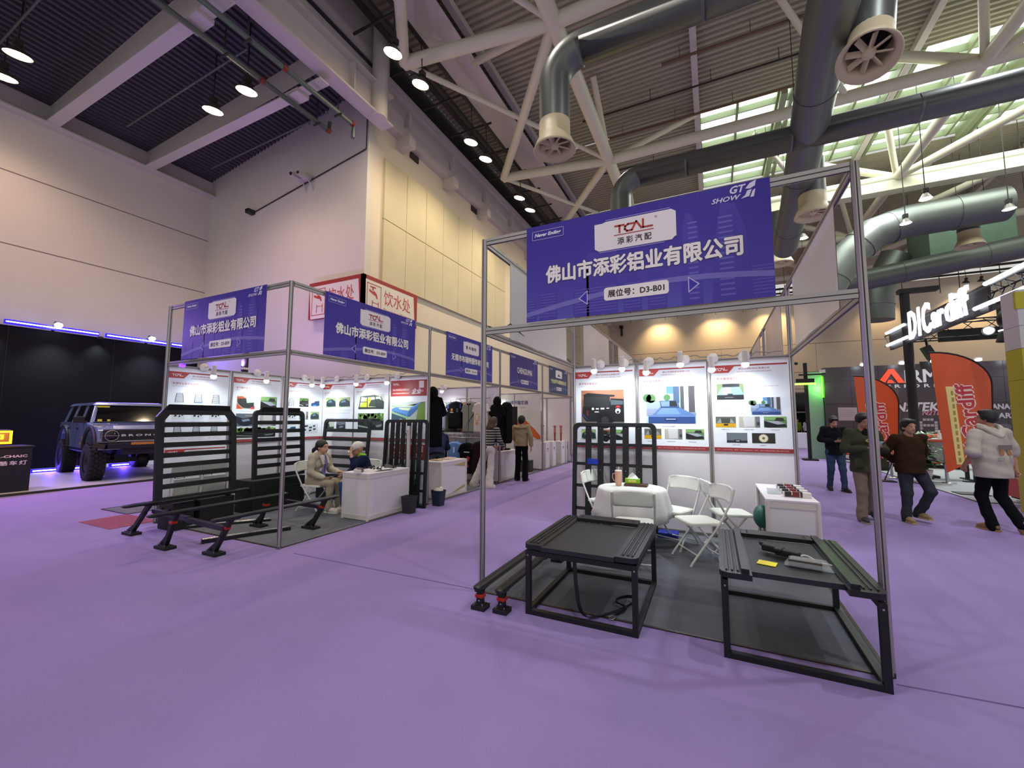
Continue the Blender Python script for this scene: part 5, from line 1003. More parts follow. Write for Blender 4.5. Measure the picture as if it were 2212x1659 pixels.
garment('hanging_shirt', 'dark maroon coat at the right end of the lower rail behind the striped sweater', 'coat', (-3.2, 5.5, 1.1), .3, .4, .9, '24141a', .3, group=G2)
garment('hooded_top', 'black hooded top displayed on the partition end above the slatted rack', 'top', (-3.08, 3.3, 2.12), PI/2-.5, .40, 1.05, '09090c', .75, th=.09, hood=True, prints=(('4878b8', [(.03*math.cos(i), .06+.03*math.sin(i)) for i in [k*.78 for k in range(8)]]),), hang=True)
garment('display_jacket', 'white jacket hung behind the black hooded top', 'jacket', (-3.42, 3.12, 2.1), .0, .3, 1.0, 'c8c8cc', .5, th=.06)
garment('hooded_top', 'black hooded dress form hung beside the stabiliser poster', 'top', (-2.98, 5.9, 2.05), PI/2-.6, .32, 1.0, '0a0a0c', .5, th=.08, hood=True)
garment('black_cape', 'narrow black coat hung at the partition end beside the television', 'coat', (-2.92, 6.3, 2.1), PI/2-.3, .26, 1.1, '0c0c0e', .2, th=.1)
t = thing('rolled_pants', 'folded dark trousers lying on the white ledge', 'trousers', (-4.1, 5.78, 1.29))
b = MB(); b.box((0, 0, .03), (.5, .16, .05), '3c3840'); b.box((-.5, 0, .02), (.3, .16, .03), '24161c'); b.build('folded_cloth', M_fab, t, bevel=.015)
t = thing('clear_hangers', 'bunch of clear plastic hangers on the white ledge', 'hangers', (-4.0, 5.66, 1.22))
for i in range(5): b = MB(); x = -.2+i*.14; b.tube([(x-.1, -.02, -.1), (x, -.02, .06), (x+.12, -.02, -.08)], .006, 6); b.build('hanger', mat('clear_plastic2', 'c8d0dc', rough=.15, alpha=.6), t)
for i, (x, y) in enumerate(((-3.3, 3.8), (-3.22, 4.1), (-3.3, 4.32))):
    t = thing('leaflet_pile', ('nearest', 'middle', 'farthest')[i]+' pile of papers on the tape marked counter', 'leaflets', (x, y, .753)); b = MB(); b.box((0, 0, .012), (.21, .16, .024), 'd8c8b8' if i else 'c8a888'); b.build('paper', M_print, t)
t = thing('accessory_bag', 'dark bag and small goods on the counter near the woman in beige', 'bag', (-3.3, 6.6, .783)); b = MB(); b.box((0, 0, .05), (.3, .3, .1), '2a2428'); b.box((.1, .3, .02), (.2, .25, .05), '18181a'); b.build('bag_body', M_fab, t, bevel=.03)
# television and big poster in the third left booth
t = thing('television', 'black television on a stand in front of the stabiliser poster', 'television', (-3.95, 8.35, 0), .35)
b = MB(); b.box((0, 0, 1.58), (.78, .05, .92)); b.build('bezel', M_blk2, t, bevel=.006)
b = MB(); b.T = XZ(-.37, -.027, 1.13); b.rect(0, 0, .74, .88, 0, '08080a'); b.poly([(.1, .05), (.6, .08), (.58, .16), (.12, .15)], .001, '80b0d8'); b.poly([(.28, .5), (.34, .62), (.38, .52), (.46, .6), (.42, .46)], .001, '8898a8'); b.text('M', .3, .42, .001, .06, '7888a0'); b.build('screen', M_print, t)
b = MB(); b.tube([(0, .03, .03), (0, .03, 1.3)], .025, 10); b.box((0, .03, .015), (.5, .35, .03)); b.build('stand', M_blk2, t)
b = MB(); b.T = XZ(XA+.7, 8.985, 1.0); Wp = 2.18
b.prism([(0, 0), (Wp, 0), (Wp, 1.46), (0, 1.46)], 0, .004, 'd2cec8'); z = .005
b.text('防倾杆稳定器', .95, 1.12, z, .13, '3c4c74', w=.78, fat=.03); b.text('专业改装车设计 高速稳定', .98, 1.0, z, .045, '8a8690', w=.66)
b.poly([(1.45, .42), (1.62, .62), (1.98, .30), (2.16, .1), (2.16, 0), (2.05, .0), (1.7, .14)], z, 'c85c28'); b.poly([(1.1, .82), (1.5, .4), (1.53, .43), (1.14, .86)], z+.001, '8a8a90'); b.poly([(1.32, .5), (1.42, .4), (1.5, .44), (1.4, .58)], z+.002, 'c05828')
b.poly([(.75, .9), (.95, 1.0), (1.3, .74), (1.25, .6), (1.0, .64)], z, 'b8b4b4'); b.poly([(1.02, .84), (1.2, .78), (1.16, .68), (1.0, .72)], z+.001, '9a9aa2'); b.poly([(1.48, .68), (1.52, .72), (1.56, .68), (1.52, .64)], z+.001, '2a2a2c')
b.build('wall_poster', M_print, label='wide grey poster with an orange stabiliser cylinder and blue Chinese heading', cat='poster')
t = thing('storage_box', 'dark box on the carpet below the stabiliser poster', 'box', (-3.3, 8.55, 0)); b = MB(); b.box((0, 0, .17), (.34, .3, .34), '2e2c2a'); b.poly([(0, 0)], 0, '000000') if False else None; b.build('carton', M_matte, t, bevel=.01); b = MB(); b.box((0, 0, .345), (.35, .31, .02), '3a3836'); b.build('lid', M_matte, t)
# fourth left booth
t = thing('roll_up_banner', 'dark red roll up banner behind the plinths of the fourth left booth', 'banner', (-3.95, 10.4, 0), .5)
b = MB(); b.T = XZ(-.4, 0, .05); b.prism([(0, 0), (.8, 0), (.8, 1.9), (0, 1.9)], -.004, 0, '3a1c18'); b.rect(.1, 1.35, .6, 1.45, .001, 'd0b0a0'); b.rect(.1, 1.15, .4, 1.22, .001, 'd87850'); b.rect(0, .7, .8, 1.05, .001, '6a3024')
[b.rect(.08+.0*i, .1+.09*i, .7, .15+.09*i, .001, 'b8a8a0') for i in range(6)]; b.build('print_sheet', M_print, t)
b = MB(); b.box((0, 0, .03), (.84, .12, .06)); b.build('base', M_alu, t)
def plinth(x, y, s, h, lab, g='white plinths of the fourth left booth'):
    t = thing('white_plinth', lab, 'plinth', (x, y, 0), 0, g); b = MB(); b.box((0, 0, h/2), (s, s, h)); b.build('plinth_body', M_white, t, bevel=.004)
    b = MB(); b.T = YZ(s/2+.002, 0, h*.72); b.poly([(-.07, 0), (.07, 0), (.06, .03), (.02, .03), (.01, .07), (-.01, .03), (-.06, .03)], 0, '2c2c34'); b.rect(-.07, -.05, .07, -.03, 0, '4c4c54'); b.build('emblem', M_print, t)
plinth(-3.25, 9.8, .38, .86, 'white plinth nearest the camera at the aisle edge of the fourth left booth'); plinth(-3.25, 10.5, .34, .86, 'second white plinth along the aisle'); plinth(-3.3, 11.5, .42, .82, 'third white plinth along the aisle, carrying a pair of red shocks'); plinth(-3.24, 12.2-.25, .32, .82, 'fourth white plinth, farthest along the aisle')
b = MB(); b.bb((-4.3, 10.6, 0), (-3.6, 11.2, .8), '2a2018'); b.build('dark_cabinet', M_matte, label='dark cabinet between the plinths of the fourth left booth', cat='cabinet')
def shock(x, y, z, lab, s=1.):
    t = thing('shock_absorber', lab, 'shock absorber', (x, y, z), 0, 'red coilover shock absorbers'); b = MB()
    b.tube([(0, 0, 0), (0, 0, .34*s)], .03, 12, '8c1c1c'); b.lathe([(.05, .3*s), (.05, .32*s), (.02, .33*s)], 12, '8c1c1c'); b.build('strut', M_attr, t)
    b = MB(); n = 60; b.tube([(.042*math.cos(i*.75), .042*math.sin(i*.75), .3*s+.3*s*i/n) for i in range(n+1)], .009, 6, 'b02820'); b.build('spring', M_attr, t)
    b = MB(); b.lathe([(.0, .6*s), (.07, .6*s), (.07, .62*s), (.02, .66*s), (0, .66*s)], 14, '9c2420'); b.build('top_mount', M_attr, t)
shock(-3.25, 9.8, .861, 'red shock absorber on the nearest plinth', .9); shock(-3.4, 11.45, .821, 'left red shock absorber of the pair on the third plinth', .9); shock(-3.2, 11.58, .821, 'right red shock absorber of the pair on the third plinth', .9)
# ================================================================ stands on the right
M_vio = mat('dark_mauve_panel', '3d343c', rough=.35, noise=.06, nscale=1)
t = thing('exhibition_wall', 'dark mauve exhibition wall with the AIRMAST lettering', 'display wall', (6.32, 18, 0))
b = MB(); b.bb((0, 0, 0), (11, .4, 3.85)); b.build('wall_body', M_vio, t)
b = MB(); [b.bb((x, -.003, 0), (x+.012, 0, 3.85)) for x in (.9, 1.8, 2.7, 3.6, 4.5, 5.4, 6.3)]; [b.bb((0, -.003, z), (7, 0, z+.012)) for z in (.5, 1.35, 2.3, 3.25)]; b.build('panel_joint', M_blk2, t)
b = MB(); b.bb((-.6, .2, 0), (-.02, .5, 3.7)); b.build('end_return', mat('pale_green_panel', '88a894', rough=.4), t)  # end panel in one plain pale green
b = MB(); b.bb((-.06, .1, 2.6), (-.02, .18, 3.5)); b.build('green_strip_light', emis('green_glow', '58ff30', 5), t)
light('green_strip_spill', 'POINT', (6.15, 17.9, 3.0), 25, (.3, 1, .2), .2, parent=t)
E_w = emis('sign_white_glow', 'd8d4dc', .75); E_r = emis('sign_red_glow', 'ff4a28', 1.2)
b = MB(); b.T = XZ(0, -.05, 0); b.poly([(1.75, 3.12), (2.12, 3.68), (2.3, 3.68), (2.6, 3.12), (2.4, 3.12), (2.2, 3.5), (1.98, 3.12)], 0, 'ffffff'); b.poly([(2.05, 3.12), (2.3, 3.12), (2.2, 3.25), (2.1, 3.25)], 0, 'ffffff'); b.build('letter_a', E_r, t)
b = MB(); b.T = XZ(0, -.05, 0); b.text('IRMAST', 2.62, 3.12, 0, .5, 'ffffff', w=2.1, fat=.03); b.text('PERFORMANCE', 1.78, 2.92, 0, .13, 'ffffff', w=3.1, space=1.6, fat=.03); b.build('letters', E_w, t)
b = MB(); b.T = XZ(0, -.006, 0); P_ = lambda s, x, z, h, w, c, **k: b.text(s, x, z, .002, h, c, w=w, **k)
P_('N2TEK', 2.25, 1.98, .36, 1.35, 'c8c0cc', bold=.03, shear=.2); P_('N2TEK', 3.05, 1.84, .17, .72, 'c88098', bold=.02, shear=.3); P_('×', 4.05, 2.1, .2, None, 'b8b0bc'); P_('MANAGEMENT', 4.85, 2.05, .2, 1.5, 'b8b0bc', bold=.03); P_('SMART', 4.85, 1.72, .2, .8, 'b8b0bc', bold=.03)
for (gx, gs) in ((2.35, ('.11..', '1..1.', '1....', '1..1.', '.11..')), (2.95, ('.111.', '1...1', '11111', '1...1', '1...1')), (3.65, ('1.1.1', '11111', '1.1.1', '1.1.1', '1.1.1')), (4.25, ('1..1.', '.11..', '1..1.', '.11..', '1..1.'))):
    for r, row in enumerate(gs):
        for c_, ch in enumerate(row):
            if ch == '1': b.rect(gx+c_*.11, 1.62-r*.11, gx+c_*.11+.09, 1.62-r*.11+.09, .002, 'a09aa4')
for x in (5.3, 5.9): b.poly([(x+.18*math.cos(i*.52), 1.4+.13*math.sin(i*.52)) for i in range(12)], .002, '5a525c')
b.rect(.42, 1.62, 1.05, 2.16, .002, '9a9098'); [b.rect(.5, 1.8+.08*i, .96, 1.81+.08*i, .003, '6a6068') for i in range(4)]
b.rect(1.5, 1.1, 2.4, 2.9, .001, '54443c'); [b.rect(1.5, 1.15+i*.1, 5.3, 1.17+i*.1, .0012, '463a40') for i in range(16)]
b.build('printed_graphics', M_print, t)
for i, (x, w) in enumerate(((7.55, 'left'), (8.75, 'second'), (10.9, 'third'), (11.9, 'right'))):
    tt = thing('clip_on_floodlight', w+' clip-on floodlight above the dark mauve wall', 'floodlight', (x, 17.9, 3.86)); b = MB(); b.tube([(0, .1, 0), (0, -.3, .08)], .015, 6); b.box((0, -.34, .06), (.2, .1, .08)); b.build('arm_and_head', M_arm, tt); b = MB(); b.ball((0, -.36, .0), (.1, .06, .05)); b.build('glow', M_bulb, tt)
    light('clip_on_light', 'SPOT', (x, 17.5, 3.85), 90, (.85, .9, 1), .08, target=(x, 18, 2.0), angle=1.9, blend=1, parent=tt)
# far lighting mast with green glow
t = thing('lighting_mast', 'slim black mast with green glowing lamp bar in the far aisle', 'mast', (5.55, 17.2, 0))
b = MB(); b.box((0, 0, 2.0), (.12, .12, 4.0)); b.box((0, 0, .03), (.5, .5, .06)); b.build('mast_pole', M_blk2, t)
b = MB(); b.box((-.05, -.15, 3.25), (.62, .12, .16)); b.box((.2, -.1, 3.5), (.9, .08, .06)); b.ball((-.3, 0, 4.0), .07); b.build('lamp_bar', M_blk2, t)
b = MB(); b.box((-.05, -.15, 3.12), (.7, .1, .06)); b.build('green_glow_strip', emis('green_glow2', '9cff3c', 6), t)
b = MB(); b.box((.55, -.1, 3.62), (.2, .16, .12)); b.build('camera_head', M_arm, t)
# D1Cardiff sign structure
t = thing('lighting_gantry', 'black truss gantry on a pole carrying the glowing D1Cardiff letters', 'gantry', (7.35, 12.6, 0))
b = MB(); b.tube([(0, 0, 0), (0, 0, 5.5)], .115, 16); b.build('gantry_pole', M_blk2, t); b = MB(); b.box((.3, 0, 5.5), (.9, .25, .12)); b.build('cap_arm', M_blk2, t); b = MB(); b.box((0, 0, .04), (.7, .7, .08)); b.build('base_plate', M_blk2, t)
def truss(p, q, s, nm):
    P, Q = Vector(p), Vector(q); b = MB(); x, y, z, L = b.frame(p, q); C_ = [x*a*s/2+y*c*s/2 for a, c in ((-1, -1), (1, -1), (1, 1), (-1, 1))]
    for c in C_: b.tube([P+c, Q+c], .022, 6)
    n = int(L/s)
    for i in range(n):
        for k in range(4): b.tube([P+z*(L*i/n)+C_[k], P+z*(L*(i+1)/n)+C_[(k+1) % 4]], .011, 5)
    return b.build(nm, M_blk, t)
truss((.12, 1.6, 4.25), (.12, -5.8, 4.25), .34, 'long_truss'); truss((.2, .4, 4.3), (3.2, .4, 4.3), .5, 'side_truss'); truss((.1, -5.0, 4.3), (3.2, -5.0, 4.3), .4, 'side_truss')
b = MB(); b.bb((-.06, -4.2, 3.9), (.0, 1.2, 4.5)); b.bb((.8, .3, 3.95), (2.2, .36, 4.3)); b.bb((.0, -4.2, 4.03), (.3, 1.4, 4.05)); b.build('backing_panel', M_blk2, t)
E_cw = emis('cool_white_tube', 'eef0ff', 9)
for y0, y1, z in ((1.2, -.2, 4.46), (1.2, -.4, 4.06), (-4.3, -5.6, 4.46), (-3.85, -5.6, 4.04)):
    b = MB(); b.tube([(-.12, y0, z), (-.12, y1, z)], .04, 10); b.build('light_tube', E_cw, t)
b = MB(); b.T = YZn(-.15, -.55, 3.93)
b.text('D1C', 0, 0, 0, .82, 'ffffff', w=1.3, bold=.02); b.text('ar', 1.38, .05, 0, .42, 'ffffff', w=.62, bold=.02); b.text('diff', 2.08, .05, 0, .66, 'ffffff', w=1.05, bold=.02)
o = b.build('glowing_letters', emis('violet_white_letters', 'f6f0ff', 1.9), t)
m_ = o.modifiers.new('depth', 'SOLIDIFY'); m_.thickness = .04; m_.offset = -1
t2 = thing('moving_head_light', 'black barn door spotlight hanging under the gantry with a bright lens', 'stage light', (8.0, 12.9, 3.35))
b = MB(); b.tube([(-.15, 0, .75), (-.1, 0, .3)], .03, 8); b.box((-.1, 0, .3), (.2, .2, .4), R=Euler((0, -.4, 0)).to_matrix()); b.lathe([(.1, .25), (.12, .1), (.14, 0)], 16, ax=(.3, -.4, -.8), o=(0, 0, .1)); b.build('lamp_body', M_blk2, t2)
for a in range(4): b = MB(); v = Vector((math.cos(a*1.57), 0, math.sin(a*1.57)))*.24; b.box(v+Vector((0, -.1, -.08)), (.22, .02, .22), R=Euler((.3, a*1.57, 0)).to_matrix()); b.build('barn_door', M_blk2, t2)
b = MB(); b.ball((.02, -.1, .02), (.14, .05, .08)); b.build('lens_glow', M_bulb, t2); light('stage_light', 'SPOT', (8.0, 12.7, 3.3), 260, (.9, .9, 1), .08, target=(8.3, 10.3, 0), angle=1.3, parent=t2)
t2 = thing('moving_head_light', 'large black moving head light hanging at the right edge with a lit ring', 'stage light', (8.6, 10.6, 3.8))
b = MB(); b.box((0, 0, .55), (.3, .3, .4)); b.ball((0, 0, .3), (.22, .22, .28)); b.lathe([(.16, .1), (.26, -.25)], 20); b.build('lamp_body', M_blk2, t2); b = MB(); b.tube([(.19*math.cos(a), .19*math.sin(a), .02) for a in [i*.4 for i in range(16)]], .012, 6, closed=True); b.build('ring_glow', M_bulb, t2)
t2 = thing('floodlight', 'bright round floodlight on the side truss right of the glowing letters', 'floodlight', (8.95, 12.3, 4.1)); b = MB(); b.lathe([(.02, -.15), (.1, -.12), (.13, 0)], 16, ax=(-.3, -.9, -.2)); b.build('lamp_body', M_blk2, t2); b = MB(); b.ball((0, -.02, 0), (.11, .04, .1)); b.build('glow', M_bulb, t2)
# wrapped column at the right edge
t = thing('wrapped_column', 'tall column wrapped in yellow and white panels at the right picture edge', 'column', (7.12, 7.0, 0)); b = MB()
for z0, z1, c in ((0, 2.35, 'a8a020'), (2.35, 2.9, 'a8a020'), (2.9, 3.3, 'bcb8b8'), (3.3, 3.95, 'bcb8b8')): b.bb((-.17, -.2, z0), (.3, .25, z1-.006), c)
b.bb((-.19, -.21, 3.6), (.05, -.15, 3.9), 'a8a020'); b.bb((-.1, -.215, 2.5), (.3, -.2, 2.8), 'bcb8b8'); b.build('wrap', M_print, t)
t = thing('tool_chest', 'red drawer tool chest beside the wrapped column', 'tool chest', (7.75, 8.3, 0)); b = MB(); b.box((0, 0, .3), (.8, .5, .36), 'b03018'); b.build('chest_body', M_attr, t, bevel=.01)
for z in (.22, .38): b = MB(); b.box((0, -.255, z), (.74, .02, .13), 'b83820'); b.box((0, -.27, z+.05), (.6, .02, .015), '2a2220'); b.build('drawer', M_attr, t)
b = MB(); [b.lathe([(.05, -.02), (.06, 0), (.05, .02)], 12, o=(x, -.2, .06), ax=(1, 0, 0), cap=True) for x in (-.3, .3)]; b.box((0, 0, .1), (.7, .4, .03)); b.build('castor', M_blk2, t)
b = MB(); b.tube([(7.15+.09*math.cos(a)+.01*a, 7.75+.1*math.sin(a), .02+.012*a) for a in [i*.45 for i in range(44)]], .016, 7, 'b0c0bc'); b.build('coiled_hose', M_matte, label='coiled pale hose on the floor by the foot of the wrapped column', cat='hose')
carpet(6.75, 8.1, 16, 17.9, 'pale grey carpet of the stand behind the walking man in white', z=.012, m=mat('pale_stand_carpet', '9aa0a4', rough=1, noise=.06, nscale=3))
# feather flags
def flag(loc, rz, h, w, label, tilt=0):
    t = thing('feather_flag', label, 'flag', loc, rz); n = 22; R_ = []; L_ = []
    for i in range(n+1):
        f = i/n; z = .45+(h-.45)*f; xr = w*(1 - max(0, (f-.42)/.58)**2.6); xl = -.0 + .0*f; R_.append((xr, z)); L_.append((xl+(0 if f < .12 else 0), z))
    R_[-1] = (0.02, h)
    top = [(w*math.cos(a)*1.0, h-.75+.75*math.sin(a)) for a in [PI/2*i/10 for i in range(11)]]
    P = [(.12*w, .45), (w*.92, .95)]+top[0:]+[(0, h-.02)]
    b = MB(); vs = []; m = len(P)
    b.T = Matrix(((1, 0, 0, 0), (0, 0, -1, 0), (0, 1, 0, 0), (0, 0, 0, 1))); b.prism(P, 0, .006, 'd4562c'); b.build('flag_cloth', mat('orange_flag_cloth', attr=True, rough=.3, noise=.08, nscale=3, bump=.25, bscale=5), t)
    b = MB(); b.tube([(w*.55, 0, .02), (w*.92, 0, .93)]+[(x, 0, z) for x, z in top]+[(-.02, 0, h-.0)], [.014]*2+[.02]*len(top)+[.012], 8); b.build('flag_pole', M_blk2, t)
    b = MB(); b.box((w*.5, 0, .015), (.5, .4, .03)); b.build('base_plate', M_blk2, t)
    b = MB(); b.T = Matrix(((1, 0, 0, 0), (0, 0, -1, -.01), (0, 1, 0, 0), (0, 0, 0, 1))); k = h/3.2
    X0 = w*.78; Z1 = h-.55
    b.text('D1Cardiff', X0-.02, Z1-1.95*k+.0, 0, .27*k, 'f0dcd0', w=1.75*k, rot=PI/2+.06, fat=.12); b.text('D1Cardiff', X0-.02, Z1-1.95*k, .003, .27*k, 'c03040', w=1.75*k, rot=PI/2+.06, fat=.04)
    b.poly([(w*.30, Z1-2.0*k), (w*.44, Z1-2.0*k), (w*.36, Z1-.25*k), (w*.22, Z1-.25*k)], 0, 'e8d88c'); [b.rect(w*.36-.02-.0035*i, Z1-(1.95-.15*i)*k, w*.36+.02-.0035*i, Z1-(1.85-.15*i)*k, .002, 'a89040') for i in range(11)]
    b.build('flag_print', M_print, t); return t
flag((5.62, 11.0, 0), .0, 2.86, .92, 'smaller orange feather flag half hidden behind the booth post'); flag((6.62, 9.25, 0), .0, 3.2, .98, 'larger orange feather flag right of the black pole')
# table, plant, stanchions, vehicles
t = thing('high_table', 'white high table with orange edge behind the plant', 'table', (7.85, 12.3, 0)); b = MB(); b.box((0, 0, 1.1), (.95, .5, .04), 'c8c4c0'); b.build('table_top', M_matte, t); b = MB(); b.box((0, -.26, 1.06), (.95, .02, .06), 'c8502c'); b.build('edge_band', M_matte, t)
b = MB(); b.box((-.1, .1, .75), (.7, .05, .6), 'a8a8a4'); b.build('front_sheet', M_matte, t)
for x in (-.42, .42): b = MB(); b.box((x, 0, .54), (.07, .07, 1.06)); b.box((x, 0, .02), (.1, .6, .04)); b.build('table_leg', M_blk2, t)
t = thing('spray_bottle', 'white spray bottle standing on the high table', 'bottle', (7.75, 12.25, 1.121)); b = MB(); b.lathe([(0, 0), (.05, 0), (.05, .12), (.02, .17), (.02, .2), (0, .2)], 14, 'd8dcd4'); b.box((-.03, 0, .22), (.1, .03, .04), 'd8dcd4'); b.build('bottle_body', M_matte, t)
def plant(loc, label, s=1.):
    t = thing('potted_plant', label, 'plant', loc); b = MB(); b.lathe([(0, 0), (.13, 0), (.19, .32), (.175, .32), (.16, .28), (0, .28)], 20, 'c4c0cc'); b.poly([(0, 0)], 0, '0') if False else None; b.build('pot', M_matte, t)
    b = MB(); b.tube([(0, 0, .28), (.02, .0, 1.25)], .03, 8, '3a2c1c'); b.build('moss_pole', M_matte, t); rr = random.Random(11)
    for i in range(70):
        z = .4+rr.random()*.95; a = rr.random()*6.28; r = .06+rr.random()*.22*(1.2-abs(z-.85)); L = .17+rr.random()*.1; p = Vector((r*math.cos(a), r*math.sin(a), z)); d = Vector((math.cos(a), math.sin(a), rr.uniform(-.8, .3))).normalized(); sd = Vector((-math.sin(a), math.cos(a), 0)); n = d.cross(sd)
        b = MB(); c = rr.choice(['1e3c16', '2c5420', '234a1a', '16300f', '4c7a30']); w = L*.36
        b.add([p-d*.05, p+sd*w+d*L*.25-n*.015, p+sd*w*.6+d*L*.7, p+d*L*1.15-Vector((0, 0, .03)), p-sd*w*.6+d*L*.7, p-sd*w+d*L*.25-n*.015, p+d*L*.5+n*.02], [(0, 1, 6), (1, 2, 6), (2, 3, 6), (3, 4, 6), (4, 5, 6), (5, 0, 6)], c, smooth=True); o = b.build('leaf', M_attr, t)
    return t
plant((7.05, 11.35, 0), 'potted climbing plant in a pale pot by the steel stanchion')
def stanchion(x, y, lab):
    t = thing('rope_stanchion', lab, 'stanchion', (x, y, 0)); b = MB(); b.lathe([(0, 0), (.17, 0), (.17, .02), (.05, .045), (0, .05)], 24); b.build('base', M_chrome, t); b = MB(); b.tube([(0, 0, .03), (0, 0, .93)], .035, 14); b.lathe([(.04, .88), (.05, .9), (.05, .95), (0, .97)], 16); b.build('post', M_chrome, t)
stanchion(7.45, 11.2, 'polished steel stanchion right of the potted plant'); stanchion(6.55, 11.9, 'polished steel stanchion behind the man in the brown sweater')
t = thing('table_stand', 'dark leg stand between the high table and the walking man', 'stand', (8.2, 11.7, 0)); b = MB(); b.box((0, 0, .55), (.08, .08, 1.1)); b.box((0, 0, .02), (.5, .12, .04)); b.build('stand_leg', M_blk2, t)
t = thing('display_counter', 'glowing white counter at the right edge behind the walking man', 'counter', (9.6, 10.8, 0)); b = MB(); b.box((0, 0, .55), (1.4, .5, 1.1), 'dfe6e2'); b.build('counter_body', M_matte, t, bevel=.02); b = MB(); b.box((0, -.26, .8), (1.3, .02, .4)); b.build('lit_panel', emis('soft_panel', 'eafff6', 1.3), t)
t = thing('parked_car', 'low white and orange show car nose half hidden behind the green jacket man', 'car', (8.3, 16.3, 0), PI)
b = MB(); b.prism([(-1.2, .2), (1.5, .2), (1.55, .4), (.9, .62), (.4, .7), (-1.2, .9)], -.8, .8, 'd05a34'); 
b = MB(); b.T = Matrix(((1, 0, 0, 0), (0, 0, -1, 0), (0, 1, 0, 0), (0, 0, 0, 1))); b.prism([(-1.4, .2), (1.5, .16), (1.6, .36), (1.1, .6), (.5, .72), (-.2, 1.1), (-1.2, 1.15), (-1.4, .9)], -.8, .8, 'cf5a34'); b.build('car_body', M_attr, t, bevel=.08)
b = MB(); b.box((1.1, 0, .2), (1.0, 1.66, .12), 'd8d8dc'); b.build('splitter', M_attr, t, bevel=.02)
for x in (-.95, .95):
    for y in (-.78, .78): b = MB(); b.lathe([(.0, -.1), (.3, -.1), (.32, -.08), (.32, .08), (.3, .1), (0, .1)], 22, o=(x, y, .32), ax=(0, 1, 0)); b.build('wheel', M_blk2, t)
b = MB(); b.box((6.75, 14.2, .35), (.7, .5, .7), '14161a'); b.build('floor_speaker', M_matte, label='low black box on the floor behind the man in the green jacket', cat='box', bevel=.03)
t = thing('reception_desk', 'white lit desk in the far aisle left of the mauve wall', 'desk', (6.9, 26, 0)); b = MB(); b.box((0, 0, .45), (1.8, .6, .9), 'e0e0f0'); b.build('desk_body', M_matte, t, bevel=.02)
# ================================================================ stage stand on the left
t = thing('stage_backdrop', 'tall black backdrop of the vehicle stand along the left wall', 'backdrop', (-17.3, 0, 0))
b = MB(); b.bb((-.1, -9, 0), (.1, 6.2, 4.45)); b.build('backdrop_panel', mat('black_backdrop', '060509', rough=.8, noise=.1, spec=.2), t)
b = MB(); [b.bb((.1, y, 0), (.104, y+.01, 4.45)) for y in (-4, -1.5, 1, 3.5)]; b.build('panel_joint', M_blk2, t)
E_b = emis('blue_led', '3a18ff', 14); E_bc = emis('blue_led_core', 'a8a0ff', 22); M_bh = emis('blue_housing_glow', '1a05ff', 2.2)
for y0, y1, w in ((.89, 3.05, 'left'), (3.23, 5.06, 'middle'), (5.18, 6.1, 'right'), (-2.0, .6, 'outermost')):
    tt = thing('blue_light_bar', w+' blue glowing light bar on top of the black backdrop', 'light bar', (-17.15, (y0+y1)/2, 4.55)); L = (y1-y0)/2
    b = MB(); b.box((0, 0, 0), (.1, 2*L, .13)); b.build('bar_housing', M_bh, tt); b = MB(); b.box((.055, 0, .0), (.02, 2*L-.05, .03)); b.build('led_line', E_bc, tt)
    light('blue_bar_light', 'AREA', (-17.0, (y0+y1)/2, 4.5), 45, (.15, .08, 1), target=(-15.5, (y0+y1)/2, 3.9), size=2*L, size_y=.1, parent=tt)
for y, w in ((1.97, 'left'), (4.46, 'right')):
    tt = thing('stage_downlight', w+' bright white downlight over the vehicle stand', 'downlight', (-17.0, y, 4.62)); b = MB(); b.box((.05, 0, .06), (.12, .14, .1)); b.box((-.12, 0, .0), (.3, .06, .06)); b.box((-.3, 0, -.08), (.06, .06, .2)); b.build('lamp_body', M_blk2, tt); b = MB(); b.ball((.12, 0, 0), (.1, .1, .08)); b.build('glow', M_bulb, tt)
    light('downlight', 'SPOT', (-16.7, y, 4.5), 330, (.8, .92, 1), .06, target=(-16.2, y, 0), angle=1.9, blend=1, parent=tt)
for y in (.6, 3.06): 
    tt = thing('wall_washer', 'small washer lamp lighting the black backdrop, %s one' % ('left' if y < 1 else 'right'), 'downlight', (-17.05, y, 4.42)); b = MB(); b.box((0, 0, 0), (.08, .12, .08)); b.build('lamp_body', M_blk2, tt); light('washer_light', 'SPOT', (-16.95, y, 4.36), 60, (.8, 1, .95), .03, target=(-17.15, y, 3.0), angle=1.6, blend=1, parent=tt)
b = MB(); b.bb((-17.2, -8, 0), (-11.27, 6.3, .045)); b.bb((-11.29, -8, 0), (-11.25, 6.3, .05), mat=M_dark); b.build('stage_platform', mat('pale_platform', 'a9a6a8', rough=.5, noise=.1, nscale=1.5), label='pale low platform under the lifted off-road vehicle', cat='platform')
for y0, y1, w in ((1.4, 1.95, 'left'), (2.12, 2.5, 'behind the front wheel'), (3.17, 3.6, 'right, under the bumper')):
    tt = thing('blue_floor_light', 'blue light strip on the platform, '+w, 'light strip', (-15.8, (y0+y1)/2, .1)); b = MB(); b.box((0, 0, 0), (.1, y1-y0+.1, .1)); b.build('bar_housing', M_bh, tt); b = MB(); b.box((.055, 0, .0), (.015, y1-y0, .03)); b.build('led_line', E_bc, tt); light('floor_blue_light', 'POINT', (-15.5, (y0+y1)/2, .25), 28, (.12, .05, 1), .1, parent=tt)
t = thing('lighting_stand', 'black lighting pole rising behind the left booth signs', 'stand', (-10.4, 4.0, 0)); b = MB(); b.tube([(0, 0, 0), (0, 0, 4.0)], .09, 12); b.box((0, 0, .03), (.6, .6, .06)); b.build('stand_pole', M_blk2, t); b = MB(); b.box((0, .0, 3.1), (.2, .2, .06)); b.build('clamp', M_arm, t)
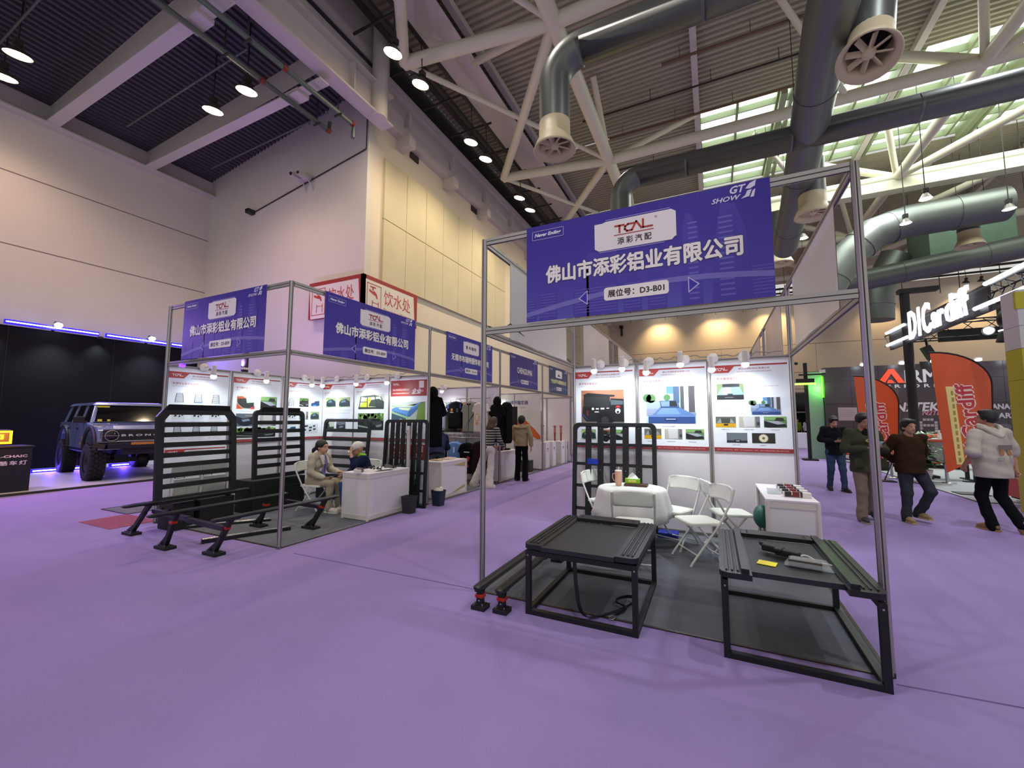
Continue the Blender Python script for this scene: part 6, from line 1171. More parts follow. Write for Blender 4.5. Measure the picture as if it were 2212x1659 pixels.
b = MB(); b.bb((-5.45, -.03, 2.43), (-5.38, .03, 2.48)); b.build('blue_spark_lamp', E_b, label='tiny blue lamp glowing under the outer end of the left booth sign', cat='lamp')
t = thing('display_counter', 'black counter with white brand lettering cut by the left picture edge', 'counter', (-11.95, -.75, 0)); b = MB(); b.box((0, 0, .5), (.75, 1.9, 1.0)); b.build('counter_body', M_blk, t, bevel=.01)
b = MB(); b.box((0, 0, 1.01), (.8, 1.96, .025)); b.build('counter_top', M_blk2, t)
b = MB(); b.T = YZ(.378, -.9, 0); b.text('YA.-CHAIC', 1.22, .78, 0, .055, 'c8b8d0', w=.56, bold=.03); b.text('燕酷车灯', 1.24, .62, 0, .09, 'c8b8d0', w=.54, fat=.03, space=1.3); b.build('lettering', M_print, t)
t = thing('vehicle_headlamp', 'glowing amber square headlamp standing on the black counter', 'headlamp', (-11.8, -.25, 1.025)); b = MB(); b.box((0, -.1, .2), (.2, .5, .32)); b.build('lamp_case', M_blk2, t, bevel=.03)
b = MB(); b.T = YZ(.105, -.34, .05)
for r in ((0, .24, .5, .28), (0, 0, .5, .04), (.46, 0, .5, .28), (0, .0, .04, .28), (.1, .1, .38, .13), (.1, .17, .38, .2), (.34, .1, .38, .2)): b.rect(*r, 0, 'ffffff')
b.build('amber_ring', emis('amber_glow', 'ff9a10', 9), t); b = MB(); b.T = YZ(.104, -.34, .05); b.rect(.02, .02, .48, .26, 0, 'ffffff'); b.build('amber_panel', emis('amber_soft', 'a04808', 1.2), t)
light('amber_light', 'POINT', (-11.4, -.2, 1.25), 12, (1, .5, .1), .1, parent=t)
# off-road vehicle
cb = '7e8ea8'; M_car = mat('grey_blue_car_paint', '6f809c', rough=.22, coat=.8, noise=.02, metal=.1)
V = thing('off_road_vehicle', 'lifted grey-blue boxy off-road vehicle with huge tyres on the platform', 'car', (-13.81, 2.58, .046), -.147)
def side(b, P, y0, y1, col=cb): # profile in xz extruded across y
    T0 = b.T; b.T = Matrix(((1, 0, 0, 0), (0, 0, -1, 0), (0, 1, 0, 0), (0, 0, 0, 1))); b.prism(P, y0, y1, col); b.T = T0
def arch(cx, r, n=9): return [(cx+r*math.cos(PI-PI*i/n), .78+r*.95*math.sin(PI-PI*i/n)) for i in range(n+1)]
low = [(-2.2, .78)]+arch(-1.5, .56)+arch(1.5, .56)+[(2.08, .78), (2.12, 1.0), (2.12, 1.28), (2.0, 1.36), (1.05, 1.43), (.95, 1.47), (-2.18, 1.47), (-2.24, 1.2)]
b = MB(); side(b, low, -.92, .92); o = b.build('lower_body', M_car, V, bevel=.035)
b = MB(); side(b, [(1.98, 1.36), (2.08, 1.3), (2.0, 1.4), (1.05, 1.47), (1.05, 1.42)], -.62, .62); b.box((1.55, .55, 1.42), (.9, .05, .03)); b.box((1.55, -.55, 1.42), (.9, .05, .03)); b.build('hood', M_car, V, bevel=.01)
# greenhouse
yb, yt = .86, .74
def pillar(x0, x1, xt0, xt1):
    for s in (-1, 1): b = MB(); b.add([(x0, s*yb, 1.46), (x1, s*yb, 1.46), (xt1, s*yt, 1.97), (xt0, s*yt, 1.97), (x0, s*(yb-.06), 1.46), (x1, s*(yb-.06), 1.46), (xt1, s*(yt-.06), 1.97), (xt0, s*(yt-.06), 1.97)], [(0, 1, 2, 3), (7, 6, 5, 4), (0, 4, 5, 1), (1, 5, 6, 2), (2, 6, 7, 3), (3, 7, 4, 0)], cb); b.build('pillar', M_car, V, bevel=.008)
pillar(.88, .99, .62, .72); pillar(-.1, .02, -.12, -.02); pillar(-1.15, -1.02, -1.15, -1.03); pillar(-2.14, -1.98, -1.98, -1.84)
b = MB(); vs = [(.76, -.8, 1.94), (.76, .8, 1.94), (-2.02, .8, 1.94), (-2.02, -.8, 1.94), (.70, -.72, 2.03), (.70, .72, 2.03), (-1.96, .72, 2.03), (-1.96, -.72, 2.03)]; b.add(vs, [(0, 1, 2, 3)[::-1], (4, 5, 6, 7), (0, 1, 5, 4), (1, 2, 6, 5), (2, 3, 7, 6), (3, 0, 4, 7)], cb); b.build('roof', M_car, V, bevel=.03)
b = MB(); b.add([(.97, -.80, 1.47), (.97, .80, 1.47), (.70, .69, 1.95), (.70, -.69, 1.95)], [(0, 1, 2, 3)], mat=None); b.box((.97, 0, 1.475), (.03, 1.6, .02)); b.build('windscreen', M_glass, V)
b = MB(); b.add([(.955, -.84, 1.46), (.955, .84, 1.46), (.66, .71, 1.97), (.66, -.71, 1.97), (.985, -.78, 1.5), (.985, .78, 1.5), (.705, .67, 1.93), (.705, -.67, 1.93)], [(0, 1, 5, 4), (1, 2, 6, 5), (2, 3, 7, 6), (3, 0, 4, 7)], cb); b.build('windscreen_frame', M_car, V)
b = MB(); b.add([(.99, -.74, 1.88), (.99, -.5, 1.88), (.985, -.5, 1.92), (.985, -.74, 1.92)], [(0, 1, 2, 3)], 'c8c030'); b.T = Matrix.Translation((-.22, 0, 0)); b.T = Matrix.Identity(4); b.box((.99, -.68, 1.53), (.012, .09, .06), 'd8d040'); b.box((.99, -.5, 1.53), (.012, .06, .05), 'd8d040'); b.build('window_sticker', M_print, V)
for s in (-1, 1):
    for x0, x1, xt0, xt1 in ((.02, .86, -.02, .6), (-1.02, -.1, -1.03, -.12), (-1.98, -1.15, -1.86, -1.15)):
        b = MB(); b.add([(x0, s*(yb-.02), 1.46), (x1, s*(yb-.02), 1.46), (xt1, s*(yt-.02), 1.96), (xt0, s*(yt-.02), 1.96)], [(0, 1, 2, 3)[::s]]); b.build('side_window', M_glass, V)
    b = MB(); b.box((.7, s*1.02, 1.55), (.12, .22, .17)); b.box((.74, s*.93, 1.49), (.06, .14, .04)); b.build('door_mirror', M_blk2, V, bevel=.03)
    for x in (-.05, -1.05): b = MB(); b.box((x+.1, s*.93, 1.3), (.16, .02, .035)); b.build('door_handle', M_blk2, V)
    b = MB(); [b.box((x, s*.921, 1.1), (.012, .004, .66)) for x in (.92, -.12, -1.1)]; b.build('door_seam', M_blk2, V)
    b = MB()
    for cx in (-1.5, 1.5): b.tube([(cx+.6*math.cos(PI-PI*i/14), s*.94, .78+.57*math.sin(PI-PI*i/14)) for i in range(15)], .045, 8)
    b.build('wheel_flare', M_blk2, V)
    b = MB(); b.tube([(1.0, s*.86, .72), (-.95, s*.86, .72)], .05, 8); b.build('rock_slider', M_blk2, V)
b = MB(); b.box((.7, -.925, .98), (.2, .004, .22), 'a8a020'); b.box((.6, -.926, .9), (.5, .003, .06), '7c7c38'); b.build('body_decal', M_print, V)
b = MB(); b.box((2.11, 0, 1.13), (.06, 1.66, .34)); b.build('grille', M_blk2, V, bevel=.02)
b = MB(); b.T = YZ(2.145, 0, 0); b.text('BRONCO', 0, 1.12, 0, .055, 'c8c8d0', w=.95, bold=.04, align='C', space=1.5); b.rect(-.55, 1.0, .55, 1.01, 0, '34343c'); b.build('grille_lettering', emis('pale_letters', 'b8b8c8', .5), V)
for s in (-1, 1):
    b = MB(); b.lathe([(0, .0), (.13, 0), (.14, -.03)], 24, o=(2.15, s*.66, 1.14), ax=(1, 0, 0)); b.build('headlamp', M_glass, V); b = MB(); b.tube([(2.155, s*.66+.13*math.cos(a), 1.14+.13*math.sin(a)) for a in [i*2*PI/24 for i in range(24)]], .008, 6, closed=True); b.box((2.155, s*.66, 1.14), (.01, .3, .012)); b.build('headlamp_ring', M_alu, V)
    b = MB(); b.box((2.08, s*.86, 1.16), (.08, .04, .18), 'a86820'); b.build('turn_signal', M_attr, V)
b = MB(); b.box((2.2, 0, .88), (.2, 1.5, .14)); b.box((2.1, 0, .98), (.1, 1.84, .04)); b.beam((2.2, -.75, .86), (2.05, -.95, .92), .14, .12); b.beam((2.2, .75, .86), (2.05, .95, .92), .14, .12); b.box((2.15, 0, .74), (.12, .9, .18)); b.build('front_bumper', M_blk, V, bevel=.01)
b = MB(); b.box((2.31, 0, .93), (.03, .62, .05), 'b87828'); b.box((2.31, 0, .965), (.02, .62, .012), 'b06a50'); b.build('light_bar', M_attr, V); b = MB(); b.box((2.12, 0, .985), (.12, 1.85, .012)); b.build('silver_trim', M_alu, V)
b = MB(); b.beam((1.5, -.7, .48), (1.5, .7, .48), .12, .12); b.beam((-1.5, -.7, .48), (-1.5, .7, .48), .12, .12); b.ball((1.5, .15, .48), .16); b.box((0, .3, .68), (3.4, .1, .14)); b.box((0, -.3, .68), (3.4, .1, .14)); b.beam((1.6, -.5, .5), (1.3, -.35, 1.0), .07, .07); b.beam((1.6, .5, .5), (1.3, .35, 1.0), .07, .07); b.beam((.4, -.45, .62), (1.4, -.6, .46), .05, .05); b.build('chassis', M_blk2, V)
M_tyre = mat('tyre_rubber', '18171a', rough=.85, noise=.2, nscale=30)
for cx in (-1.5, 1.5):
    for s in (-1, 1):
        w = MB(); R_ = .5; o = (cx, s*.84, R_-.045)
        w.lathe([(.26, -.15), (.42, -.17), (.475, -.15), (.49, -.1), (.49, .1), (.475, .15), (.42, .17), (.26, .15)], 40, o=o, ax=(0, 1, 0)); ty = w.build('tyre', M_tyre, V)
        b = MB()
        for i in range(26):
            for k, q in enumerate((-.11, -.037, .037, .11)):
                a = 2*PI*(i+.5*(k % 2))/26; p = Vector((cx+.497*math.cos(a), s*.84+q, o[2]+.497*math.sin(a))); b.box(p, (.028, .062, .075), R=Euler((0, -a, 0)).to_matrix() @ Euler((.35*(1 if k % 2 else -1), 0, 0)).to_matrix())
        b.build('tread_block', M_tyre, ty)
        b = MB(); b.lathe([(.26, .12), (.22, .1), (.2, .04), (.07, .03), (.06, .08), (0, .08)], 24, o=(cx, s*.86, o[2]), ax=(0, s, 0)); [b.box((cx+.14*math.cos(a), s*.92, o[2]+.14*math.sin(a)), (.19, .03, .05), R=Euler((0, -a, 0)).to_matrix()) for a in [i*2*PI/6 for i in range(6)]]; b.build('rim', M_blk, V)
# ================================================================ people
def nets(V, lo, h):
    ins = V < 0; nx, ny, nz = V.shape; c = np.zeros((nx-1, ny-1, nz-1), np.int8)
    C8 = [(i, j, k) for i in (0, 1) for j in (0, 1) for k in (0, 1)]
    sl = lambda A, o: A[o[0]:A.shape[0]-1+o[0], o[1]:A.shape[1]-1+o[1], o[2]:A.shape[2]-1+o[2]]
    for o in C8: c += sl(ins, o)
    act = (c > 0) & (c < 8); I = np.argwhere(act)
    if len(I) == 0: return np.zeros((0, 3)), []
    idx = -np.ones(act.shape, np.int64); idx[act] = np.arange(len(I))
    acc = np.zeros((len(I), 3)); cnt = np.zeros(len(I))
    for o in C8:
        for ax in range(3):
            if o[ax]: continue
            p = list(o); p[ax] = 1
            va = V[I[:, 0]+o[0], I[:, 1]+o[1], I[:, 2]+o[2]]; vb = V[I[:, 0]+p[0], I[:, 1]+p[1], I[:, 2]+p[2]]
            x = (va < 0) != (vb < 0); t = np.where(x, va/np.where(va-vb == 0, 1, va-vb), 0)
            q = np.tile(np.array(o, float), (len(I), 1)); q[:, ax] += t; acc += q*x[:, None]; cnt += x
    P = (I+acc/np.maximum(cnt, 1)[:, None])*h+lo; Q = []
    for ax in range(3):
        b_, c_ = [a for a in range(3) if a != ax]
        s0 = [slice(None)]*3; s1 = [slice(None)]*3; s0[ax] = slice(0, -1); s1[ax] = slice(1, None)
        A, B = ins[tuple(s0)], ins[tuple(s1)]; E = np.argwhere(A != B)
        E = E[(E[:, b_] > 0) & (E[:, c_] > 0) & (E[:, b_] < V.shape[b_]-1) & (E[:, c_] < V.shape[c_]-1)]
        def cell(db, dc): e = E.copy(); e[:, b_] += db; e[:, c_] += dc; return idx[e[:, 0], e[:, 1], e[:, 2]]
        q = np.stack([cell(-1, -1), cell(0, -1), cell(0, 0), cell(-1, 0)], 1)
        fl = A[E[:, 0], E[:, 1], E[:, 2]]
        if ax == 1: fl = ~fl
        q[~fl] = q[~fl][:, ::-1]; Q.append(q)
    return P, np.concatenate(Q)
def sdf(b, prims, col, h=.012, k=.014, cuts=(), disp=0., seed=0, subs=(), mat=None):
    lo = np.full(3, 1e9); hi = -lo
    for p in prims:
        if p[0] == 'c':
            for q, r in ((p[1], p[3]), (p[2], p[4])): lo = np.minimum(lo, np.array(q)-r); hi = np.maximum(hi, np.array(q)+r)
        else: r = max(p[2]); lo = np.minimum(lo, np.array(p[1])-r); hi = np.maximum(hi, np.array(p[1])+r)
    lo -= .03; hi += .03; N = np.ceil((hi-lo)/h).astype(int)+1
    ax = [lo[i]+h*np.arange(N[i]) for i in range(3)]; S = np.zeros(tuple(N), np.float32)
    def dist(p, X, Y, Z):
        if p[0] == 'c':
            a, c, ra, rb = np.array(p[1]), np.array(p[2]), p[3], p[4]; sq = p[5] if len(p) > 5 else 1.; n = Vector(p[6]) if len(p) > 6 else None
            d = c-a; L2 = max(d @ d, 1e-9); px, py, pz = X-a[0], Y-a[1], Z-a[2]
            t = np.clip((px*d[0]+py*d[1]+pz*d[2])/L2, 0, 1); px, py, pz = px-t*d[0], py-t*d[1], pz-t*d[2]
            if sq != 1.:
                n = n or Vector((0, 1, 0)); dn = (px*n.x+py*n.y+pz*n.z)*(1/sq-1); px, py, pz = px+dn*n.x, py+dn*n.y, pz+dn*n.z
            return np.sqrt(px*px+py*py+pz*pz)-(ra+(rb-ra)*t)
        a, r = p[1], p[2]; px, py, pz = X-a[0], Y-a[1], Z-a[2]
        if len(p) > 3:
            R = p[3]; px, py, pz = px*R[0][0]+py*R[1][0]+pz*R[2][0], px*R[0][1]+py*R[1][1]+pz*R[2][1], px*R[0][2]+py*R[1][2]+pz*R[2][2]
        q = np.sqrt((px/r[0])**2+(py/r[1])**2+(pz/r[2])**2); return (q-1)*min(r)
    def box(p, m):
        if p[0] == 'c': l = np.minimum(np.array(p[1])-p[3], np.array(p[2])-p[4]); u = np.maximum(np.array(p[1])+p[3], np.array(p[2])+p[4])
        else: l = np.array(p[1])-max(p[2]); u = np.array(p[1])+max(p[2])
        i0 = np.maximum(((l-m-lo)/h).astype(int), 0); i1 = np.minimum(((u+m-lo)/h).astype(int)+2, N); return tuple(slice(a_, b_) for a_, b_ in zip(i0, i1))
    for p in prims:
        s = box(p, .08); X, Y, Z = np.meshgrid(ax[0][s[0]], ax[1][s[1]], ax[2][s[2]], indexing='ij', sparse=True)
        S[s] += np.exp(np.clip(-dist(p, X, Y, Z)/k, -60, 60)).astype(np.float32)
    V = -k*np.log(np.maximum(S, 1e-9)); X, Y, Z = np.meshgrid(*ax, indexing='ij', sparse=True)
    if disp:
        rr = random.Random(seed); 
        for i in range(5):
            w = [rr.uniform(-26, 26), rr.uniform(-26, 26), rr.uniform(-38, 38)]; V = V+disp*.5*np.sin(X*w[0]+Y*w[1]+Z*w[2]+rr.uniform(0, 6))*np.cos(X*w[1]-Z*w[0]*.7+i)
    for pt, n in cuts: V = np.maximum(V, (X-pt[0])*n[0]+(Y-pt[1])*n[1]+(Z-pt[2])*n[2])
    for p in subs: V = np.maximum(V, -dist(p, X, Y, Z))
    P, Q = nets(V, lo, h); b.add([tuple(p) for p in P], [tuple(q) for q in Q], col, mat, True)
V3 = lambda *a: Vector(a)
def hand(b, prims, wr, d, n, side, curl=.5, col='b98a70'):
    # wr wrist, d finger direction, n palm normal (palm side), side = thumb direction
    wr, d, n, sd = Vector(wr), Vector(d).normalized(), Vector(n).normalized(), Vector(side).normalized()
    prims.append(('c', tuple(wr), tuple(wr+d*.075), .024, .036, .45, tuple(n)))
    for i, (o, L) in enumerate(((.028, .072), (.010, .080), (-.009, .075), (-.026, .060))):
        p = wr+d*.085+sd*o; pts = [p-d*.02, p]; a = 0
        for j, s in enumerate((.42, .32, .26)): a += curl*(.7+.25*j); p = p+(d*math.cos(a)+n*math.sin(a))*(L*s); pts.append(p)
        b.tube(pts, [.0088, .0088, .0082, .0075, .006], 8, col)
        b.ball(pts[-1], .006, col, n=6, m=4)
    p = wr+d*.03+sd*.028; pts = [p-sd*.012, p, p+(sd*.7+d*.7).normalized()*.03, p+(sd*.35+d*.9+n*.35*curl*2).normalized()*.058]; b.tube(pts, [.012, .012, .010, .008], 8, col); b.ball(pts[-1], .008, col, n=6, m=4)
def person(label, loc, rz, J={}, skin='b98a70', top='30343a', trous='2c3440', shoe='20201e', hair='0d0b0b', topm=.018, thick=.016, hem=None, flare=1., hairlen='short', sole='d0ccc0', collar=None, extras=None, sleeve=1.0, hd=(0, 0, 0), wide=1.0, belly=0., cat='person', curl=.5, hands=True, grip=None, brim=False):
    D = dict(pel=(0, 0, .93), waist=(0, 0, 1.08), chest=(0, .0, 1.28), neck=(0, .01, 1.47), head=(0, -.015, 1.61),
             sl=(.185, .01, 1.41), sr=(-.185, .01, 1.41), el=(.23, .03, 1.14), er=(-.23, .03, 1.14), wl=(.24, -.05, .90), wr=(-.24, -.05, .90),
             hl=(.09, 0, .90), hr=(-.09, 0, .90), kl=(.10, -.02, .50), kr=(-.10, -.02, .50), al=(.11, .03, .09), ar=(-.11, .03, .09), tl=(.12, -.12, .025), tr=(-.12, -.12, .025), dl=None, dr=None, nl=None, nr=None)
    D.update(J); g = {k: (Vector(v) if v is not None else None) for k, v in D.items()}
    t = thing('person', label, cat, loc, rz)
    R = Euler(hd).to_matrix(); HC = g['head']; H = lambda x, y, z: HC+R @ Vector((x, y, z)); RR = [tuple(r) for r in R]
    B = MB(); pr = []
    W_ = wide
    pr += [('c', g['pel']+V3(-.06, 0, 0), g['pel']+V3(.06, 0, 0), .10, .10), ('c', g['pel'], g['waist'], .115*W_, .105*W_, .8), ('c', g['waist'], g['chest'], .105*W_, .125*W_, .78), ('c', g['chest'], g['chest']*.35+g['neck']*.65, .125, .07, .75), ('c', g['sl'], g['sr'], .046, .046), ('c', g['chest']*.3+g['neck']*.7, HC+R@Vector((0, .015, -.05)), .058, .052)]
    for s, S_ in (('l', 1), ('r', -1)):
        pr += [('c', g['s'+s], g['e'+s], .050, .040), ('c', g['e'+s], g['w'+s], .040, .026), ('c', g['h'+s], g['k'+s], .078, .048), ('c', g['k'+s], g['k'+s]*.55+g['a'+s]*.45, .046, .046), ('c', g['k'+s]*.6+g['a'+s]*.4, g['a'+s], .044, .034)]
    hp = [('e', H(0, .012, .025), (.076, .094, .098), RR), ('e', H(0, -.028, -.045), (.056, .062, .066), RR), ('e', H(0, -.06, -.085), (.028, .026, .024), RR), ('c', H(0, -.086, .012), H(0, -.106, -.024), .010, .015), ('e', H(.076, .012, -.01), (.012, .022, .032), RR), ('e', H(-.076, .012, -.01), (.012, .022, .032), RR), ('c', H(-.03, -.078, .026), H(.03, -.078, .026), .016, .016), ('e', H(0, -.088, -.048), (.024, .014, .012), RR)]
    for s, S_ in (('l', 1), ('r', -1)):
        if hands:
            d = g['d'+s] or (g['w'+s]-g['e'+s]); n = g['n'+s] or V3(-S_, 0, 0); sd = d.cross(n)*S_
            if sd.length < 1e-4: sd = V3(0, -1, 0)
            hand(B, pr, g['w'+s], d, n, sd, curl, skin)
    sdf(B, pr, skin, .0135, .012); sdf(B, hp, skin, .0072, .008)
    for s in (-1, 1):
        B.ball(H(s*.031, -.080, .012), (.0125, .007, .0048), 'd8ccc4', n=10, m=6, R=R); B.ball(H(s*.031, -.086, .012), (.0062, .004, .006), '150f0c', n=8, m=5, R=R)
        B.add([H(s*.014, -.096, .036), H(s*.034, -.094, .043), H(s*.052, -.078, .036), H(s*.052, -.079, .030), H(s*.034, -.095, .036), H(s*.014, -.097, .030)], [(0, 1, 4, 5), (1, 2, 3, 4)], '1a1210')
    B.ball(H(0, -.099, -.050), (.022, .006, .0045), '8c4a44', n=10, m=5, R=R); B.ball(H(0, -.099, -.058), (.018, .006, .004), '9a5850', n=10, m=5, R=R)
    bo = B.build('body', mat('skin_tone', attr=True, rough=.55, noise=.05, nscale=10), t)
    # hair
    if hairlen:
        b = MB(); hpz = [('e', H(.066, .025, .012), (.020, .045, .045), RR), ('e', H(-.066, .025, .012), (.020, .045, .045), RR), ('e', H(0, .022, .048), (.090, .104, .094), RR), ('e', H(0, .055, -.005), (.080, .066, .078), RR)]
        if hairlen == 'short': hpz.append(('c', H(-.045, -.062, .098), H(.045, -.062, .098), .022, .022))
        if hairlen == 'pony': hpz += [('c', H(0, .10, .02), H(0, .17, -.06), .03, .026), ('c', H(0, .17, -.06), H(-.01, .20, -.15), .026, .008)]
        if hairlen == 'long': hpz += [('c', H(-.05, .06, .0), H(-.06, .09, -.17), .05, .05), ('c', H(.05, .06, .0), H(.06, .09, -.17), .05, .05), ('c', H(0, .08, 0), H(0, .11, -.20), .06, .05)]
        if hairlen == 'bun': hpz += [('e', H(0, .05, .10), (.07, .06, .05), RR)]
        sdf(b, hpz, hair, .009, .012, disp=.006, seed=3, subs=[('e', H(0, -.095, -.005), (.068, .07, .072), RR)]); b.build('hair', mat('hair_strands', attr=True, rough=.55, noise=.4, nscale=60, bump=.7, bscale=90), t)
    # trousers
    b = MB(); e = .014; pz = [('c', g['pel']+V3(-.065, 0, 0), g['pel']+V3(.065, 0, 0), .112, .112, .95), ('c', g['pel'], g['pel']*.3+g['waist']*.7, .118*W_, .108*W_, .85)]
    for s in 'lr':
        an = g['a'+s]; pz += [('c', g['h'+s], g['k'+s], .090*W_, .070*flare**.3), ('c', g['k'+s], an+V3(0, 0, .0), .069*flare**.3, .057*flare)]
        f = (an-g['k'+s]).normalized(); pz.append(('c', an-f*.02, an+f*.045, .053*flare, .056*flare))
    cu = []
    sdf(b, pz, trous, .0125, .008, disp=.006, seed=5, cuts=[(g['waist']*.8+g['pel']*.2, (g['waist']-g['pel']).normalized())]); b.build('trousers', M_fab, t)
    for s in 'lr':
        b = MB(); a, q = g['a'+s], g['t'+s]; d = (q-a); d2 = d.copy(); 
        if abs(d2.normalized().z) < .75: d2.z = 0
        d2.normalize(); base = a+V3(0, 0, -.03) if d2.z == 0 else a
        upv = V3(0, 0, 1) if d2.z == 0 else V3(0, 1, 0)
        sdf(b, [('c', base-d2*.045+upv*.002, base+d2*.10-upv*.012, .042, .040, .9), ('c', base+d2*.10-upv*.012, base+d2*.165-upv*.02, .042, .032), ('c', base+upv*.03, base+upv*.05, .042, .04)], shoe, .010, .012)
        if d2.z == 0:
            pl = [(-.085, -.035), (-.085, .035), (.02, .042), (.12, .046), (.19, .034), (.205, 0), (.19, -.034), (.12, -.046), (.02, -.042)]; sx = upv.cross(d2); z0 = base.z-.058
            vs = [V3(base.x, base.y, 0)+d2*x+sx*y+V3(0, 0, z) for z in (z0, z0+.026) for x, y in pl]; n_ = len(pl); b.add(vs, [tuple(range(n_)), tuple(range(n_, 2*n_))[::-1]]+[(i, (i+1) % n_, (i+1) % n_+n_, i+n_) for i in range(n_)], sole)
        b.build('shoe', M_matte, t)
    # top
    b = MB(); T_ = topm+thick; A_ = .008+T_*.36; pz = [('c', g['waist']*.9+g['pel']*.1, g['chest'], (.118+T_)*W_+belly, (.128+T_)*W_, .76), ('c', g['chest'], g['chest']*.4+g['neck']*.6, (.128+T_)*W_, .075+T_*.3, .72), ('c', g['sl'], g['sr'], .046+A_, .046+A_, .95), ('c', g['neck']+V3(0, 0, -.05), g['neck']+V3(0, 0, -.02), .068, .064)]
    hm = hem if hem is not None else .06
    ax_ = (g['pel']-g['waist']).normalized(); hp_ = g['pel']+ax_*hm
    pz += [('c', g['waist'], hp_+ax_*.05, (.115+T_)*W_+belly, (.122+T_)*W_+belly*.6, .86)]
    for s in 'lr':
        we = g['e'+s]+(g['w'+s]-g['e'+s])*(sleeve if sleeve <= 1 else 1)
        if sleeve < .45: we = g['s'+s]+(g['e'+s]-g['s'+s])*.95; pz += [('c', g['s'+s], we, .050+A_, .058+A_)]
        else: pz += [('c', g['s'+s], g['e'+s], .048+A_, .038+A_), ('c', g['e'+s], we-(we-g['e'+s])*.08, .038+A_, .026+A_)]
    sdf(b, pz, top, .0125, .009, disp=.009, seed=hash(label) % 7 if False else 9, cuts=[(hp_, ax_), (g['neck']+V3(0, 0, .03), (0, -.3, .95))], subs=[('c', g['neck']+V3(0, -.05, .02), HC, .062, .07)])
    to = b.build('upper_garment', extras.get('mat', M_fab) if extras else M_fab, t)
    if extras and 'fn' in extras: extras['fn'](t, g, H, R)
    return t
def disc(b, c, n, r, col):
    c, n = Vector(c), Vector(n).normalized(); u = n.orthogonal().normalized(); v = n.cross(u); b.add([c+(u*math.cos(a)+v*math.sin(a))*r for a in [i*2*PI/12 for i in range(12)]], [tuple(range(12))], col)
def phone(t, p, R, lab='phone', col='101014'):
    b = MB(); b.box(p, (.075, .008, .15), col, R=R); o = b.build('phone', M_matte, None, label=lab, cat='phone'); return o
def hold(lab, loc, rz, p, e, col='101014', d=(.075, .008, .15)):
    b = MB(); b.T = Matrix.Translation(loc) @ Matrix.Rotation(rz, 4, 'Z'); b.box(p, d, col, R=Euler(e).to_matrix()); return b.build('smartphone', M_matte, label=lab, cat='phone', bevel=.003)
# man with phone, dark jacket and jeans
def fA(t, g, H, R):
    b = MB(); b.T = Matrix.Identity(4); sdf(b, [('c', (0, -.075, 1.12), (0, -.085, 1.40), .10, .07, .6)], '101114', .012); b.build('inner_shirt', M_fab, t)
lA, rA = (4.56, 8.5, 0), .12
person('man in dark jacket and blue jeans looking down at his phone, farthest of the walkers', lA, rA, dict(el=(.27, .02, 1.18), er=(-.27, .02, 1.18), wl=(.06, -.22, 1.14), wr=(-.06, -.22, 1.14), dl=(-.4, -.8, .25), dr=(.4, -.8, .25), nl=(-.3, .1, 1), nr=(.3, .1, 1), kl=(.1, -.10, .50), al=(.12, -.08, .09), tl=(.15, -.22, .03), kr=(-.1, -.03, .5), ar=(-.1, .12, .10), tr=(-.12, .0, .025), head=(0, -.04, 1.59)), top='14171b', trous='34465e', shoe='141414', sole='303030', thick=.03, hem=.1, hd=(.45, 0, 0), wide=1.05, extras={'fn': fA}, curl=.7)
hold('dark phone held by the man in dark jacket and jeans', lA, rA, (0, -.30, 1.18), (.9, 0, 0))
# man in olive jacket, khaki trousers
def fB(t, g, H, R):
    b = MB(); sdf(b, [('c', (0.02, -.10, 1.05), (0.01, -.10, 1.42), .10, .075, .55)], '121210', .012); b.build('inner_tee', M_fab, t)
    b = MB(); b.ball((.0, -.172, 1.30), (.06, .012, .03), 'b8a850', n=12, m=6); b.ball((-.03, -.178, 1.31), (.012, .01, .01), '20200e', n=8, m=4); b.ball((.03, -.178, 1.31), (.012, .01, .01), '20200e', n=8, m=4); b.build('tee_print', M_matte, t)
    b = MB(); b.box((-.16, -.155, .95), (.13, .03, .15), '3a3d2c'); b.box((.16, -.155, .95), (.13, .03, .15), '3a3d2c'); b.box((.16, -.15, 1.3), (.1, .02, .11), '3a3d2c'); b.build('jacket_pocket', M_fab, t, bevel=.006)
lB, rB = (4.24, 5.13, 0), .25
person('man in olive jacket and khaki trousers behind the booth post', lB, rB, dict(el=(.28, .0, 1.16), er=(-.28, .0, 1.16), wl=(.10, -.25, 1.20), wr=(-.08, -.26, 1.18), dl=(-.5, -.7, .3), dr=(.5, -.7, .3), nl=(-.3, .1, 1), nr=(.3, .1, 1), kl=(.12, .02, .52), al=(.16, .22, .16), tl=(.18, .16, .06), kr=(-.1, -.08, .50), ar=(-.11, -.06, .09), tr=(-.13, -.2, .03), head=(0, -.05, 1.62)), top='3c3f2e', trous='7a6e5e', shoe='26282a', sole='8c8470', thick=.034, hem=.14, hd=(.4, 0, 0), wide=1.12, flare=1.25, extras={'fn': fB}, curl=.7, skin='a8785c')
hold('pale phone held by the man in the olive jacket', lB, rB, (0.02, -.35, 1.25), (.9, 0, 0), 'b8c0c4')
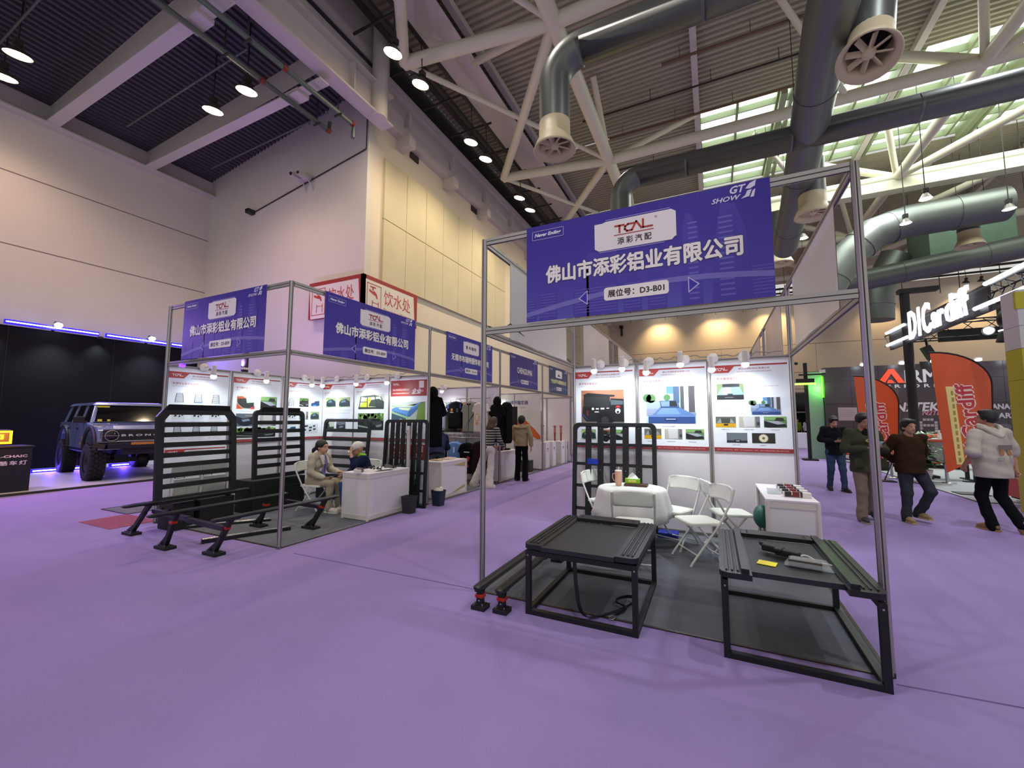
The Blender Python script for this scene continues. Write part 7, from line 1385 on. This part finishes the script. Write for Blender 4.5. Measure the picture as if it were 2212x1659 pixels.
# man in brown sweater
person('man in brown sweater with hands behind his back and tan shoes', (4.90, 5.42, 0), .32, dict(pel=(0, 0, .88), waist=(0, 0, 1.02), chest=(0, .0, 1.21), neck=(0, .0, 1.39), head=(0, -.03, 1.52), sl=(.195, .0, 1.33), sr=(-.195, .0, 1.33), el=(.28, .12, 1.08), er=(-.28, .12, 1.08), wl=(.10, .21, .93), wr=(-.10, .21, .95), dl=(-1, 0, -.2), dr=(1, 0, -.2), nl=(0, -1, 0), nr=(0, -1, 0), hl=(.09, 0, .86), hr=(-.09, 0, .86), kl=(.17, -.14, .50), al=(.12, .06, .14), tl=(.14, -.08, .05), kr=(-.1, -.04, .46), ar=(-.12, -.02, .09), tr=(-.14, -.16, .03)), top='38271a', trous='33353c', shoe='8a7450', sole='a89468', thick=.028, hem=.10, wide=1.12, belly=.015, flare=1.1, extras={'mat': mat('ribbed_brown_knit', '38271a', rough=1, noise=.35, nscale=26, bump=.8, bscale=70, spec=.1)}, skin='b08468')
# man in white hoodie from behind
def fD(t, g, H, R):
    b = MB(); c = g['neck']; pts = [c+V3(-.12, -.02, .03), c+V3(-.11, .07, .0), c+V3(-.06, .12, -.07), c+V3(0, .135, -.11), c+V3(.06, .12, -.07), c+V3(.11, .07, .0), c+V3(.12, -.02, .03)]
    b.tube(spl(pts, 5), .036, 10, 'b9b1a4'); b.tube(spl([p*1.0+V3(0, -.02, .03) for p in pts], 5), .03, 10, 'c0b8ac'); b.build('hood', M_fab, t)
    b = MB(); b.T = XZ(-.0, 0, 0); y = .193
    b.T = Matrix(((-1, 0, 0, 0), (0, 0, 1, y), (0, 1, 0, 0), (0, 0, 0, 1)))
    b.poly([(-.10, 1.27), (.10, 1.27), (.09, 1.20), (-.09, 1.20)], 0, '6a6460'); b.poly([(-.07, 1.2), (-.02, 1.2), (-.03, 1.12), (-.09, 1.12)], .001, 'a06c3c'); b.poly([(.07, 1.2), (.02, 1.2), (.03, 1.12), (.09, 1.12)], .001, 'a06c3c'); b.text('SAUCE', 0, 1.05, .001, .045, '8c867e', w=.2, bold=.03, align='C') if False else b.poly([(-.11, 1.09), (.11, 1.09), (.10, 1.04), (-.10, 1.04)], .001, '9a948a'); b.poly([(-.04, 1.02), (.04, 1.02), (.0, .99)], .001, 'b89c60'); b.build('back_print', M_print, t)
    b = MB(); b.tube([g['hl'], g['hl']], .01, 6) if False else None
person('man in oversized white hoodie and black trousers walking away at the right', (5.80, 5.28, 0), PI+.42, dict(pel=(0, 0, .95), waist=(0, 0, 1.1), chest=(0, .0, 1.31), neck=(0, .0, 1.50), head=(0, -.02, 1.665), sl=(.21, .0, 1.43), sr=(-.21, .0, 1.43), el=(.32, .05, 1.15), er=(-.31, .0, 1.15), wl=(.30, -.10, .95), wr=(-.27, .06, .88), kl=(.10, -.10, .50), al=(.10, .02, .09), tl=(.12, -.12, .03), kr=(-.10, -.02, .50), ar=(-.10, .20, .16), tr=(-.10, .24, .04)), top='b3aca1', trous='0c0c10', shoe='7a5c40', sole='9a7450', thick=.045, hem=.17, wide=1.1, belly=.03, sleeve=.4, flare=1.15, hd=(0, 0, .5), extras={'fn': fD}, skin='a8785c', curl=.8)
# women in the aisle, from behind
M_str = bpy.data.materials.new('striped_knit'); M_str.use_nodes = True
_n = M_str.node_tree; _tc = _n.nodes.new('ShaderNodeTexCoord'); _w = _n.nodes.new('ShaderNodeTexWave'); _w.wave_type = 'BANDS'; _w.bands_direction = 'Z'; _w.inputs['Scale'].default_value = 5.2; _w.inputs['Distortion'].default_value = .4
_cr = _n.nodes.new('ShaderNodeValToRGB'); _cr.color_ramp.interpolation = 'CONSTANT'
_cr.color_ramp.elements[0].color = (*lin('2a2a2c'), 1); _cr.color_ramp.elements[1].position = .62; _cr.color_ramp.elements[1].color = (*lin('5c5856'), 1); _e = _cr.color_ramp.elements.new(.86); _e.color = (*lin('aaa6a4'), 1)
_n.links.new(_tc.outputs['Object'], _w.inputs['Vector']); _n.links.new(_w.outputs['Fac'], _cr.inputs['Fac']); _n.links.new(_cr.outputs['Color'], _n.nodes['Principled BSDF'].inputs['Base Color']); _n.nodes['Principled BSDF'].inputs['Roughness'].default_value = 1
def fW(t, g, H, R):
    b = MB(); c = g['neck']; b.tube(spl([c+V3(-.10, -.02, .02), c+V3(-.08, .09, -.03), c+V3(0, .12, -.08), c+V3(.08, .09, -.03), c+V3(.10, -.02, .02)], 5), .035, 10, '3c3a38'); b.build('hood', M_fab, t)
person('woman in striped sweater and white flared trousers leaning at the clothing booth', (-2.86, 5.3, 0), PI-.25, dict(pel=(0, .05, .93), waist=(0, .02, 1.07), chest=(0, -.05, 1.26), neck=(0, -.12, 1.43), head=(0, -.17, 1.56), sl=(.17, -.09, 1.38), sr=(-.17, -.09, 1.38), el=(.25, -.16, 1.14), er=(-.23, -.14, 1.12), wl=(.18, -.33, 1.0), wr=(-.18, -.32, .98), kl=(.24, .02, .50), al=(.40, .08, .09), tl=(.44, -.06, .03), kr=(-.06, .0, .5), ar=(-.07, .06, .09), tr=(-.08, -.08, .03)), top='4a4846', trous='cfc4c0', shoe='d0c8c4', sole='d8d0c8', hair='3a2416', hairlen='long', thick=.03, flare=1.75, hem=.02, wide=.95, extras={'mat': M_str, 'fn': fW}, hd=(.3, 0, 0))
def fX(t, g, H, R):
    b = MB(); c = g['neck']; pts = spl([c+V3(-.13, -.06, -.04), c+V3(-.15, .05, -.04), c+V3(-.08, .11, -.06), c+V3(.08, .11, -.06), c+V3(.15, .05, -.04), c+V3(.13, -.06, -.04)], 5)
    b.tube(pts, .032, 8, '9c8c6a'); b.build('wide_collar', M_fab, t)
person('woman in short beige jacket and black trousers seen from behind in the aisle', (-2.63, 6.70, 0), PI+.05, dict(pel=(0, 0, .92), el=(.27, .0, 1.16), er=(-.27, .02, 1.16), wl=(.17, -.16, 1.0), wr=(-.27, -.02, .90), head=(0, -.03, 1.59)), top='9c8c6c', trous='0b0b0e', shoe='141214', sole='1a1818', hairlen='bun', thick=.04, hem=.0, flare=1.35, wide=1.0, extras={'fn': fX})
# person bending in the clothing booth
person('person in navy pullover bending over behind the tape marked counter', (-3.86, 4.6, 0), -2.6, dict(pel=(0, .12, .88), waist=(0, .05, 1.0), chest=(0, -.12, 1.16), neck=(0, -.30, 1.24), head=(0, -.42, 1.22), sl=(.17, -.24, 1.2), sr=(-.17, -.24, 1.2), el=(.22, -.3, .95), er=(-.22, -.3, .95), wl=(.1, -.42, .84), wr=(-.1, -.42, .84), hl=(.09, .12, .86), hr=(-.09, .12, .86), kl=(.1, .05, .48), kr=(-.1, .05, .48)), top='262c48', trous='4c5464', thick=.03, hem=.10, wide=1.1, hd=(1.0, 0, 0))
# seated woman
def fS(t, g, H, R):
    b = MB(); n0 = g['neck']; c0 = g['chest']
    for s in (-1, 1): b.tube([n0+V3(s*.06, -.02, 0), n0+V3(s*.055, -.09, -.08), c0+V3(s*.02, -.165, .0), g['waist']+V3(0, -.19, .03)], .009, 6, '5a48b0')
    b.box(g['waist']+V3(0, -.19, .02), (.07, .006, .1), '8078c0'); b.build('lanyard', M_print, t)
    b = MB(); sdf(b, [('c', c0+V3(0, -.075, -.12), n0+V3(0, -.05, -.06), .055, .05, .6)], 'd8d8dc', .01); b.build('inner_shirt', M_fab, t)
    b = MB()
    for s in (-1, 1): b.add([n0+V3(s*.075, -.03, .01), n0+V3(s*.10, -.10, -.07), c0+V3(s*.085, -.175, -.02), g['waist']+V3(s*.02, -.165, .04), c0+V3(s*.035, -.175, .0), n0+V3(s*.05, -.09, -.05)], [(0, 1, 5), (1, 2, 4, 5), (2, 3, 4)], 'b3a894')
    for z in (.03, .12): b.ball(g['waist']+V3(.05, -.165, z), .009, '4a443a', n=8, m=5); b.ball(g['waist']+V3(-.05, -.165, z), .009, '4a443a', n=8, m=5)
    b.build('lapel', M_fab, t)
SW = dict(pel=(0, .05, .52), waist=(0, .03, .66), chest=(0, -.03, .84), neck=(0, -.06, 1.0), head=(0, -.10, 1.12), sl=(.165, -.05, .95), sr=(-.165, -.05, .95), el=(.23, -.10, .70), er=(-.22, -.06, .70), wl=(.12, -.36, .68), wr=(-.12, -.27, .59), dl=(-.1, -1, .1), dr=(.2, -1, -.1), nl=(0, .2, -1), nr=(.4, 0, 1), hl=(.09, .02, .50), hr=(-.09, .02, .50), kl=(.10, -.40, .50), kr=(-.10, -.40, .50), al=(.12, -.40, .12), ar=(-.11, -.40, .09), tl=(.14, -.55, .03), tr=(-.12, -.56, .03))
lS, rS = (-4.44, 1.76, 0), face(1, .12)
person('seated woman in beige double breasted suit with ponytail and violet lanyard', lS, rS, SW, top='b0a793', trous='a89c88', shoe='d8d4c8', sole='e0dcd0', hairlen='pony', thick=.02, hem=.10, wide=.92, extras={'fn': fS}, hd=(.05, 0, .1), skin='c09478')
hold('pale phone held by the seated woman', lS, rS, (-.10, -.37, .615), (1.4, 0, .2), '707c84')
# seated man with cap
def fM(t, g, H, R):
    b = MB(); sdf(b, [('e', H(0, .01, .045), (.096, .112, .095), [tuple(r) for r in R])], 'd0c8be', .009, cuts=[(H(0, 0, .015), tuple(-(R @ Vector((0, 0, 1)))))]); b.add([H(x, y, z) for x, y, z in ((-.075, -.075, .04), (.075, -.075, .04), (.07, -.16, .015), (0, -.185, .01), (-.07, -.16, .015), (-.075, -.075, .03), (.075, -.075, .03), (.07, -.16, .008), (0, -.185, .002), (-.07, -.16, .008))], [(0, 1, 2, 3, 4), (9, 8, 7, 6, 5), (1, 2, 7, 6), (2, 3, 8, 7), (3, 4, 9, 8), (4, 0, 5, 9)], 'd0c8be'); b.build('cap', M_fab, t)
    b = MB(); sdf(b, [('c', g['sl']+V3(0, 0, .035), g['neck']+V3(.05, 0, -.01), .055, .05), ('c', g['sr']+V3(0, 0, .035), g['neck']+V3(-.05, 0, -.01), .055, .05), ('c', g['sr']+V3(-.02, -.03, .02), g['er']*.5+g['sr']*.5+V3(0, -.05, 0), .045, .03)], '7cb428', .01); b.build('green_yoke', M_fab, t)
    b = MB(); b.tube([g['neck']+V3(-.05, -.08, 0), g['chest']+V3(-.02, -.16, 0), g['waist']+V3(0, -.16, .1)], .009, 6, 'b080c0'); b.build('lanyard', M_print, t)
    b = MB(); b.tube([g['wl']+V3(0, 0, -.012), g['wl']+V3(0, .0, .012)], .031, 12, 'b8b8b0'); b.build('wrist_watch', M_attr, t)
HM = (0.02, -.06, 1.08)
person('seated man in white cap and navy green jacket covering his face with a hand', (-3.78, 2.24, 0), face(-.55, -1), dict(pel=(0, .05, .52), waist=(0, .02, .66), chest=(0, -.05, .82), neck=(0, -.09, .97), head=(0, -.13, 1.08), sl=(.18, -.07, .92), sr=(-.18, -.07, .92), el=(.22, -.24, .80), er=(-.24, -.12, .70), wl=(.06, -.27, 1.0), wr=(-.12, -.3, .62), dl=(-.35, .15, 1), nl=(-.3, .9, 0), dr=(.5, -.8, 0), nr=(0, 0, -1), hl=(.09, .02, .50), hr=(-.09, .02, .50), kl=(.12, -.40, .52), kr=(-.12, -.38, .52), al=(.12, -.36, .10), ar=(-.14, -.36, .10), tl=(.14, -.5, .03), tr=(-.15, -.5, .03)), top='1a2240', trous='34528a', shoe='cfc8bc', sole='d8d0c4', hairlen='', hair='2a2622', thick=.028, hem=.06, wide=1.05, extras={'fn': fM}, hd=(.35, 0, 0), curl=.25)
# two people far along the right aisle
person('far person in green and black vest at the distant aisle edge', (7.55, 33.0, 0), .3, {}, top='6a8418', trous='20222c', thick=.03); person('far person in white jacket beside a bright display in the distance', (8.1, 32.5, 0), 2.6, {}, top='b8b4bc', trous='1a1a22', thick=.04, hairlen='long')
